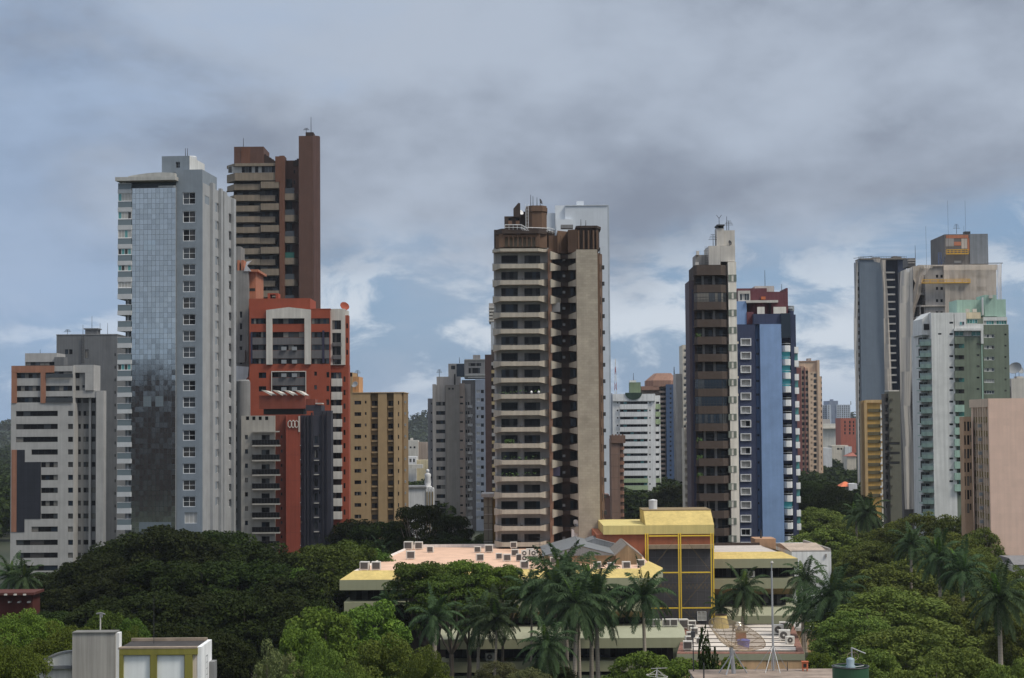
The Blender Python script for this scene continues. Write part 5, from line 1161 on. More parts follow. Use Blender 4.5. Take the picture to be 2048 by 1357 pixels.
b.face('right_wall', OLG, (1016, 806, 1206, None), [(1020, 876+82.5*i, 1096, 902+82.5*i, W4) for i in range(9)]+[(1170, 872+82.5*i, 1184, 884+82.5*i, W_ONE) for i in range(9)], 2.5, 16)
b.plates('green_pier', MINT, [(1004, 950, 1015, None)], 1.2, 2.49)
b.face('beige_room', BEG, (892, 716, 995, 770), [], 2, 8); b.face('teal_room', OLG, (893, 762, 1012, 800), [(896, 765, 975, 797, WS(4, 1, FR_WHITE, (G_TEAL, G_GREEN)))], 1.5, 8)
b.plates('mint_block', MINT, [(822, 624, 1008, 745)], 6, 14); b.plates('mint_tower', MINT, [(1026, 588, 1112, 745), (1112, 620, 1180, 748)], 4, 12); b.plates('pale_vent', CREAM, [(888, 690, 914, 714), (938, 690, 966, 714), (1058, 588, 1084, 612)], 3.4, 3.98)
b.face('right_penthouse', GW, (1014, 750, 1190, 806), [(1018, 776, 1188, 805, WS(9, 1, FR_WHITE, (G_TEAL, G_GREEN, G_PALE)))], 3, 12)
mb = MB(); q = b.rect(1012, 605, 1020, 735, 3); mb.tube((q[0], 3.4, q[1]), (q[0], 3.4, q[3]), .22, n=8); b.add('white_pipe', mb, WHITE2)
# curved balconies at the left
q = b.rect(556, 940, 636, 980, 1); u0, u1 = q[0], q[2]; rad = (u1-u0)
arc = [(u1-.02-rad*math.sin(math.pi/2*(1-k/7)), .3+rad*(1-math.cos(math.pi/2*(1-k/7)))*.75) for k in range(8)]
mb = MB(); mb.tray(arc, 0, .95, .14, .2, vback=6); me = mb.mesh('round_balcony', MINTP); mb = MB()
for p, r_ in zip(arc[:-1], arc[1:]): mb.tube((*p, 1.5), (*r_, 1.5), .05, n=4); mb.quad((*p, .96), (*r_, .96), (*r_, 1.48), (*p, 1.48))
mer = mb.mesh('glass_railing', glass('railing_glass_pale', (.25, .32, .31), .15)); z0 = b.w(600, 960, 1); DZ = 83*.27266/3600*430
for i in range(17):
    z = z0-DZ*i
    if z < -1: break
    o = obj('round_balcony', me, b.root, (0, 0, z)); obj('glass_railing', mer, o)
    obj('window', window_mesh(2.2, 1.9, 2, 1, FR_WHITE, (G_DARK, G_GREY, G_MID), i % 4), b.root, (u1-2.6, 3.9, z+.3))
b.plates('balcony_core', GW, [(566, 870, 636, None)], 4, 15); q = b.rect(568, 740, 636, 880, 1)
mb = MB(); mb.extr([(q[0], 2, q[1]), (q[2]-.01, 2, q[1]), (q[2]-.01, 2, q[3]+.9), (q[0]+.2, 2, q[3]-.7)], (0, 10, 0)); b.add('top_shoulder', mb, GW); b.plates('top_louver', FR_DARK, [(578, 800, 632, 845)], 1.9, 1.99)
b.done()

# ---- white block behind the pink building with a mesh dish
b = B('apartment_block', 'small off-white block at the right edge above the pink building', 480, D5, 1280)
b.plates('wall', CONW, [(1226, 1200, 1400, None)], 0, 10); b.plates('left_strip', GREYD, [(1204, 1260, 1226, None)], 1, 9); b.plates('top_box', CONW, [(1262, 1185, 1310, 1200)], 2, 5); b.done()
dish(b.world(b.u(1258, 1190, 1), 2, b.w(1258, 1200, 1)), 1.9, 'mesh satellite dish on the off-white block at the right edge', -.6, 55, FR_GREY); dish(b.world(b.u(1292, 1180, 1), 3, b.w(1292, 1185, 1)), 1.3, 'second smaller dish beside the mesh dish on the off-white block', .5, 60, FR_GREY)
# ---- pink building
PNK = M('wall_salmon_pink', (208, 172, 152), var=.05, streak=.06, grid=(1.2, 1.2, .03, .94)); PKS = M('wall_rosy_beige', (168, 140, 120)); PIER = M('pier_beige', (176, 156, 136)); MUS = M('spandrel_mustard_olive', (104, 88, 44)); ORP = M('spandrel_apricot', (160, 128, 100))
b = B('apartment_building', 'salmon pink blank-walled building with ribbed side at the right edge', 320, D6, 1085, -3.6)
dep = 17.5; q = b.rect(1085, 64, 1460, None, 0); mb = MB(); mb.box(q[0]+.31, q[2], .3, dep, 0, q[3]-.02); mb.box(q[0]+.02, q[2], -.02, .29, 0, q[3]); b.add('wall', mb, PNK)
ul = q[0]; ztop = q[3]; fl = [60, 225, 330, 435, 540, 645, 755, 860, 965]
mbs, mbp, mbm = MB(), MB(), MB()
mbs.box(ul+.32, ul+1, .31, dep-.01, 0, ztop-.05)
b.add('side_wall', mbs, PKS)
pv = [(.3, .8), (2.7, 3.2), (4.6, 5.4), (7.2, 7.7), (9.3, 10.1), (11.8, 12.3), (14, 14.7)]
for a_, c_ in pv: mbp.box(ul-.05, ul+.31, a_, c_, 0, ztop-1.5)
mbp.box(ul-.06, ul+.31, .3, dep, ztop-1.49, ztop); b.add('pier', mbp, PIER)
stp = (b.w(1085, 330)-b.w(1085, 435)); zf = b.w(1085, 225)
for i in range(-1, 10):
    z = zf-stp*i
    if z < 0: break
    for (a_, c_), (d_, e_) in zip(pv[:-1], pv[1:]):
        if i >= 0 and z+.5 < ztop-1.5: mbm.box(ul+.05, ul+.31, c_+.02, d_-.02, z-.5, z+.5)
        zt = min(z-.55+0, ztop-1.6); hgt = stp-1.15
        if z-.55 < ztop-1.6: obj('window', window_mesh(d_-c_-.05, hgt, 2, 1, FR_GREY, (G_DARK, G_MID, G_GREY), i % 4), b.root, (ul+.28, d_-.025, z-.55-hgt), (0, 0, R(-90)))
b.add('spandrel', mbm, MUS)
mb = MB()
for i in range(9):
    for v_ in (1.2, 6.0, 10.6):
        if (i*3+int(v_)) % 3 == 0: z = zf-stp*i-1.4; mb.box(ul-.6, ul-.06, v_, v_+.9, z, z+.6)
b.add('air_conditioner', mb, FR_GREY)
q2 = b.rect(896, 200, 956, None, dep); b.face('rear_wing', ORP, (898, 203, 957, None), [(899, 240+103*i, 911, 312+103*i, W_ONE) for i in range(7)]+[(921, 240+103*i, 938, 312+103*i, W_ONE) for i in range(7)]+[(943, 240+103*i, 954, 290+103*i, W_ONE) for i in range(7)], 12, 4)
b.done()
b = B('house', 'low grey corrugated roof at the foot of the pink building', 300, PX, 2040)
q = b.rect(2028, 1119, 2080, 1130, 0); mb = MB(); mb.prism([(q[0], 0), (q[2], 0), (q[2], 12), (q[0], 12)], q[1], q[3], top=[(q[0], 3), (q[2], 3), (q[2], 9), (q[0], 9)]); b.add('roof', mb, M('roof_corrugated_grey', (120, 116, 116), grid=(.5, 30, .08, .75))); b.plates('wall', CONW, [(2030, 1130, 2080, None)], .5, 11); b.done()
# ---- tower standing behind the viewpoint, seen only in the mirror glass, shade put into its dark brown
b0 = empty('apartment_tower', (-232, -110, 0), 'dark brown tower behind the viewpoint, mirrored in the glass tower', 'building'); mb = MB(); mb.box(-26, 24, -14, 0, 0, 60); mb.box(-10, 8, -10, -2, 60, 66); mb.box(12, 22, -10, -2, 60, 63); mb.build('wall', BROWND, b0)
mb = MB()
for i in range(19):
    mb.box(-25.8, 23.8, .01, .6, 1.5+3.1*i, 2.4+3.1*i)
mb.build('balcony', BRNP, b0)
b0 = empty('apartment_tower', (-176, -140, 0), 'grey tower behind the viewpoint, mirrored in the glass tower', 'building'); mb = MB(); mb.box(-22, 22, -14, 0, 0, 46); mb.build('wall', GREYD, b0); mb = MB()
for i in range(14): mb.box(-21, 21, .01, .08, 1.5+3.1*i, 2.8+3.1*i)
mb.build('window_band', G_DARK, b0)
TONE = (.97, .92)
# ================================================================ the long low yellow building and what stands on it
YSL = M('wall_pastel_yellow', (216, 189, 114), var=.12, streak=.14, k=1.02); FAS = M('fascia_pale_green', (122, 122, 98), var=.04, streak=.06); FASL = M('fascia_lime_cream', (150, 150, 126), var=.04, streak=.05, k=.8)
PROOF = M('roof_pink_metal', (228, 186, 158), var=.13, streak=0, grid=(30, .55, .05, .86), k=.95); UNDER = M('soffit_brown', (112, 96, 70)); BRW = M('wall_red_brown', (128, 74, 52), var=.06)
WPAR = M('parapet_white', (214, 206, 200), k=.8); BEAM = M('beam_weathered', (120, 106, 88), var=.15)
FRY = M('frame_yellow', (206, 158, 44), .5, .05, .05); DGL = glass('curtain_grey_glass', (.085, .082, .088), .55, .25); CORR = M('roof_grey_metal', (96, 98, 100), .6, .12, .15, grid=(.45, 60, .05, .86)); TANW = M('wall_stained_tan', (112, 94, 70), var=.22, streak=.3)
Y0 = 280.
cv = empty('civic_building', (0, Y0, 0), 'long low building with pastel yellow sloping eaves and pale green bands', 'building')
def wpt(px, py, Y): p = at(px, py, Y); return p
def lo(p, dz=0): return (p.x, p.y-Y0, p.z+dz)
def zz(px, py, Y): return at(px, py, Y).z
# upper roof of the front wing
zb, zt = zz(1000, 1178.5, Y0), zz(1000, 1158, Y0)
FL = Vector((at(679, 1160, Y0).x, Y0, 0)); FRt = Vector((at(1311, 1160, Y0).x, Y0, 0)); RR_ = Vector((24.6, 298.6, 0)); BR_ = Vector((24.6, 334, 0))
zs = zz(1000, 1139.5, Y0+3.0); bl = at_z(812, 1093, zs); BL_ = Vector((bl.x, bl.y, 0))
def V3(p, z): return (p.x, p.y-Y0, z)
ex = (FRt-FL).normalized(); lf = (BL_-FL).normalized()
iFL = FL+lf*3.2+Vector((1.6, 0, 0)); iFR = FRt+Vector((-2.2, 3.0, 0)); iRR = RR_+Vector((-2.4, 0, 0)); iBL = BL_+Vector((.8, 0, 0))
mb = MB()
ring = [FL, FRt, RR_]
for a_, c_ in zip(ring[:-1], ring[1:]): mb.quad(V3(a_, zb), V3(c_, zb), V3(c_, zt), V3(a_, zt))
mb.quad(V3(BL_, zb), V3(FL, zb), V3(FL, zt), V3(BL_, zt)); 
back = FL+Vector((4, 4, 0)); mb.quad(V3(FL, zb), V3(FRt, zb), V3(FRt+Vector((0, 8, 0)), zb), V3(FL+Vector((0, 8, 0)), zb))
mb.build('fascia', FAS, cv)
mb = MB()
mb.quad(V3(FL, zt), V3(FRt, zt), V3(iFR, zs), V3(iFL, zs)); mb.quad(V3(FRt, zt), V3(RR_, zt), V3(iRR, zs), V3(iFR, zs)); 
mb.build('sloping_eave', YSL, cv)
mb = MB(); mb.quad(V3(BL_, zt), V3(FL, zt), V3(iFL, zs), V3(iBL, zs+.1)); mb.quad(V3(iFL, zs), V3(iBL, zs+.1), V3(iBL+Vector((.5, 0, 0)), zs-.6), V3(iFL+Vector((.5, 0, 0)), zs-.6)); mb.build('side_parapet', WPAR, cv)
mb = MB(); mb.quad(V3(iFL, zs-.25), V3(iFR, zs-.25), V3(iRR, zs-.25), V3(Vector((iRR.x, BL_.y, 0)), zs-.25), V3(iBL, zs-.25)); mb.build('roof', PROOF, cv)
mb = MB(); y_ = BL_.y-Y0; mb.box(iBL.x, 26, y_-.2, y_+.2, zb, zs+.3); mb.build('back_parapet', WPAR, cv)
mb = MB()
for (a_, c_), (d_, e_) in (((iFL, iFR), (0, .25)),): mb.quad(V3(a_, zs-.25), V3(c_, zs-.25), V3(c_, zs), V3(a_, zs))
mb.build('eave_back', YSL, cv)
# bodies and bands below
X = lambda px, Y: at(px, 1200, Y).x
mb = MB(); mb.box(X(700, 284)+1, X(1296, 284), 4.6, 50, 0, zb-.02); mb.box(X(880, 280), X(1345, 280), 1.0, 4.5, 0, zz(1000, 1262, 276)-.1); mb.build('core', BRND, cv)
def band(name, prof, x0, x1, mat):
    mb = MB(); mb.extr([(x0, y-Y0, z) for y, z in prof], (x1-x0, 0, 0)); return mb.build(name, mat, cv)
x0, x1 = X(688, 280), X(1298, 280)
z1, z2, z3 = zz(1000, 1202.5, 280), zz(1000, 1225, 280), zz(1000, 1237, 283)
band('pale_band', [(280, z1), (280, z2), (288, z2), (288, z1)], x0, x1, FAS); band('soffit', [(280.02, z2-.01), (283, z3), (288, z3), (288, z2-.01)], x0+.05, x1-.05, UNDER)
x0, x1 = X(880, 274), X(1371, 274); z1, z2, z3 = zz(1000, 1260, 277), zz(1000, 1278.5, 274), zz(1000, 1298.5, 274)
band('sloping_band', [(277, z1), (274, z2), (288, z2), (288, z1)], x0, x1, FASL); band('pale_band', [(274, z2-.003), (274, z3), (288, z3), (288, z2-.003)], x0, x1, FAS)
z1, z2 = zz(1000, 1324, 275), zz(1000, 1345, 275); band('pale_band', [(275, z1), (275, z2), (288, z2), (288, z1)], x0, X(1330, 275), FAS)
def wrow(px0, px1, py0, py1, Y, n, cols=5):
    z0_, z1_ = zz(1000, py1, Y), zz(1000, py0, Y); xa, xb = X(px0, Y), X(px1, Y); w = (xb-xa)/n
    for k in range(n): obj('window', window_mesh(w-.02, z1_-z0_, cols, 1, FR_DARK, (G_DARK, G_DARK, G_DARK, G_GREY), k % 4, .06), cv, (xa+w*k, Y-Y0, z0_))
wrow(700, 1294, 1174, 1203, 283.4, 10); wrow(700, 1294, 1236, 1262, 284.0, 10); wrow(890, 1345, 1298, 1326, 279.5, 8)
# right wing
Y1 = 320.
zb2, zt2 = zz(1500, 1136.5, Y1), zz(1500, 1118, Y1); xa, xb = X(1428, Y1), X(1597, Y1); zs2 = zz(1500, 1104, Y1+3)
Q = lambda x, y, z: (x, y-Y0, z)
mb = MB(); mb.quad(Q(xa, Y1, zb2), Q(xb, Y1, zb2), Q(xb, Y1, zt2), Q(xa, Y1, zt2)); mb.quad(Q(xb, Y1, zb2), Q(xb-1, Y1+24, zb2), Q(xb-1, Y1+24, zt2), Q(xb, Y1, zt2)); mb.quad(Q(xa, Y1, zb2), Q(xb, Y1, zb2), Q(xb, Y1+10, zb2), Q(xa, Y1+10, zb2)); mb.build('fascia', FAS, cv)
mb = MB(); mb.quad(Q(xa, Y1, zt2), Q(xb, Y1, zt2), Q(xb-2.4, Y1+3, zs2), Q(xa, Y1+3, zs2)); mb.quad(Q(xb, Y1, zt2), Q(xb-1, Y1+24, zt2), Q(xb-3.4, Y1+21, zs2), Q(xb-2.4, Y1+3, zs2)); mb.quad(Q(xa, Y1+3, zs2), Q(xb-2.4, Y1+3, zs2), Q(xb-2.4, Y1+3.01, zs2-.25), Q(xa, Y1+3.01, zs2-.25)); mb.build('sloping_eave', YSL, cv)
mb = MB(); mb.quad(Q(xa, Y1+3, zs2-.25), Q(xb-2.4, Y1+3, zs2-.25), Q(xb-3.4, Y1+24, zs2-.25), Q(xa, Y1+24, zs2-.25)); mb.build('roof', M('roof_pale_grey', (200, 190, 182), grid=(30, .55, .05, .86), k=.9), cv)
mb = MB(); mb.box(xa, X(1572, Y1+4), Y1+4-Y0+.6, Y1+24-Y0, 0, zb2-.02); mb.box(xa, xb-3.5, Y1+23.6-Y0, Y1+24-Y0, zb2, zs2+.25); mb.build('core', BRND, cv)
z1, z2, z3 = zz(1500, 1158, Y1), zz(1500, 1178, Y1), zz(1500, 1189.5, Y1+3); band('pale_band', [(Y1, z1), (Y1, z2), (Y1+8, z2), (Y1+8, z1)], xa, X(1598, Y1), FAS); band('soffit', [(Y1+.02, z2-.01), (Y1+3, z3), (Y1+8, z3), (Y1+8, z2-.01)], xa+.05, X(1592, Y1), UNDER)
z1, z2, z3 = zz(1500, 1215.5, Y1), zz(1500, 1232, Y1-3), zz(1500, 1249.5, Y1-3); band('sloping_band', [(Y1, z1), (Y1-3, z2), (Y1+8, z2), (Y1+8, z1)], xa, X(1600, Y1), FASL); band('pale_band', [(Y1-3, z2-.003), (Y1-3, z3), (Y1+8, z3), (Y1+8, z2-.003)], xa, X(1600, Y1), FAS)
mb = MB(); mb.box(X(1430, Y1+1), X(1596, Y1), Y1+.5-Y0, Y1+6-Y0, z3-4.5, z3-.01); mb.build('ground_floor', BRND, cv)
wrow(1430, 1590, 1134, 1160, Y1+3.4, 5, 4); wrow(1430, 1572, 1187, 1217, Y1+4.0, 4, 4)
# middle block
YM = 314.
zA, zB, zC, zD = zz(1300, 1098, YM), zz(1300, 1069, YM), zz(1300, 1051, YM), zz(1300, 1022, YM+5)
mb = MB(); mb.box(X(1194, YM), X(1430, YM)-.05, YM+.4-Y0, YM+20-Y0, 0, zB); mb.build('brown_wall', BRW, cv)
mb = MB(); xl, xm, xr = X(1208, YM), X(1293, YM), X(1430, YM)
mb.box(xl, xr, YM-.1-Y0, YM+20.2-Y0, zB+.005, zC); mb.build('fascia', FASL if False else M('fascia_ochre_yellow', (196, 178, 112), var=.05, streak=.1, k=.75), cv)
mb = MB(); mb.extr([(xm, YM-.1-Y0, zC+.004), (xm, YM+5-Y0, zD), (xm, YM+14-Y0, zD), (xm, YM+14-Y0, zC+.004)], (xr-xm, 0, 0)); mb.build('sloping_roof', YSL, cv)
mb = MB(); mb.box(xm-.1, xr+.1, YM+4.9-Y0, YM+14.2-Y0, zD+.004, zD+.15); mb.build('roof_edge', UNDER, cv)
mb = MB(); mb.box(X(1297, YM), xr-.1, YM-.9-Y0, YM+.39-Y0, zA, zz(1300, 1090, YM)); mb.build('beam', BEAM, cv)
zg = zz(1300, 1252, YM); a_, c_ = X(1295, YM), X(1429, YM)
obj('curtain_wall', window_mesh(c_-a_, zA-zg-.01, 8, 9, M('mullion_grey', (84, 82, 84)), (DGL,), 0, .08), cv, (a_, YM+.1-Y0, zg))
mb = MB(); mb.box(a_, c_, YM-.5-Y0, YM+.3-Y0, 0, zg); mb.build('base_wall', FR_DARK, cv)
obj('pale_window', window_mesh(1.6, 1.6, 2, 2, FR_WHITE, (G_PALE,), 0), cv, (X(1394, YM), YM-.02-Y0, zz(1400, 1242, YM)))
YF = YM-2.2; mb = MB(); zt_ = zz(1300, 1067, YF)
for px in (1292.5, 1297, 1358.5, 1362.5, 1423.5, 1428): x = X(px, YF); mb.box(x-.1, x+.1, YF-.1-Y0, YF+.1-Y0, zz(px, 1252, YF)-4, zt_)
for py in (1072, 1145.5, 1216.5): z = zz(1360, py, YF); mb.box(X(1298, YF)+.14, X(1358.5, YF)-.14, YF-.1-Y0, YF+.1-Y0, z-.1, z+.1); mb.box(X(1362.5, YF)+.14, X(1423.5, YF)-.14, YF-.1-Y0, YF+.1-Y0, z-.1, z+.1)
mb.build('yellow_frame', FRY, cv)
mb = MB(); DK = M('frame_dull_ochre', (96, 80, 54))
for (pa, ya), (pb_, yb_) in (((1298, 1145), (1358, 1070)), ((1363, 1070), (1423, 1145)), ((1298, 1145), (1358, 1216)), ((1363, 1216), (1423, 1145)), ((1363, 1217), (1400, 1250)), ((1330, 1217), (1358, 1250))): mb.tube(lo(at(pa, ya, YF)), lo(at(pb_, yb_, YF)), .045, n=4)
for py in (1146, 1168, 1217):
    for px in range(1298, 1420, 8):
        if abs(px-1360) < 5: continue
        mb.tube(lo(at(px, py, YF)), lo(at(px+4, py+10, YF)), .035, n=4); mb.tube(lo(at(px+4, py+10, YF)), lo(at(px+8, py, YF)), .035, n=4)
mb.build('brace', DK, cv)
# grey metal roofs on top
def gable(name, pl, pa, pr, base, Y, dep, wall, roof):
    """front gable from pixel points left eave, apex, right eave"""
    L_, A_, R__ = at(*pl, Y), at(*pa, Y), at(*pr, Y); zb_ = at(*base, Y).z; mb = MB()
    mb.extr([lo(Vector((L_.x, Y, zb_))), lo(Vector((R__.x, Y, zb_))), lo(R__), lo(A_), lo(L_)], (0, dep, 0)); mb.build(name+'_wall', wall, cv); mb = MB()
    for p, q in ((L_, A_), (A_, R__)):
        d = (q-p).normalized(); nrm = Vector((-d.z, 0, d.x)); a0, a1 = p+nrm*.03-d*.3*(p is L_), q+nrm*.03+d*.3*(q is R__)
        mb.extr([lo(a0), lo(a1), lo(a1+nrm*.12), lo(a0+nrm*.12)], (0, dep+.3, 0))
    return mb.build(name+'_roof', roof, cv)
gable('lean_to', (1089, 1113), (1160, 1093), (1231, 1111), (1160, 1136), 296, 24, TANW, CORR)
p, q = at(1092, 1112.5, 295.8), at(1229, 1111, 295.8); ap = at(1160, 1094, 295.8); mb = MB(); mb.extr([lo(p), lo(q), lo(ap)], (0, -.06, 0)); mb.build('lean_to_cladding', CORR, cv)
gable('shed', (1232, 1111), (1254, 1091), (1284, 1114), (1254, 1136), 294, 16, TANW, M('roof_weathered_brown', (112, 104, 96), grid=(.45, 60, .05, .8)))
gable('back_shed', (1150, 1094), (1190, 1079), (1232, 1090), (1190, 1100), 312, 8, CORR, CORR)
# ---- annex in front
zr = 5.0
an = empty('annex_building', (0, 262, 0), 'low annex with white ribbed flat roof, rusty brown edge strips and tan walls', 'building'); AY = 262.
TL, TR, BL2, BR2 = at_z(1372, 1248, zr), at_z(1586, 1248, zr), at_z(1354, 1307, zr), at_z(1609, 1307, zr)
A = lambda p, z=None: (p.x, p.y-AY, p.z if z is None else z)
mb = MB(); mb.prism([A(BL2)[:2], A(BR2)[:2], A(TR)[:2], A(TL)[:2]], 0, zr-1.0); mb.build('wall', M('wall_tan_render', (170, 138, 104)), an)
mb = MB(); mb.prism([(A(BL2)[0]-.05, A(BL2)[1]-.1), (A(BR2)[0]+.05, A(BR2)[1]-.1), (A(TR)[0]+.05, A(TR)[1]), (A(TL)[0]-.05, A(TL)[1])], zr-.99, zr-.1); mb.build('fascia', FASL, an)
mb = MB(); mb.prism([A(BL2)[:2], A(BR2)[:2], A(TR)[:2], A(TL)[:2]], zr-.098, zr-.02); mb.build('edge_tiles', M('tile_rusty_brown', (108, 74, 62), var=.3, scale=1.2), an)
RIBW = M('roof_white_ribbed', (206, 194, 182), var=.2, streak=.0, k=.95); mb = MB(); ins = 2.0; n = 7
f = lambda s, t: (BL2.lerp(BR2, s)).lerp(TL.lerp(TR, s), t)
for k in range(n):
    t0, t1 = .05+.9*k/n, .05+.9*(k+1)/n-.012
    pts = [A(f(.055, t0)), A(f(.935, t0)), A(f(.945, t1)), A(f(.06, t1))]; mb.prism([p[:2] for p in pts], zr-.019, zr+.12)
mb.build('roof_sheet', RIBW, an)
mb = MB()
for k in range(n+1):
    t = .05+.9*k/n-.006; a_, c_ = A(f(.05, t)), A(f(.95, t)); mb.tube((a_[0], a_[1], zr+.15), (c_[0], c_[1], zr+.15), .07, n=4)
mb.build('roof_rib', FR_DARK, an)
# ---- other small buildings close by
b = B('warehouse', 'white warehouse with a low stained pitched roof right of the civic building', 338, PX, 1630, 2)
b.plates('wall', M('wall_whitewash', (206, 206, 206), var=.06), [(1588, 1104, 1667, None)], 0, 26)
q = b.rect(1588, 1104, 1667, None, 0); zq = q[3]; zr_ = b.w(1614, 1086, 12); mb = MB(); mb.extr([(q[0], .3, zq+.01), (q[0], 12, zr_), (q[0], 25, zq+.01)], (q[2]-q[0]-.4, 0, 0)); b.add('roof', mb, M('roof_stained_tile', (148, 132, 118), var=.2, grid=(.5, 40, .06, .82)))
mb = MB(); mb.box(q[0], q[2], 0.01, .28, zq+.01, zq+.25); mb.box(q[2]-.38, q[2], .29, 25, zq+.01, zq+.6); mb.box(b.u(1650, 1110), b.u(1653, 1110), -.3, -.01, zq-1, zq-.4); b.add('parapet', mb, TAUL); b.done()
b = B('small_house', 'white rooftop wall with smudged markings behind the grey metal roofs', 335, PX, 1178); b.plates('wall', M('wall_smudged_white', (200, 196, 190), var=.18, streak=.25), [(1146, 1059, 1212, None)], 0, 8); b.plates('wall_cap', TAUL, [(1146, 1057, 1212, 1060)], -.2, 8.2)
b.plates('lower_wall', M('wall_smudged_white', (200, 196, 190)), [(1170, 1080, 1250, None)], -3, -1); b.done()
dish(at(1152, 1060, 335)+Vector((0, 1, 0)), .8, 'left one of two white dishes on the smudged white wall', 2.4, 70); dish(at(1168, 1060, 335)+Vector((0, 1, 0)), .8, 'right one of two white dishes on the smudged white wall', -2.4, 70)
b = B('small_house', 'stained brick stub wall between the blue tower and the yellow eave', 345, PX, 1535); b.plates('wall', M('wall_stained_brick', (150, 116, 90), var=.2, streak=.25), [(1514, 1078, 1556, None)], 0, 6); b.done()
bant(b, 1541-19, 1060, 1080, 2, 'pale pipe standing by the stained brick stub wall', th=.2, )
b = B('house', 'red timber house with rafters under the left grove', 258, PX, 35); RT = M('wall_dark_red', (66, 28, 22)); b.plates('wall', RT, [(-40, 1191, 64, None)], 1, 5); b.plates('roof', M('roof_red_brown', (70, 36, 30)), [(-44, 1186, 68, 1191)], -.6, 5)
mb = MB()
for k in range(3): q = b.rect(8+19*k, 1186, 13+19*k, 1190, -1); mb.box(q[0], q[2], -1, .99, q[1]-.1, q[1]+.1); q = b.rect(16+19*k, 1202, 20+19*k, 1205, 0); mb.box(q[0], q[2], 0, .99, q[1]-.1, q[1]+.1)
b.add('rafter', mb, CREAM); b.done()
b = B('house', 'low tan wall and house glimpsed between the palms right of the annex', 300, PX, 1640); b.plates('wall', M('wall_tan_render', (170, 138, 104)), [(1588, 1262, 1700, None)], 0, 8); b.plates('ledge', CREAM, [(1586, 1256, 1702, 1262)], -.4, 8.3); b.done()
b = B('house', 'beige wall glimpsed through the trunks under the grove', 262, PX, 545); b.plates('wall', M('wall_rose_cream', (170, 150, 135)), [(500, 1262, 590, None)], 0, 6); b.done()
# ---- roof plant: condensers
AC_W = M('condenser_white', (204, 200, 192), .5, .05, .08, k=.8); AC_D = M('condenser_grille', (70, 66, 64), .7)
def make_ac(fan):
    o = bpy.data.objects.new('air_conditioner', None); COL.objects.link(o); mb = MB(); mb.box(-.5, .5, -.4, .4, .08, .95); mb.box(-.4, -.3, -.38, .38, 0, .08); mb.box(.3, .4, -.38, .38, 0, .08); mb.build('casing', AC_W, o); mb = MB()
    if fan:
        n = 16; r_ = .33; mb.extr([(r_*math.cos(2*math.pi*k/n)-.08, -.405, .52+r_*math.sin(2*math.pi*k/n)) for k in range(n)], (0, -.03, 0)); mb.build('fan_grille', AC_D, o)
        mb = MB(); mb.extr([(.09*math.cos(2*math.pi*k/n)-.08, -.44, .52+.09*math.sin(2*math.pi*k/n)) for k in range(n)], (0, -.03, 0)); mb.build('fan_hub', AC_W, o)
    else:
        mb.box(-.4, .4, -.43, -.405, .18, .86); mb.build('grille', AC_D, o)
    return o
protos = {}
def ac(px, py, z, label, fan=False, s=1.35, group='air conditioner condensers on the roofs'):
    if fan not in protos: o = protos[fan] = make_ac(fan)
    else: o = copy_tree(protos[fan])
    p = at_z(px, py, z); o.location = p; o.scale = (s, s, s); o.rotation_euler = (0, 0, rnd.uniform(-.15, .15)); tag(o, label, 'air conditioner', group); return o
zR = zs-.24; c7 = lambda x, y: cp(D7, x, y); c8 = lambda x, y: cp(D8, x, y)
LAB = [((598, 380), 'tall white condenser at the far left corner of the pink roof, behind its neighbour', 1.6), ((675, 378), 'white condenser on the pink roof edge, right of the corner pair', 1.5), ((612, 452), 'white condenser on the pink roof just behind the layered tree top, by the corner', 1.5), ((763, 402), 'white condenser alone on the pink roof back edge, left part', 1.2), ((1123, 402), 'left condenser of the close pair at the pink roof back edge', 1.2), ((1208, 402), 'right condenser of the close pair at the pink roof back edge', 1.5), ((1397, 368), 'condenser on the very back parapet below the middle tower', 1.2), ((1640, 397), 'condenser at the back of the pink roof nearest the grey metal roof', 1.2), ((1408, 430), 'lone condenser in the middle of the pink roof', 1.3), ((1520, 426), 'condenser behind the double fan units', 1.3), ((1140, 466), 'condenser just behind the layered tree crown, left one', 1.3), ((1285, 452), 'small condenser behind the layered tree crown, middle one', 1.1), ((1345, 468), 'condenser right of the layered tree crown in the middle row', 1.3), ((1445, 468), 'condenser touching the double fan units on their left', 1.3), ((1478, 526), 'condenser at the front of the pink roof below the double fan units', 1.35), ((265, 536), 'left condenser at the front left end of the yellow eave', 1.45), ((352, 536), 'second condenser from the left end of the yellow eave', 1.45)]
for (x, y), l, s_ in LAB: ac(*c7(x, y), zR if (x, y) != (1397, 368) else zs+.3, l, False, s_)
for x, l in ((1483, 'left white double fan unit on the pink roof'), (1553, 'right white double fan unit on the pink roof')):
    p = at_z(*c7(x, 470), zR); o = empty('double_fan_unit', p, l, 'air conditioner', 'double fan units on the pink roof'); mb = MB(); mb.box(-.6, .6, -.4, .4, .1, 1.75); mb.box(-.5, .5, -.35, .35, 0, .1); mb.build('casing', AC_W, o)
    for z in (.55, 1.3):
        mb = MB(); n = 16; mb.extr([(.34*math.cos(2*math.pi*k/n)-.1, -.405, z+.34*math.sin(2*math.pi*k/n)) for k in range(n)], (0, -.03, 0)); g_ = mb.build('fan_grille', AC_D, o); mb = MB(); mb.extr([(.15*math.cos(2*math.pi*k/n)-.1, -.44, z+.15*math.sin(2*math.pi*k/n)) for k in range(n)], (0, -.03, 0)); mb.build('fan_hub', AC_W, g_)
    o.scale = (1.1,)*3
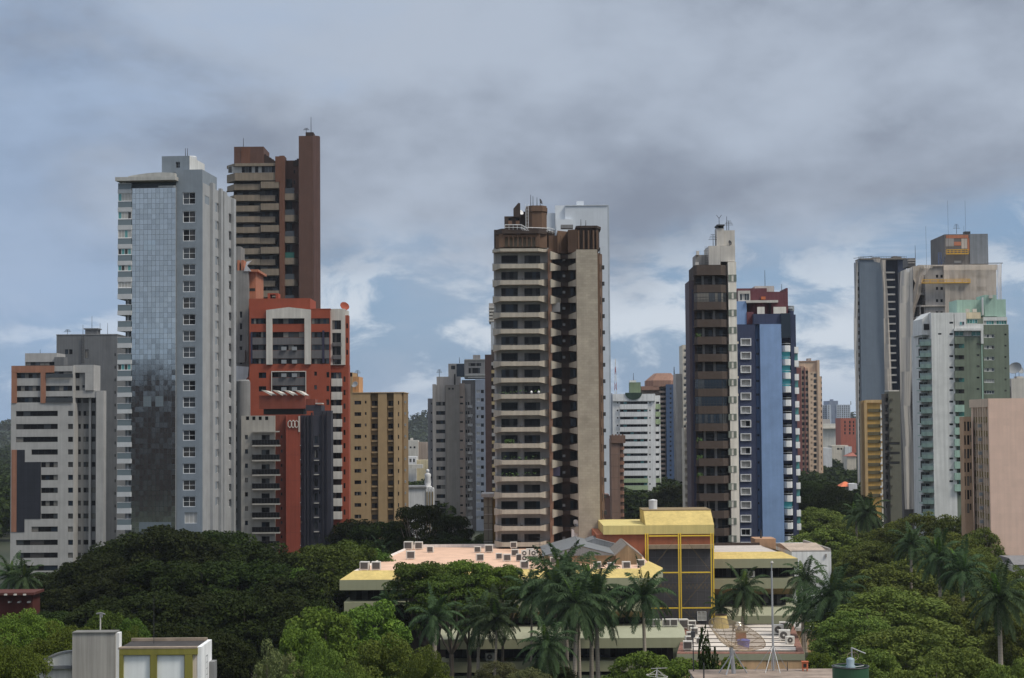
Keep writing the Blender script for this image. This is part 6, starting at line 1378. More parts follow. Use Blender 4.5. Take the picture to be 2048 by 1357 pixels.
for (x, y), l, s_ in (((232, 497), 'leftmost of four condensers in front of the stained tan shed wall', 1.2), ((330, 498), 'low condenser, second of four in front of the stained tan shed wall', 1.1), ((440, 497), 'third of four condensers in front of the stained tan shed wall', 1.25), ((545, 480), 'condenser at the corner beside the folded yellow eave', 1.2)): ac(*c8(x, y), zR, l, False, s_)
for i, (x, l) in enumerate(((775, 'left white condenser against the stained lean-to wall behind the palms'), (855, 'right white condenser against the stained lean-to wall behind the palms'))): ac(*cp(E8, x, 245), zR, l, False, 1.3)
zT = zz(1000, 1259, 277)+.0
for (x, y), l in (((618, 925), 'first of four condensers on the lower pale terrace, beside the palm trunk'), ((655, 925), 'second of four condensers on the lower pale terrace'), ((728, 926), 'third of four condensers on the lower pale terrace'), ((783, 926), 'fourth condenser on the lower pale terrace, next to the yellow posts')):
    p = at(*c8(x, y), 279.); o = ac(0, 2000, 0, l, False, 1.2); o.location = (p.x, 279.2, zT)
for (x, y), l, fan, s_ in (((848, 925), 'tall white box at the back left corner of the annex roof', False, 1.6), ((912, 922), 'white condenser by the back left corner of the annex roof', False, 1.3), ((905, 940), 'brownish stained condenser at the left edge of the annex roof', False, 1.0), ((928, 972), 'third condenser down the left edge of the annex roof', False, 1.2), ((902, 1003), 'fourth condenser down the left edge of the annex roof', False, 1.2), ((892, 1034), 'fifth condenser down the left edge of the annex roof', False, 1.2), ((966, 1036), 'condenser one step in from the left row on the annex roof', False, 1.0), ((882, 1078), 'front condenser of the left row on the annex roof', False, 1.35), ((1530, 968), 'upper fan unit at the right of the annex roof', True, 1.6), ((1578, 1012), 'middle and largest fan unit at the right of the annex roof', True, 1.7), ((1617, 1036), 'lower fan unit at the right edge of the annex roof', True, 1.2), ((1573, 938), 'dark condenser near the back right of the annex roof', False, 1.4)): ac(*c8(x, y), zr+.13, l, fan, s_)
o = ac(*c8(1342, 535), 0, 'small white condenser set in the upper window band of the right wing', True, 1.2); p = at(*c8(1342, 535), Y1+.6); o.location = (p.x, Y1+1.6, zz(1500, 1157, Y1))
p = at(*cp(E8, 145, 1190), 276.6); o = ac(0, 2000, 0, 'white fan unit on the lowest ledge behind the young palm', True, 1.25); o.location = (p.x, 276.2, zz(1000, 1324, 275))
# roof bits
p = at_z(1442, 1256, zr+.13); o = empty('ventilator_hood', p, 'pale yellow tapered hood standing on the annex roof', 'roof hood'); mb = MB(); mb.lathe([(1.35, 0), (.92, 2.05), (.85, 2.05), (1.2, .1)], 24); mb.build('hood', YSL, o, smooth=False); mb = MB(); mb.lathe([(.98, 2.02), (.98, 2.16), (.8, 2.16), (.8, 2.02)], 24); mb.build('rim', BRND, o)
p = at_z(1477, 1263, zr+.13); o = empty('turbine_vent', p, 'shiny round turbine vent on the annex roof', 'roof vent'); CHR = M('steel_shiny', (190, 180, 165), .25, .02, 0, metal=.8); mb = MB(); mb.lathe([(.5, 0), (.5, .3), (.75, .45), (.8, .6), (.55, .72), (.78, .85), (.75, 1.05), (.5, 1.15), (.6, 1.3), (.3, 1.5)], 20); mb.build('turbine', CHR, o, smooth=True); mb = MB()
for s_ in (-1, 1): mb.box(.85*s_-.1, .85*s_+.1, -.2, .2, 0, 1.2)
mb.build('bracket', FR_DARK, o)
p = at_z(1487, 1297.5, zr+.13); o = empty('water_tank', p, 'blue round water tank on the annex roof behind the mesh dish', 'water tank'); BLU = M('tank_blue', (70, 84, 160), .5); mb = MB(); mb.lathe([(.78, 0), (.95, 1.15)], 24); mb.build('tank', BLU, o, smooth=False); mb = MB(); mb.lathe([(1.0, 1.15), (1.0, 1.25), (.5, 1.38), (.1, 1.4)], 24); mb.build('lid', BLU, o)
p = at_z(1482, 1281, zr+.13); o = empty('roof_hatch', p, 'brown square hatch on the annex roof behind the mesh dish', 'hatch'); mb = MB(); mb.box(-.75, .75, -.5, .5, 0, 1.2); mb.build('box', BRW, o); mb = MB(); mb.box(-.82, .82, -.57, .57, 1.204, 1.3); mb.build('lid', UNDER, o)
# ---- lattice pole on the pink roof
p = at_z(*c7(1597, 475), zR); antenna(p, 4.2, 'thin antenna mast on the pink roof by the double fan units', 'yagi', .05)
p = at_z(1305, 1022, 22.4); p = at(1306, 1024, 322); o = empty('water_tank', (p.x, 322, zD+.16), 'white cylindrical tank on top of the yellow middle block', 'water tank'); mb = MB(); mb.lathe([(.75, 0), (.75, 1.5)], 18); mb.build('tank', WHITE2, o); mb = MB(); mb.lathe([(.8, 1.505), (.75, 1.6), (.1, 1.75)], 18); mb.build('lid', WHITE2, o)
p = at(1418, 1024, 322); antenna((p.x, 322, zD+.16), 1.4, 'short white pipe on the yellow middle block roof', 'pole', .09, 'pipe')

# ================================================================ near roofs
# left: olive and grey building
b = B('low_building', 'near grey and olive building with white panels at the lower left', 150, E2, 855)
OLI = M('wall_olive_green', (106, 101, 44), var=.08, streak=.14); PGR = M('wall_grey_streaked', (134, 130, 124), var=.08, streak=.3); PNW = M('panel_white', (186, 192, 188), var=.04, streak=.08); MINTW = M('wall_mint_white', (194, 212, 204))
b.plates('grey_tower', PGR, [(430, 212, 820, None)], -.6, .8); b.plates('tower_cap', M('cap_concrete', (92, 90, 86)), [(428, 204, 824, 213)], -.7, .9); b.plates('mint_edge', MINTW, [(820.5, 212, 856, None)], -.3, .7)
q = b.rect(93, 390, 430, None, .3); q2 = b.rect(93, 490, 430, None, .3); n = 14; wd = q[2]-q[0]
pr = [(q[0]+wd*k/n, .3, q2[3]-.2+(q[3]-q2[3]+.2)*(1-(1-k/n)**2.0)) for k in range(n+1)]
mb = MB(); mb.extr([(q[0], .3, 0)]+pr+[(q[2]-.02, .3, 0)], (0, .4, 0)); b.add('curved_wall', mb, M('wall_pale_grey_streak', (156, 154, 148), streak=.25))
mb = MB()
for p_, r_ in zip(pr[:-1], pr[1:]): mb.extr([(p_[0], .2, p_[2]+.003), (r_[0]-.01, .2, r_[2]+.003), (r_[0]-.01, .2, r_[2]+.15), (p_[0], .2, p_[2]+.15)], (0, .6, 0))
b.add('curved_coping', mb, GREY1)
b.plates('ledge', GREYD, [(92, 513, 430, 538)], -.1, .29)
b.plates('olive_wall', OLI, [(857, 352, 1570, None)], 0, 4.9); b.plates('white_panel', PNW, [(895, 415, 1136, 900), (1202, 415, 1449, 900)], -.05, -.004)
b.plates('olive_frame', OLI, [(857, 352, 1570, 410), (857, 410, 893, 900), (1140, 410, 1198, 900), (1453, 410, 1522, 900)], -.3, -.055)
b.plates('beige_panel', M('panel_beige', (172, 160, 146)), [(1524, 412, 1569, 900)], -.06, -.004)
q = b.rect(857, 352, 1570, None, 0); zr_ = q[3]; dep = 5.; mb = MB(); mb.box(q[2]+.01, q[2]+.35, -.1, dep, 0, zr_+.12); b.add('white_side', mb, MINTW)
mb = MB(); mb.box(q[0], q[2], .35, dep, zr_+.005, zr_+.05); b.add('roof', mb, M('roof_tar_dark', (50, 46, 44), var=.3, scale=.8)); mb = MB(); mb.box(q[0], q[2], -.32, .34, zr_+.006, zr_+.14); mb.box(q[0], q[2], dep-.3, dep, zr_+.06, zr_+.3); b.add('roof_coping', mb, M('coping_stained', (120, 106, 92), var=.3, scale=1.))
q3 = b.rect(1612, 525, 1634, 700, 0); obj('window', window_mesh(.9, 2.2, 1, 4, FR_GREY, (G_GREY,), 0), b.root, (q[2]+.37, 2.0, zz(417, 1357, 150)-.6), (0, 0, R(90)))
mb = MB(); mb.box(q[2]+.36, q[2]+.8, 3.6, 4.9, 0, zr_-1.6); b.add('side_annex', mb, GREY1); b.done()
p = at(198, 1262, 151); o = empty('roof_light_pole', (p.x, 151.5, p.z-.3), 'pale pole with a small double lamp on the near grey tower', 'lamp pole'); h = at(198, 1228, 151.5).z-p.z+.3; mb = MB(); mb.tube((0, 0, 0), (0, 0, h), .06, n=8); mb.build('pole', CREAM, o); mb = MB(); mb.tube((-.35, 0, h), (.05, 0, h+.06), .07, n=6); mb.tube((.05, 0, h+.06), (.4, 0, h-.05), .07, n=6); mb.tube((.1, 0, h-.3), (.1, 0, h), .1, n=6); mb.build('lamp_head', GREY1, o)
p = at(317, 1289, 155); antenna((p.x, 153, zr_+.05), at(317, 1193, 153).z-zr_, 'tall thin antenna on the near olive building roof', 'pole', .03)
# centre bottom: near roof with dish, mast and tank
zN = 25.0; nb = empty('low_building', (14, 85, 0), 'near building with a stained flat concrete roof at the bottom', 'building'); xl_, xr_ = at(1381, 1345, 95).x, at(1730, 1350, 84).x
mb = MB(); mb.prism([(xl_-14, -25), (xr_-14, -25), (xr_-14, 1.5), (at(1667, 1342, 95).x-14, 10), (xl_-14, 10)], 0, zN); mb.build('wall', TAUL, nb); NRF = M('roof_stained_concrete', (150, 132, 118), var=.42, streak=.12, scale=.8, k=.95)
mb = MB(); mb.prism([(xl_-14-.1, -25.1), (xr_-14+.1, -25.1), (xr_-14+.1, 1.6), (at(1667, 1342, 95).x-13.9, 10.1), (xl_-14-.1, 10.1)], zN+.005, zN+.1); mb.build('roof', NRF, nb)
# mesh dish
hub = at(1463, 1294, 93.5); ctr = at(1478, 1268.5, 93.5); o = empty('mesh_satellite_dish', (hub.x+.1, 93.5, zN+.1), 'big beige wire mesh satellite dish on the near roof', 'satellite dish')
MESHM = net_mat('dish_mesh', (150, 132, 110), .5); DRIB = M('dish_rib', (136, 122, 100), .6)
nv = (Vector((.46, 0, .89))*.92+Vector((0, .39, 0))).normalized(); e1 = nv.orthogonal().normalized(); e2 = nv.cross(e1); H = hub-Vector(o.location); rad = 1.56; dp = .78
def dp_(r_, t): return H+(e1*math.cos(t)+e2*math.sin(t))*r_+nv*(dp*(r_/rad)**2)
mb = MB(); n = 32
for k in range(6):
    for j in range(n): t0, t1 = 2*math.pi*j/n, 2*math.pi*(j+1)/n; a0, a1 = rad*k/6, rad*(k+1)/6; mb.quad(dp_(a0, t0), dp_(a1, t0), dp_(a1, t1), dp_(a0, t1))
mb.build('reflector', MESHM, o); mb = MB()
for j in range(12): t = 2*math.pi*j/12; mb.path([dp_(rad*k/4, t) for k in range(5)], .014, n=4)
for r_, th in ((rad, .022), (rad*.55, .010)):
    for j in range(n): mb.tube(dp_(r_, 2*math.pi*j/n), dp_(r_, 2*math.pi*(j+1)/n), th, n=4)
mb.build('rib', DRIB, o); mb = MB(); mb.tube((0, 0, 0), tuple(H-nv*.05), .11, n=10); mb.build('pole', METAL, o); mb = MB()
for dx, dy in ((-.75, .2), (-.45, -.5), (.7, .1)): mb.tube((dx, dy, 0), (0, 0, 1.15), .035, n=5)
mb.build('stay', METAL, o); mb = MB(); fp = H+nv*1.1
for j in range(3): mb.tube(tuple(dp_(rad*.95, 2*math.pi*(j+.3)/3)), tuple(fp), .02, n=4)
mb.build('feed_arm', DRIB, o); mb = MB(); mb.tube(tuple(fp-nv*.12), tuple(fp+nv*.12), .1, n=10); mb.build('feed_horn', GREY1, o)
# mast
p0 = at(1547, 1341, 94.5); o = empty('antenna_mast', (p0.x, 94.5, zN+.1), 'tall guyed steel mast on the near roof right of the mesh dish', 'mast'); h = at(1540, 1128, 94.5).z-zN-.1; mb = MB(); mb.tube((0, 0, 0), (-.02, 0, h*.93), .06, .05, 8); mb.tube((-.02, 0, h*.93), (-.02, 0, h), .03, n=6); mb.build('pole', METAL, o); mb = MB()
for dx, dy in ((-.95, .1), (.75, .2), (.2, -1.0), (-.55, -.9)): mb.tube((dx, dy, 0), (0, 0, h*.24), .018, n=4)
for dx in (-.14, .14): mb.tube((dx, -.05, 0), (0, -.05, h*.25), .02, n=4)
mb.build('guy_wire', METAL, o); mb = MB(); mb.lathe([(.05, h), (.09, h+.05), (.05, h+.14)], 8); mb.build('finial', CREAM, o)
for px, y0_, y1_, Y, l, th in ((1387, 1246, 1341, 94.6, 'thin pole with a small camera at the left end of the near roof', .035), (1408, 1326, 1372, 88, 'short grey pipe in front of the stained roof edge', .045), (1534, 1322, 1341, 94.4, 'left one of two short white pegs on the near roof', .025), (1575, 1324, 1341, 94.4, 'right one of two short white pegs on the near roof', .025)):
    p = at(px, y1_, Y); o = antenna((p.x, Y, zN+.1), at(px, y0_, Y).z-zN-.1, l, 'pole', th, 'pole')
    if px == 1387: mb = MB(); h = at(px, y0_, Y).z-zN-.1; mb.box(-.1, .1, -.12, .12, h-.75, h-.45); mb.build('camera', METAL_DARK, o)
p = at(1610, 1341, 94.3); o = empty('rusty_box', (p.x, 94.3, zN+.1), 'small rusty orange metal box at the back edge of the near roof', 'metal box'); RUST = M('metal_rusty_orange', (158, 84, 56), var=.25, scale=3); mb = MB(); mb.box(-.15, .15, -.12, .12, .12, .46); mb.box(-.18, .18, -.15, .15, .462, .5); mb.box(-.13, -.09, -.1, .1, 0, .12); mb.box(.09, .13, -.1, .1, 0, .12); mb.build('box', RUST, o); mb = MB(); mb.box(-.1, .06, -.14, -.122, .2, .38); mb.build('opening', FR_DARK, o)
# green tank
p = at(1701, 1335, 82); o = empty('water_tank', (p.x, 82, zN+.1), 'dark green round tank with a motor on top at the bottom edge', 'water tank'); ht = zz(1701, 1333, 82)-zN-.1; rt = at(1737, 1335, 82).x-p.x; GRNT = M('tank_dark_green', (36, 66, 46), .45, .1, .12); mb = MB()
mb.lathe([(rt, 0), (rt, ht-.02), (rt-.03, ht-.02), (rt-.03, ht-.2), (.02, ht-.2)], 36); mb.build('tank', GRNT, o); mb = MB()
for k in range(36): t0, t1 = 2*math.pi*k/36, 2*math.pi*(k+1)/36; mb.tube((rt*math.cos(t0), rt*math.sin(t0), ht), (rt*math.cos(t1), rt*math.sin(t1), ht), .035, n=5)
mb.build('rim', METAL_DARK, o); mb = MB(); mb.lathe([(.22, ht-.19), (.22, ht+.02), (.17, ht+.06), (.19, ht+.3), (.15, ht+.36), (.04, ht+.4)], 16); m_ = mb.build('motor', M('motor_grey_blue', (110, 124, 132), .45), o, smooth=True); mb = MB()
for t in (.5, 2.6, 4.6): mb.tube((.2*math.cos(t), .2*math.sin(t), ht-.05), ((rt-.05)*math.cos(t), (rt-.05)*math.sin(t), ht-.03), .02, n=5)
mb.build('strut', METAL, o)
p = at(1708, 1337, 84); o = empty('antenna', (p.x, 84.5, zN+.1), 'short antenna with a slanted bar and wire loops behind the green tank', 'antenna'); h = at(1705, 1300, 84.5).z-zN; mb = MB(); mb.tube((0, 0, 0), (0, 0, h), .035, n=6); mb.build('mast', METAL, o); mb = MB(); mb.tube((-.02, 0, h), (.62, -.1, h-.26), .03, n=5); mb.build('bar', METAL, o); mb = MB()
for k in range(14): t0, t1 = 2*math.pi*k/14, 2*math.pi*(k+1)/14; mb.tube((.05+.26*math.cos(t0), -.02, h-.4+.2*math.sin(t0)), (.05+.26*math.cos(t1), -.02, h-.4+.2*math.sin(t1)), .014, n=4)
mb.build('loop', DRIB, o)
# wire loop antenna at the bottom
p = at(1314, 1340, 90); o = empty('loop_antenna', (p.x, 90, p.z-3.5), 'pale wire dish frame poking up at the bottom edge, left of the near roof', 'antenna'); mb = MB(); mb.tube((0, 0, 0), (0, 0, 3.6), .03, n=6); mb.build('pole', METAL, o); mb = MB(); n = 24
el = lambda t: (.52*math.cos(t), .5*math.sin(t), 3.2-.05*math.cos(t))
for k in range(n): mb.tube(el(2*math.pi*k/n), el(2*math.pi*(k+1)/n), .02, n=4)
for k in range(6): mb.tube((0, 0, 3.5), el(2*math.pi*(k+.3)/6), .014, n=4)
mb.tube((-.3, 0, 3.56), (.5, -.1, 3.6), .02, n=4); mb.build('loop', CREAM, o)
# small block holding it up
nb2 = empty('low_building', (p.x, 90, 0), 'small low roof carrying the pale wire dish frame at the bottom edge', 'building'); mb = MB(); mb.box(-1.5, 1.5, -1.5, 1.5, 0, p.z-3.51); mb.build('wall', TAUL, nb2); mb = MB(); mb.box(-1.6, 1.6, -1.6, 1.6, p.z-3.5, p.z-3.45); mb.build('roof', NRF, nb2)

# ---- parked cars under the trees
def car(loc, rz, paint, label, s=1.):
    o = empty('parked_car', loc, label, 'car', 'cars parked under the grove', rz); pr = [(-2.2, .45), (-2.25, .85), (-2.1, 1.0), (-1.9, 1.55), (-1.6, 1.68), (.3, 1.66), (1.15, 1.08), (2.1, .92), (2.25, .7), (2.2, .4)]
    mb = MB(); mb.extr([(x, -.88, z) for x, z in pr], (0, 1.76, 0)); bo = mb.build('body', paint, o); bm_ = bo.modifiers.new('bevel', 'BEVEL'); bm_.width = .09; bm_.segments = 2
    mb = MB()
    for sgn in (-1, 1):
        y = .885*sgn; mb.quad((-1.75, y, 1.08), (-.75, y, 1.08), (-.75, y, 1.55), (-1.62, y, 1.55)); mb.quad((-.68, y, 1.08), (.95, y, 1.08), (.3, y, 1.55), (-.68, y, 1.55))
    mb.quad((1.17, -.78, 1.10), (1.17, .78, 1.10), (.36, .7, 1.65), (.36, -.7, 1.65)); mb.quad((-1.94, -.75, 1.5), (-1.94, .75, 1.5), (-2.12, .8, 1.05), (-2.12, -.8, 1.05)); mb.build('window', G_DARK, o)
    for x in (-1.4, 1.4):
        for y in (-.9, .9): mb = MB(); mb.tube((x, y-.1, .34), (x, y+.1, .34), .34, n=18); wh = mb.build('wheel', FR_DARK, o); mb = MB(); s_ = 1 if y > 0 else -1; mb.tube((x, y+.1*s_, .34), (x, y+.115*s_, .34), .2, n=12); mb.build('rim', METAL, wh)
    for y in (-.65, .65): mb = MB(); mb.box(2.17, 2.27, y-.18, y+.18, .68, .82); mb.build('headlight', G_PALE, o)
    mb = MB(); mb.tube((-1.5, -.7, 1.75), (.2, -.7, 1.75), .03, n=5); mb.tube((-1.5, .7, 1.75), (.2, .7, 1.75), .03, n=5); mb.build('roof_rail', METAL, o); return o
CARD = glass('car_paint_dark', (.02, .022, .025), .25, .5); CARG = glass('car_paint_grey', (.05, .055, .06), .25, .5)
CARS = [((472, 1350), CARD, 'dark parked car with roof rails, the nearer of two under the grove'), ((488, 1338), CARG, 'dark grey parked car behind the nearer one under the grove'), ((440, 1356), CARG, 'dark car cut by the bottom edge beside the white side wall')]
# ================================================================ ground and vegetation
def ground_mat(name, cols, sc, rough=.95):
    mt = bpy.data.materials.new(name); mt.use_nodes = True; nt = mt.node_tree; bs = nt.nodes['Principled BSDF']; bs.inputs['Roughness'].default_value = rough
    tc = nt.nodes.new('ShaderNodeTexCoord'); x = nt.nodes.new('ShaderNodeTexNoise'); x.inputs['Scale'].default_value = sc; x.inputs['Detail'].default_value = 8; nt.links.new(tc.outputs['Object'], x.inputs[0])
    r_ = nt.nodes.new('ShaderNodeValToRGB'); nt.links.new(x.outputs[0], r_.inputs[0]); e = r_.color_ramp.elements; e[0].position = .35; e[0].color = (*cols[0], 1); e[1].position = .65; e[1].color = (*cols[1], 1); nt.links.new(r_.outputs[0], bs.inputs['Base Color']); return mt
mb = MB(); mb.quad((-9000, -3000, 0), (9000, -3000, 0), (9000, 14000, 0), (-9000, 14000, 0)); g = mb.build('ground', ground_mat('ground', ((.02, .03, .012), (.05, .055, .03)), .02)); tag(g, kind='structure')
ASPH = M('asphalt', (66, 66, 66), .9, .12, 0)
def strip(name, pts, mat, z):
    mb = MB(); mb.quad(*[(x, y, z) for x, y in pts]); o = mb.build(name, mat); tag(o, kind='structure')
pa = at_z(470, 1350, 0)
strip('road', [(pa.x-7, 200), (pa.x+5, 200), (pa.x+9, 460), (pa.x-3, 460)], ASPH, .02)
strip('road', [(31, 180), (41, 180), (125, 700), (112, 700)], ASPH, .024)
strip('pavement', [(pa.x+5.1, 200), (pa.x+8, 200), (pa.x+12, 460), (pa.x+9.1, 460)], GREY1, .13)
for (px, py), pt_, l in CARS: p = at_z(px, py, 0.025); car((p.x, p.y, .025), R(-28), pt_, l)
# far hills
mb = MB(); hp = [(-3000, 34), (-1500, 46), (-900, 40), (-420, 44), (-250, 52), (-90, 44), (200, 40), (700, 44), (1400, 40), (3000, 36)]
HN = 60; rr = random.Random(9)
for i in range(HN):
    x0_, x1_ = -3000+100*i, -2900+100*i
    def hz(x):
        for (a_, z_a), (c_, z_c) in zip(hp[:-1], hp[1:]):
            if a_ <= x <= c_: return z_a+(z_c-z_a)*(x-a_)/(c_-a_)
        return 36
    mb.quad((x0_, 2300, 0), (x1_, 2300, 0), (x1_, 2700, hz(x1_)), (x0_, 2700, hz(x0_))); mb.quad((x0_, 2700, hz(x0_)), (x1_, 2700, hz(x1_)), (x1_, 4200, 0), (x0_, 4200, 0))
o = mb.build('hills', ground_mat('hill_forest', ((.012, .022, .012), (.03, .045, .02)), .03)); tag(o, kind='structure')

def leaf_mat(name, dark, light, tr=.25, yellow=None):
    mt = bpy.data.materials.new(name); mt.use_nodes = True; nt = mt.node_tree; N = nt.nodes; L = nt.links; bs = N['Principled BSDF']; bs.inputs['Roughness'].default_value = .7; bs.inputs['Specular IOR Level'].default_value = .12
    geo = N.new('ShaderNodeNewGeometry'); oi = N.new('ShaderNodeObjectInfo'); tc = N.new('ShaderNodeTexCoord')
    x = N.new('ShaderNodeTexNoise'); x.inputs['Scale'].default_value = .35; x.inputs['Detail'].default_value = 3; L.new(tc.outputs['Object'], x.inputs[0])
    ma = N.new('ShaderNodeMath'); ma.operation = 'MULTIPLY_ADD'; L.new(geo.outputs['Random Per Island'], ma.inputs[0]); ma.inputs[1].default_value = .5; 
    mb_ = N.new('ShaderNodeMath'); mb_.operation = 'MULTIPLY_ADD'; L.new(x.outputs[0], mb_.inputs[0]); mb_.inputs[1].default_value = .9; mb_.inputs[2].default_value = -.22; L.new(mb_.outputs[0], ma.inputs[2])
    r_ = N.new('ShaderNodeValToRGB'); e = r_.color_ramp.elements; e[0].position = .1; e[0].color = (*dark, 1); e[1].position = .85; e[1].color = (*light, 1)
    if yellow: q = e.new(.97); q.color = (*yellow, 1)
    L.new(ma.outputs[0], r_.inputs[0])
    hs = N.new('ShaderNodeHueSaturation'); L.new(r_.outputs[0], hs.inputs['Color'])
    for inp, a_, c_ in (('Hue', .475, .52), ('Value', .72, 1.3)):
        m2 = N.new('ShaderNodeMapRange'); L.new(oi.outputs['Random'], m2.inputs[0]); m2.inputs[3].default_value = a_; m2.inputs[4].default_value = c_; L.new(m2.outputs[0], hs.inputs[inp])
    L.new(hs.outputs[0], bs.inputs['Base Color'])
    t_ = N.new('ShaderNodeBsdfTranslucent'); L.new(hs.outputs[0], t_.inputs[0]); mx = N.new('ShaderNodeMixShader'); mx.inputs[0].default_value = tr; L.new(bs.outputs[0], mx.inputs[1]); L.new(t_.outputs[0], mx.inputs[2]); L.new(mx.outputs[0], N['Material Output'].inputs[0]); return mt
L_DARK = leaf_mat('leaves_dark', (.010, .018, .003), (.034, .048, .007)); L_MID = leaf_mat('leaves_mid', (.036, .066, .010), (.10, .15, .025)); L_BRIGHT = leaf_mat('leaves_bright', (.055, .098, .012), (.145, .205, .030), yellow=(.22, .23, .03))  # dark leaf tones hold the cloud shade over the left grove
L_OLIVE = leaf_mat('leaves_olive', (.052, .082, .016), (.175, .212, .042), yellow=(.26, .23, .05)); L_PALM = leaf_mat('leaves_palm', (.026, .050, .020), (.078, .122, .050), .2); L_PALMY = leaf_mat('leaves_palm_young', (.05, .10, .016), (.12, .18, .03), .3); L_CROWN = leaf_mat('leaves_crown', (.050, .082, .014), (.155, .20, .036)); L_PALE = leaf_mat('leaves_pale', (.07, .085, .03), (.17, .18, .07), yellow=(.25, .22, .06))
BARK = M('bark_grey_brown', (92, 82, 72), .95, .2, .2); PALMT = M('palm_trunk_grey', (132, 122, 110), .9, .12, .1, grid=(9, .35, .05, .82)); CSH = M('crownshaft_green', (86, 132, 44), .5, .06, .1)

def quads_mesh(name, P4, mat):
    """P4: (n,4,3) array"""
    n = len(P4); me = bpy.data.meshes.new(name); me.vertices.add(n*4); me.vertices.foreach_set('co', P4.reshape(-1).astype(np.float32)); me.loops.add(n*4); me.loops.foreach_set('vertex_index', np.arange(n*4, dtype=np.int32))
    me.polygons.add(n); me.polygons.foreach_set('loop_start', np.arange(0, n*4, 4, dtype=np.int32)); me.update(calc_edges=True)
    if mat: me.materials.append(mat)
    return me
def leaves_on(rg, centres, radii, per, size, flat, up=.55, inner=.25):
    out = []
    for c, r_ in zip(centres, radii):
        k = max(6, int(per*(r_/2.)**2)); d = rg.normal(size=(k, 3)); d[:, 2] = d[:, 2]*.9+.35; d /= np.linalg.norm(d, axis=1)[:, None]
        rad = r_*np.where(rg.random(k) < inner, rg.uniform(.3, .85, k), rg.uniform(.85, 1.08, k)); p = c+d*rad[:, None]*np.array([1, 1, flat])
        nn = d*.6+rg.normal(size=(k, 3))*.55+np.array([0, 0, up+.3]); nn /= np.linalg.norm(nn, axis=1)[:, None]
        a = np.cross(nn, rg.normal(size=(k, 3))); a /= np.linalg.norm(a, axis=1)[:, None]; b_ = np.cross(nn, a); s = size*rg.uniform(.6, 1.35, k)[:, None]
        a = a*s; b_ = b_*s*.55; bend = nn*s*.18
        out.append(np.stack([p-a-bend, p-b_+bend*.5, p+a-bend, p+b_+bend*.5], 1))
    return np.concatenate(out)
def limb_mesh(name, rg, tips, h0, r0, fork):
    mb = MB(); base = Vector((0, 0, 0)); fk = Vector((rg.normal()*.2, rg.normal()*.2, fork)); mb.path([base, base.lerp(fk, .5)+Vector((rg.normal()*.12, rg.normal()*.12, 0)), fk], r0, r0*.72, 8)
    mains = []
    for k in range(5):
        t = 2*math.pi*(k+rg.random()*.6)/5; e = fk+Vector((math.cos(t)*2.2, math.sin(t)*2.2, h0*.2)); m1 = fk.lerp(e, .5)+Vector((0, 0, -.25)); mb.path([fk, m1, e], r0*.5, r0*.32, 6); mains.append(e)
    for tip in tips:
        tp = Vector(tip); e = min(mains, key=lambda q: (q-tp).length); m1 = e.lerp(tp, .5)+Vector((0, 0, -.2*(tp-e).length*.4)); mb.path([e, m1, tp], r0*.26, .05, 5)
    return mb.mesh(name, BARK)
H0, R0 = 16., 7.
def dome(seed, n, rt, zlo, per, size, flat, mat, mode='dome', ntip=14):
    rg = np.random.default_rng(seed); C = []; RR2 = []
    bumps = rg.uniform(-1, 1, 6); ph = rg.uniform(0, 6.28, 6)
    for i in range(n):
        if mode == 'layer':
            lay = rg.choice(4, p=[.3, .3, .25, .15]); t = rg.uniform(0, 2*np.pi); rr_ = R0*[.6, .85, 1.0, .95][lay]*np.sqrt(rg.random()); c = np.array([np.cos(t)*rr_, np.sin(t)*rr_, [15.2, 13.9, 12.4, 10.4][lay]-rr_*.16+rg.normal()*.3]); r_ = rt*rg.uniform(.7, 1.25)
        else:
            g = (i+.5)/n; el = math.asin(min(1, 1-g*1.0)); t = i*2.399963+rg.normal()*.25; lump = 1+.13*sum(bumps[k]*math.cos((k+1)*t+ph[k]) for k in range(4))/1.6
            rr_ = R0*math.cos(el)**.9*lump*rg.uniform(.86, 1.04)
            if g > .72: rr_ *= rg.uniform(.75, 1)
            zt_ = zlo+(H0-zlo)*math.sin(el)**.85*rg.uniform(.93, 1.03)-(rg.random()*1.2 if g < .5 else 0); c = np.array([np.cos(t)*rr_, np.sin(t)*rr_, zt_]); r_ = rt*rg.uniform(.58, 1.55)
        C.append(c); RR2.append(r_)
    if mode != 'layer':
        for i in range(n//3):
            t = rg.uniform(0, 6.28); rr_ = R0*.7*math.sqrt(rg.random()); C.append(np.array([math.cos(t)*rr_, math.sin(t)*rr_, rg.uniform(zlo, zlo+(H0-zlo)*.65)])); RR2.append(rt*1.2)
    me = quads_mesh('crown', leaves_on(rg, C, RR2, per, size, flat), mat)
    idx = rg.choice(len(C), min(ntip, len(C)), replace=False); tips = [tuple(C[i]) for i in idx]
    return me, limb_mesh('trunk', rg, tips, H0, .42, zlo*.62)
KIND = {}
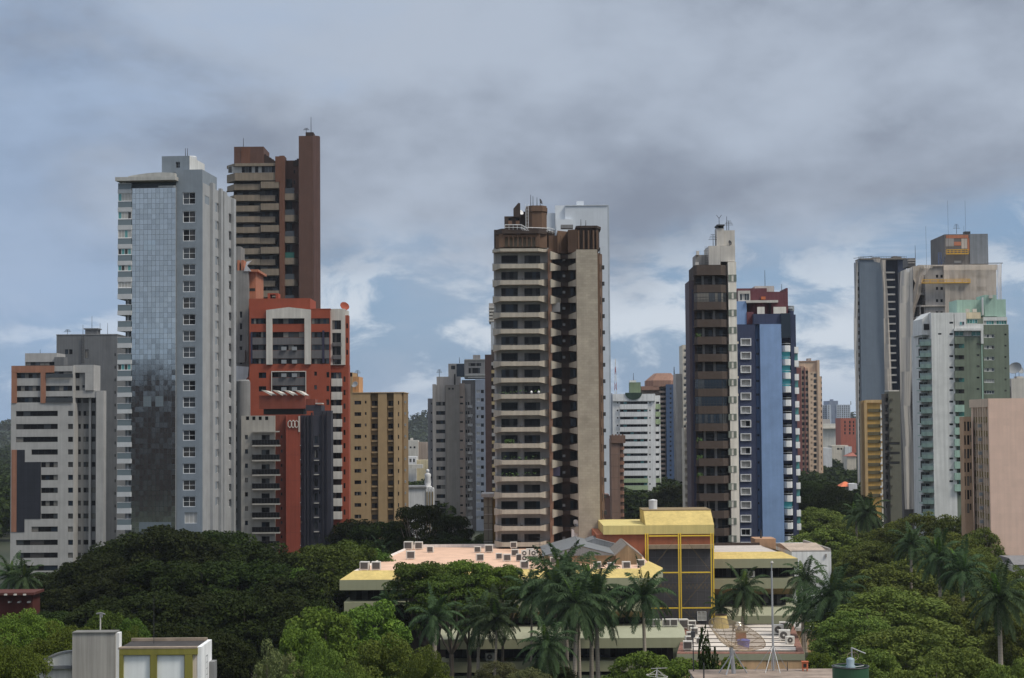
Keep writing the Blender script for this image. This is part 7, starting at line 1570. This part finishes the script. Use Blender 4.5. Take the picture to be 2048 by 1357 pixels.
def kind(k):
    if k in KIND: return KIND[k]
    spec = {'dark': [(11, 95, 1.25, 6.5, 430, .23, .62, L_DARK), (12, 105, 1.2, 6.0, 430, .23, .6, L_DARK), (13, 85, 1.35, 7., 400, .24, .65, L_DARK)],
            'mid': [(21, 100, 1.2, 6.5, 440, .22, .6, L_MID), (22, 90, 1.3, 7, 420, .23, .6, L_MID)],
            'bright': [(31, 85, 1.2, 6.5, 420, .24, .55, L_BRIGHT), (32, 95, 1.15, 7, 420, .24, .5, L_BRIGHT)],
            'olive': [(41, 130, .95, 6, 560, .19, .55, L_OLIVE), (42, 120, 1.0, 6.5, 540, .19, .55, L_OLIVE), (43, 125, .95, 7, 560, .19, .5, L_OLIVE)],
            'wisp': [(91, 15, 2.3, 3, 60, .75, .8, L_DARK)], 'pale': [(51, 90, 1.1, 3, 460, .20, .8, L_PALE)], 'lacy': [(61, 120, 1.25, 8, 430, .19, .42, L_MID, 'layer', 40), (62, 125, 1.2, 8, 430, .19, .4, L_BRIGHT, 'layer', 44), (63, 80, 1.2, 8, 430, .2, .45, L_DARK, 'layer', 40)],
            'fine': [(71, 230, .8, 6.5, 1500, .105, .55, L_CROWN), (72, 200, .8, 7, 1500, .105, .55, L_BRIGHT)], 'far': [(81, 40, 1.9, 4, 90, .5, .7, L_DARK), (82, 38, 2., 4, 90, .5, .7, L_MID)]}[k]
    KIND[k] = [dome(*s) for s in spec]; return KIND[k]
_tc = [0]
def tree(k, px, top, wpx, Y, label, group=None, name=None, var=None, hmin=None):
    vs = kind(k); i = _tc[0] % len(vs) if var is None else var; _tc[0] += 1; cr, tk = vs[i]
    p = at(px, top, Y); rad = wpx/2*Y/F_PX; hh = p.z
    if hh < 3: hh = 3
    o = empty(name or {'pale': 'shrub'}.get(k, 'tree'), (p.x, Y+rad*.3, 0), label, 'shrub' if k == 'pale' else 'tree', group, rnd.uniform(0, 6.28))
    s = (rad/R0*rnd.uniform(.96, 1.04), rad/R0*rnd.uniform(.96, 1.04), hh/H0/1.04)
    for nm, me in (('trunk', tk), ('crown', cr)): c = obj(nm, me, o); c.scale = s
    return o
# ---- grove on the left
G1 = 'dark dense trees of the big grove below the glass tower'; LG1 = 'dark dense broad-crowned tree in the big grove below the mirrored tower'
for px, top, w, Y in ((112, 1135, 170, 300), (185, 1096, 200, 295), (265, 1064, 220, 302), (345, 1045, 240, 296), (430, 1050, 230, 304), (505, 1080, 210, 296), (582, 1098, 180, 290), (150, 1165, 190, 266), (235, 1125, 210, 264), (330, 1112, 230, 262), (420, 1112, 230, 266), (515, 1120, 220, 262), (572, 1137, 190, 258), (122, 1215, 170, 242), (205, 1195, 200, 240), (290, 1180, 210, 238), (380, 1182, 210, 240), (470, 1180, 210, 238), (560, 1185, 190, 240), (612, 1190, 130, 242), (330, 1245, 170, 216), (420, 1250, 170, 214)): tree('dark', px, top, w, Y, LG1, G1)
G2 = 'mid green trees at the right edge of the grove'; LG2 = 'mid green rounded tree at the right edge of the grove, against the yellow eave'
for px, top, w, Y in ((640, 1082, 190, 292), (690, 1078, 170, 300), (725, 1088, 170, 306), (588, 1132, 150, 262), (650, 1108, 150, 296)): tree('mid', px, top, w, Y, LG2, G2)
for px, top, w, Y in ((700, 1032, 150, 352), (760, 1034, 170, 348), (890, 1062, 170, 345), (960, 1080, 130, 350), (820, 1070, 160, 345)): tree('dark', px, top, w, Y, 'dark green tree in the row behind the pink roof, below the ochre and taupe towers', 'dark trees behind the pink roof')
tree('lacy', 838, 998, 120, 345, 'open lacy tree with gaps in front of the white church', var=2); tree('lacy', 900, 1020, 110, 350, 'dark lacy tree with a reddish edge in front of the taupe tower', var=2); tree('dark', 975, 1060, 70, 400, 'dark slim tree beside the olive grey annex block')
# ---- bottom left
for px, top, w, Y, l in ((40, 1206, 270, 172, 'bright green broad tree at the left edge, behind the red house corner'), (125, 1232, 250, 160, 'bright green broad tree just behind the near grey tower'), (10, 1265, 220, 140, 'bright green broad tree in the bottom left corner'), (250, 1245, 140, 190, 'bright yellow green tree behind the near olive roof')): tree('fine', px, top, w, Y, l, None, 'tree', 1)
for px, top, w, Y, l in ((205, 1214, 110, 208, 'mid green round tree behind the lamp pole, left of its neighbour'), (262, 1226, 90, 206, 'mid green round tree right of the lamp pole, against the dark grove')): tree('mid', px, top, w, Y, l)
# ---- bottom centre left
for px, top, w, Y, l in ((640, 1208, 190, 205, 'bright leafy tree right of the dark grove with yellow-green tips'), (735, 1200, 170, 215, 'bright leafy tree below the left end of the yellow eave'), (600, 1245, 130, 185, 'bright leafy tree leaning over the parked cars')): tree('bright', px, top, w, Y, l)
for px, top, w, Y, l in ((640, 1282, 200, 150, 'fine-leaved dense tree at the bottom, left of the largest rounded crown'), (770, 1262, 290, 152, 'largest rounded fine-leaved crown at the bottom, left of the palms'), (850, 1285, 170, 140, 'fine-leaved dense crown right in front of the largest rounded one'), (700, 1318, 220, 125, 'fine-leaved crown cut by the bottom edge, left of centre')): tree('fine', px, top, w, Y, l, None, 'tree', 0)
tree('pale', 545, 1282, 120, 175, 'pale yellowish shrub beside the parked cars'); tree('pale', 590, 1312, 150, 150, 'pale green shrub at the bottom edge in front of the bright trees'); tree('pale', 1000, 1322, 110, 240, 'pale green shrub at the foot of the palms, left one', hmin=3); tree('pale', 1060, 1335, 120, 225, 'pale green shrub at the foot of the palms, right one')
# ---- in front of the civic building
for px, top, w, Y, v, l in ((850, 1115, 190, 262, 0, 'layered tree with flat leafy tiers left in front of the yellow eave'), (935, 1108, 170, 264, 1, 'tallest layered tree with flat leafy tiers in front of the yellow eave'), (1005, 1118, 120, 266, 1, 'layered tree reaching right towards the palms'), (900, 1140, 200, 258, 0, 'layered tree with lower dark tiers over the middle of the eave')): tree('lacy', px, top, w, Y, l, None, 'tree', v)
for px, top, w, Y, k, l in ((1290, 1300, 170, 200, 'bright', 'bright layered bush left of the annex wall'), (1385, 1312, 150, 190, 'bright', 'bright green tree hiding the annex wall, middle one'), (1455, 1316, 140, 185, 'bright', 'green tree right in front of the annex tan wall'), (1270, 1335, 110, 170, 'mid', 'green tree at the bottom edge by the pale wire dish frame'), (1100, 1322, 100, 240, 'dark', 'dark green bush between the palm trunks')): tree(k, px, top, w, Y, l)
tree('wisp', 1417, 1276, 54, 180, 'thin dark shrubby tree in front of the annex roof', var=0); tree('dark', 795, 1205, 60, 262, 'dark round bush below the yellow eave, by the left palm')
# ---- right street trees
G3 = 'olive green street trees along the avenue at the right'; LG3 = 'olive green fine-leaved umbrella tree of the avenue at the right'
for px, top, w, Y in ((1640, 1012, 150, 430), (1700, 1035, 130, 415), (1655, 1052, 190, 372), (1712, 1090, 110, 350), (1755, 1078, 170, 335), (1845, 1022, 200, 345), (1930, 1020, 170, 342), (1965, 1050, 110, 318), (1790, 1050, 160, 345), (1890, 1062, 190, 310), (1960, 1092, 120, 296), (1830, 1110, 170, 300), (1795, 1126, 235, 282), (1985, 1125, 160, 285), (2045, 1130, 130, 282), (1790, 1172, 300, 240), (1900, 1190, 190, 248), (1720, 1215, 190, 228), (1840, 1238, 320, 196), (1985, 1190, 180, 236), (1740, 1290, 190, 180), (1930, 1290, 240, 170), (2040, 1230, 150, 215), (1850, 1325, 260, 148), (2030, 1312, 180, 165)): tree('olive', px, top, w, Y, LG3, G3)
G4 = 'dark trees behind the blue tower'
for px, top, w, Y in ((1625, 955, 90, 520), (1670, 968, 100, 500), (1715, 985, 90, 480), (1640, 985, 110, 450), (1700, 1000, 110, 440), (1345, 965, 90, 560)): tree('dark', px, top, w, Y, 'dark tree in the rows beyond the blue tower and the avenue', G4)
for px, top, w, Y, k, l in ((1680, 1262, 90, 240, 'mid', 'dense green bush between the annex and the tall palm'), (1640, 1300, 80, 215, 'bright', 'bright bush right of the annex corner')): tree(k, px, top, w, Y, l)
# ---- palms
def frond(rg, mbv, base, az, el, ln, droop, lf=.95):
    k = 34; d0 = np.array([math.cos(az)*math.cos(el), math.sin(az)*math.cos(el), math.sin(el)]); p = np.array(base, float); pts = [p.copy()]; d = d0.copy()
    for i in range(k):
        d = d+np.array([0, 0, -droop/k*(.4+1.6*i/k)]); d /= np.linalg.norm(d); p = p+d*ln/k; pts.append(p.copy())
    side = np.array([-math.sin(az), math.cos(az), 0])
    for i in range(2, k+1):
        t = i/k; L_ = lf*math.sin(math.pi*min(.97, .12+.85*t))**.6; dd = pts[i]-pts[i-1]; dd /= np.linalg.norm(dd)
        for s in (-1, 1):
            for rep in range(2):
                v = side*s*rg.uniform(.55, 1.05)+dd*rg.uniform(.3, .7)+np.array([0, 0, -rg.uniform(.25, .95)]); v /= np.linalg.norm(v); q = pts[i]-dd*ln/k*rep*.5; w_ = dd*.06; tip = q+v*L_*rg.uniform(.75, 1.1); mid = q+v*L_*.5+np.array([0, 0, .04])
                mbv.append(np.array([q-w_*.5, mid-w_, tip, mid+w_]))
    for i in range(k):
        w2 = .045*(1-i/k)+.012; mbv.append(np.array([pts[i]-side*w2, pts[i+1]-side*w2, pts[i+1]+side*w2, pts[i]+side*w2]))
def palm_crown(seed, n, ln, lo_, mat, up=0):
    rg = np.random.default_rng(seed); Q = []
    for i in range(n):
        el = math.radians(80-(80-lo_)*((i+.5)/n)**.85+rg.normal()*5); az = i*2.399963+rg.normal()*.2; frond(rg, Q, (0, 0, 0), az, el, ln*rg.uniform(.85, 1.08), 1.5 if not up else .9)
    return quads_mesh('crown', np.stack(Q), mat)
PC = [palm_crown(1, 28, 4.8, -52, L_PALM), palm_crown(2, 34, 5.0, -62, L_PALM), palm_crown(3, 25, 4.6, -40, L_PALM), palm_crown(4, 15, 4.0, 5, L_PALMY, 1)]
YPAL = {}
def palm(px, py, Y, label, s=1., v=None, shaft=0, thick=.24, pod=False, spear=True, kind_=None):
    p = at(px, py, Y); h = max(1.5, p.z); o = empty('palm_tree', (p.x, Y, 0), label, 'palm', None, rnd.uniform(0, 6.28)); lean = Vector((rnd.uniform(-.55, .55), rnd.uniform(-.4, .4), 0)); top = h-1.4*s*(1 if shaft else .4)
    mb = MB(); pts = [Vector((0, 0, 0)), lean*.35+Vector((0, 0, top*.4)), lean*.8+Vector((0, 0, top*.75)), lean+Vector((0, 0, top))]; n = 12; 
    for a_, c_, r0_, r1_ in zip(pts[:-1], pts[1:], (thick*1.25, thick*1.05, thick*.95), (thick*1.05, thick*.95, thick*.75)): mb.tube(a_, c_, r0_, r1_, n)
    mb.build('trunk', PALMT, o); mb = MB(); mb.tube(pts[-1], lean+Vector((0, 0, h+.15)), thick*.85, thick*.35, 10); mb.build('crownshaft', CSH if shaft else M('palm_boot_brown', (96, 80, 56), .9, .2, .2), o)
    if v is None: v = rnd.randrange(3)
    c = obj('crown', PC[v], o, tuple(lean+Vector((0, 0, h)))); c.scale = (s,)*3; c.rotation_euler = (rnd.uniform(-.08, .08), rnd.uniform(-.08, .08), rnd.uniform(0, 6.28))
    if spear:
        if 's' not in YPAL: rg = np.random.default_rng(8); Q = []; frond(rg, Q, (0, 0, 0), .3, 1.35, 2.6, .15, .4); frond(rg, Q, (0, 0, 0), 2.3, 1.2, 3.2, .5, .6); YPAL['s'] = quads_mesh('young_frond', np.stack(Q), L_PALMY)
        c2 = obj('young_frond', YPAL['s'], o, tuple(lean+Vector((0, 0, h)))); c2.scale = (s,)*3; c2.rotation_euler = (0, 0, rnd.uniform(0, 6.28))
    if pod: mb = MB(); mb.lathe([(.05, -1.9), (.3, -1.6), (.42, -1.1), (.36, -.6), (.12, -.2)], 10, c=(-.35, -.5)); mb.build('flower_pod', M('pod_yellow', (176, 140, 40)), o, tuple(lean+Vector((0, 0, h))), smooth=True)
    return o
PL = [((1060, 1190), 262, 'slender palm left of the central palm cluster, with a thin dark trunk', 1., 2, 0, .16), ((1111, 1172), 250, 'big palm with a pale trunk at the left of the central palm cluster', 1.15, 1, 0, .3), ((1133, 1152), 262, 'tallest palm of the central cluster with a yellow spear leaf', 1.1, 0, 0, .26), ((1146, 1205), 244, 'palm with a yellow flower pod and a white-stained trunk', 1.05, 1, 0, .27), ((1181, 1182), 256, 'palm in the right half of the central cluster with a brown trunk', 1.1, 0, 0, .27), ((1195, 1200), 250, 'outermost right palm of the central cluster with low drooping fronds', 1.15, 1, 0, .28), ((1158, 1215), 270, 'palm hidden behind the middle of the central cluster', .95, 2, 0, .22), ((1290, 1192), 248, 'single palm right of the cluster in front of the yellow frame', 1.05, 2, 0, .24), ((987, 1238), 250, 'slim palm with a bright green crownshaft below the layered trees', .95, 2, 1, .17), ((954, 1240), 254, 'palm with a cluster of leaning stems below the layered trees', .9, 0, 0, .22), ((866, 1232), 236, 'broad low palm below the layered tree at the left', .9, 2, 0, .3), ((1093, 1290), 232, 'short young palm with a green crownshaft at the foot of the cluster', .8, 1, 1, .2), ((1482, 1180), 296, 'bushy palm in front of the right wing windows', 1.05, 1, 0, .3), ((1440, 1215), 298, 'small palm behind the pale yellow hood', .7, 0, 0, .2), ((1609, 1158), 300, 'upright palm against the white warehouse wall', .95, 0, 0, .25), ((1661, 1192), 246, 'tall palm between the annex and the avenue trees', 1.1, 1, 0, .3), ((1605, 1220), 280, 'low palm with spreading fronds at the right wing corner', .95, 2, 0, .22), ((780, 1210), 262, 'small palm below the left end of the yellow eave', .7, 0, 0, .2), ((760, 1102), 345, 'palm tuft behind the left parapet with a yellow frond', .8, 0, 0, .2), ((1818, 1088), 285, 'palm deep among the avenue trees, leftmost of three', .8, 0, 0, .25), ((1884, 1112), 262, 'palm among the avenue trees, middle of three', .9, 1, 0, .25), ((1925, 1142), 258, 'palm among the avenue trees, rightmost of three', 1.05, 2, 0, .25), ((2000, 1195), 212, 'dark palm near the right edge among the avenue trees', .9, 1, 0, .28), ((1738, 1025), 372, 'palm with yellow-green fronds below the amber striped building', 1., 0, 0, .25), ((1712, 1030), 380, 'palm left of the one below the amber striped building', .95, 2, 0, .25), ((24, 1150), 270, 'palm at the left edge above the red house', .7, 1, 0, .22), ((54, 1156), 266, 'second palm from the left edge above the red house', .7, 0, 0, .22), ((1640, 1235), 262, 'small dark palm behind the tall palm by the annex', .9, 1, 0, .2), ((1225, 1180), 700, 'small palm tuft in front of the white and green building', .9, 2, 0, .2)]
for (px, py), Y, l, s, v, sh, th in PL[:-1]: palm(px, py, Y, l, s*(1.22 if 'cluster' in l else 1.08)*rnd.uniform(.92, 1.1), v, sh, th, 'flower pod' in l)
# ---- far wood: leafy masses between the towers, one object
rg = np.random.default_rng(5); C = []; RR2 = []
def patch(px0, px1, Y0_, Y1_, n, h, r_=5.):
    for _ in range(n):
        Y = rg.uniform(Y0_, Y1_); px = rg.uniform(px0, px1); x = (px-CX)/F_PX*Y; C.append(np.array([x, Y, rg.uniform(.45, 1)*h])); RR2.append(r_*rg.uniform(.7, 1.3))
patch(-60, 40, 600, 1500, 260, 13); patch(790, 880, 560, 800, 130, 11); patch(790, 880, 800, 1500, 240, 14); patch(1580, 1740, 560, 1000, 260, 12); patch(1580, 1740, 1000, 1900, 260, 15); patch(1200, 1400, 620, 1000, 170, 13); patch(-60, 2100, 1500, 2200, 600, 16, 9); patch(-60, 700, 560, 1200, 300, 12)
Q = leaves_on(rg, C, RR2, 22, 1.3, .7); me = quads_mesh('far_forest', Q, L_DARK); o = obj('far_forest', me); tag(o, 'far dark tree mass between and beyond the towers', 'far trees', kind='stuff')
# wooded hilltop
C = []; RR2 = []
for _ in range(900):
    x = rg.uniform(-900, 900); y = rg.uniform(2350, 2760); zh = hz(x)*min(1, (y-2300)/400); C.append(np.array([x, y, zh+rg.uniform(0, 7)])); RR2.append(rg.uniform(8, 15))
me = quads_mesh('hill_forest', leaves_on(rg, C, RR2, 1.1, 3.4, .7), L_DARK); o = obj('hill_forest', me); tag(o, 'wooded hilltop on the horizon', 'forest', kind='stuff')
# ---------------------------------------------------------------- the air between the towers
mb = MB(); mb.box(-2500, 2500, -260, 6000, -1, 130); hz_o = mb.build('haze', None); tag(hz_o, 'thin pale blue haze in the air', 'haze', kind='stuff')
hm = bpy.data.materials.new('haze'); hm.use_nodes = True; hn = hm.node_tree; hn.nodes.clear()
ho = hn.nodes.new('ShaderNodeOutputMaterial'); hv = hn.nodes.new('ShaderNodeVolumePrincipled'); hv.inputs['Density'].default_value = .000065; hv.inputs['Color'].default_value = (.86, .91, 1, 1); hv.inputs['Anisotropy'].default_value = .3
hn.links.new(hv.outputs[0], ho.inputs['Volume']); hz_o.data.materials.clear(); hz_o.data.materials.append(hm)
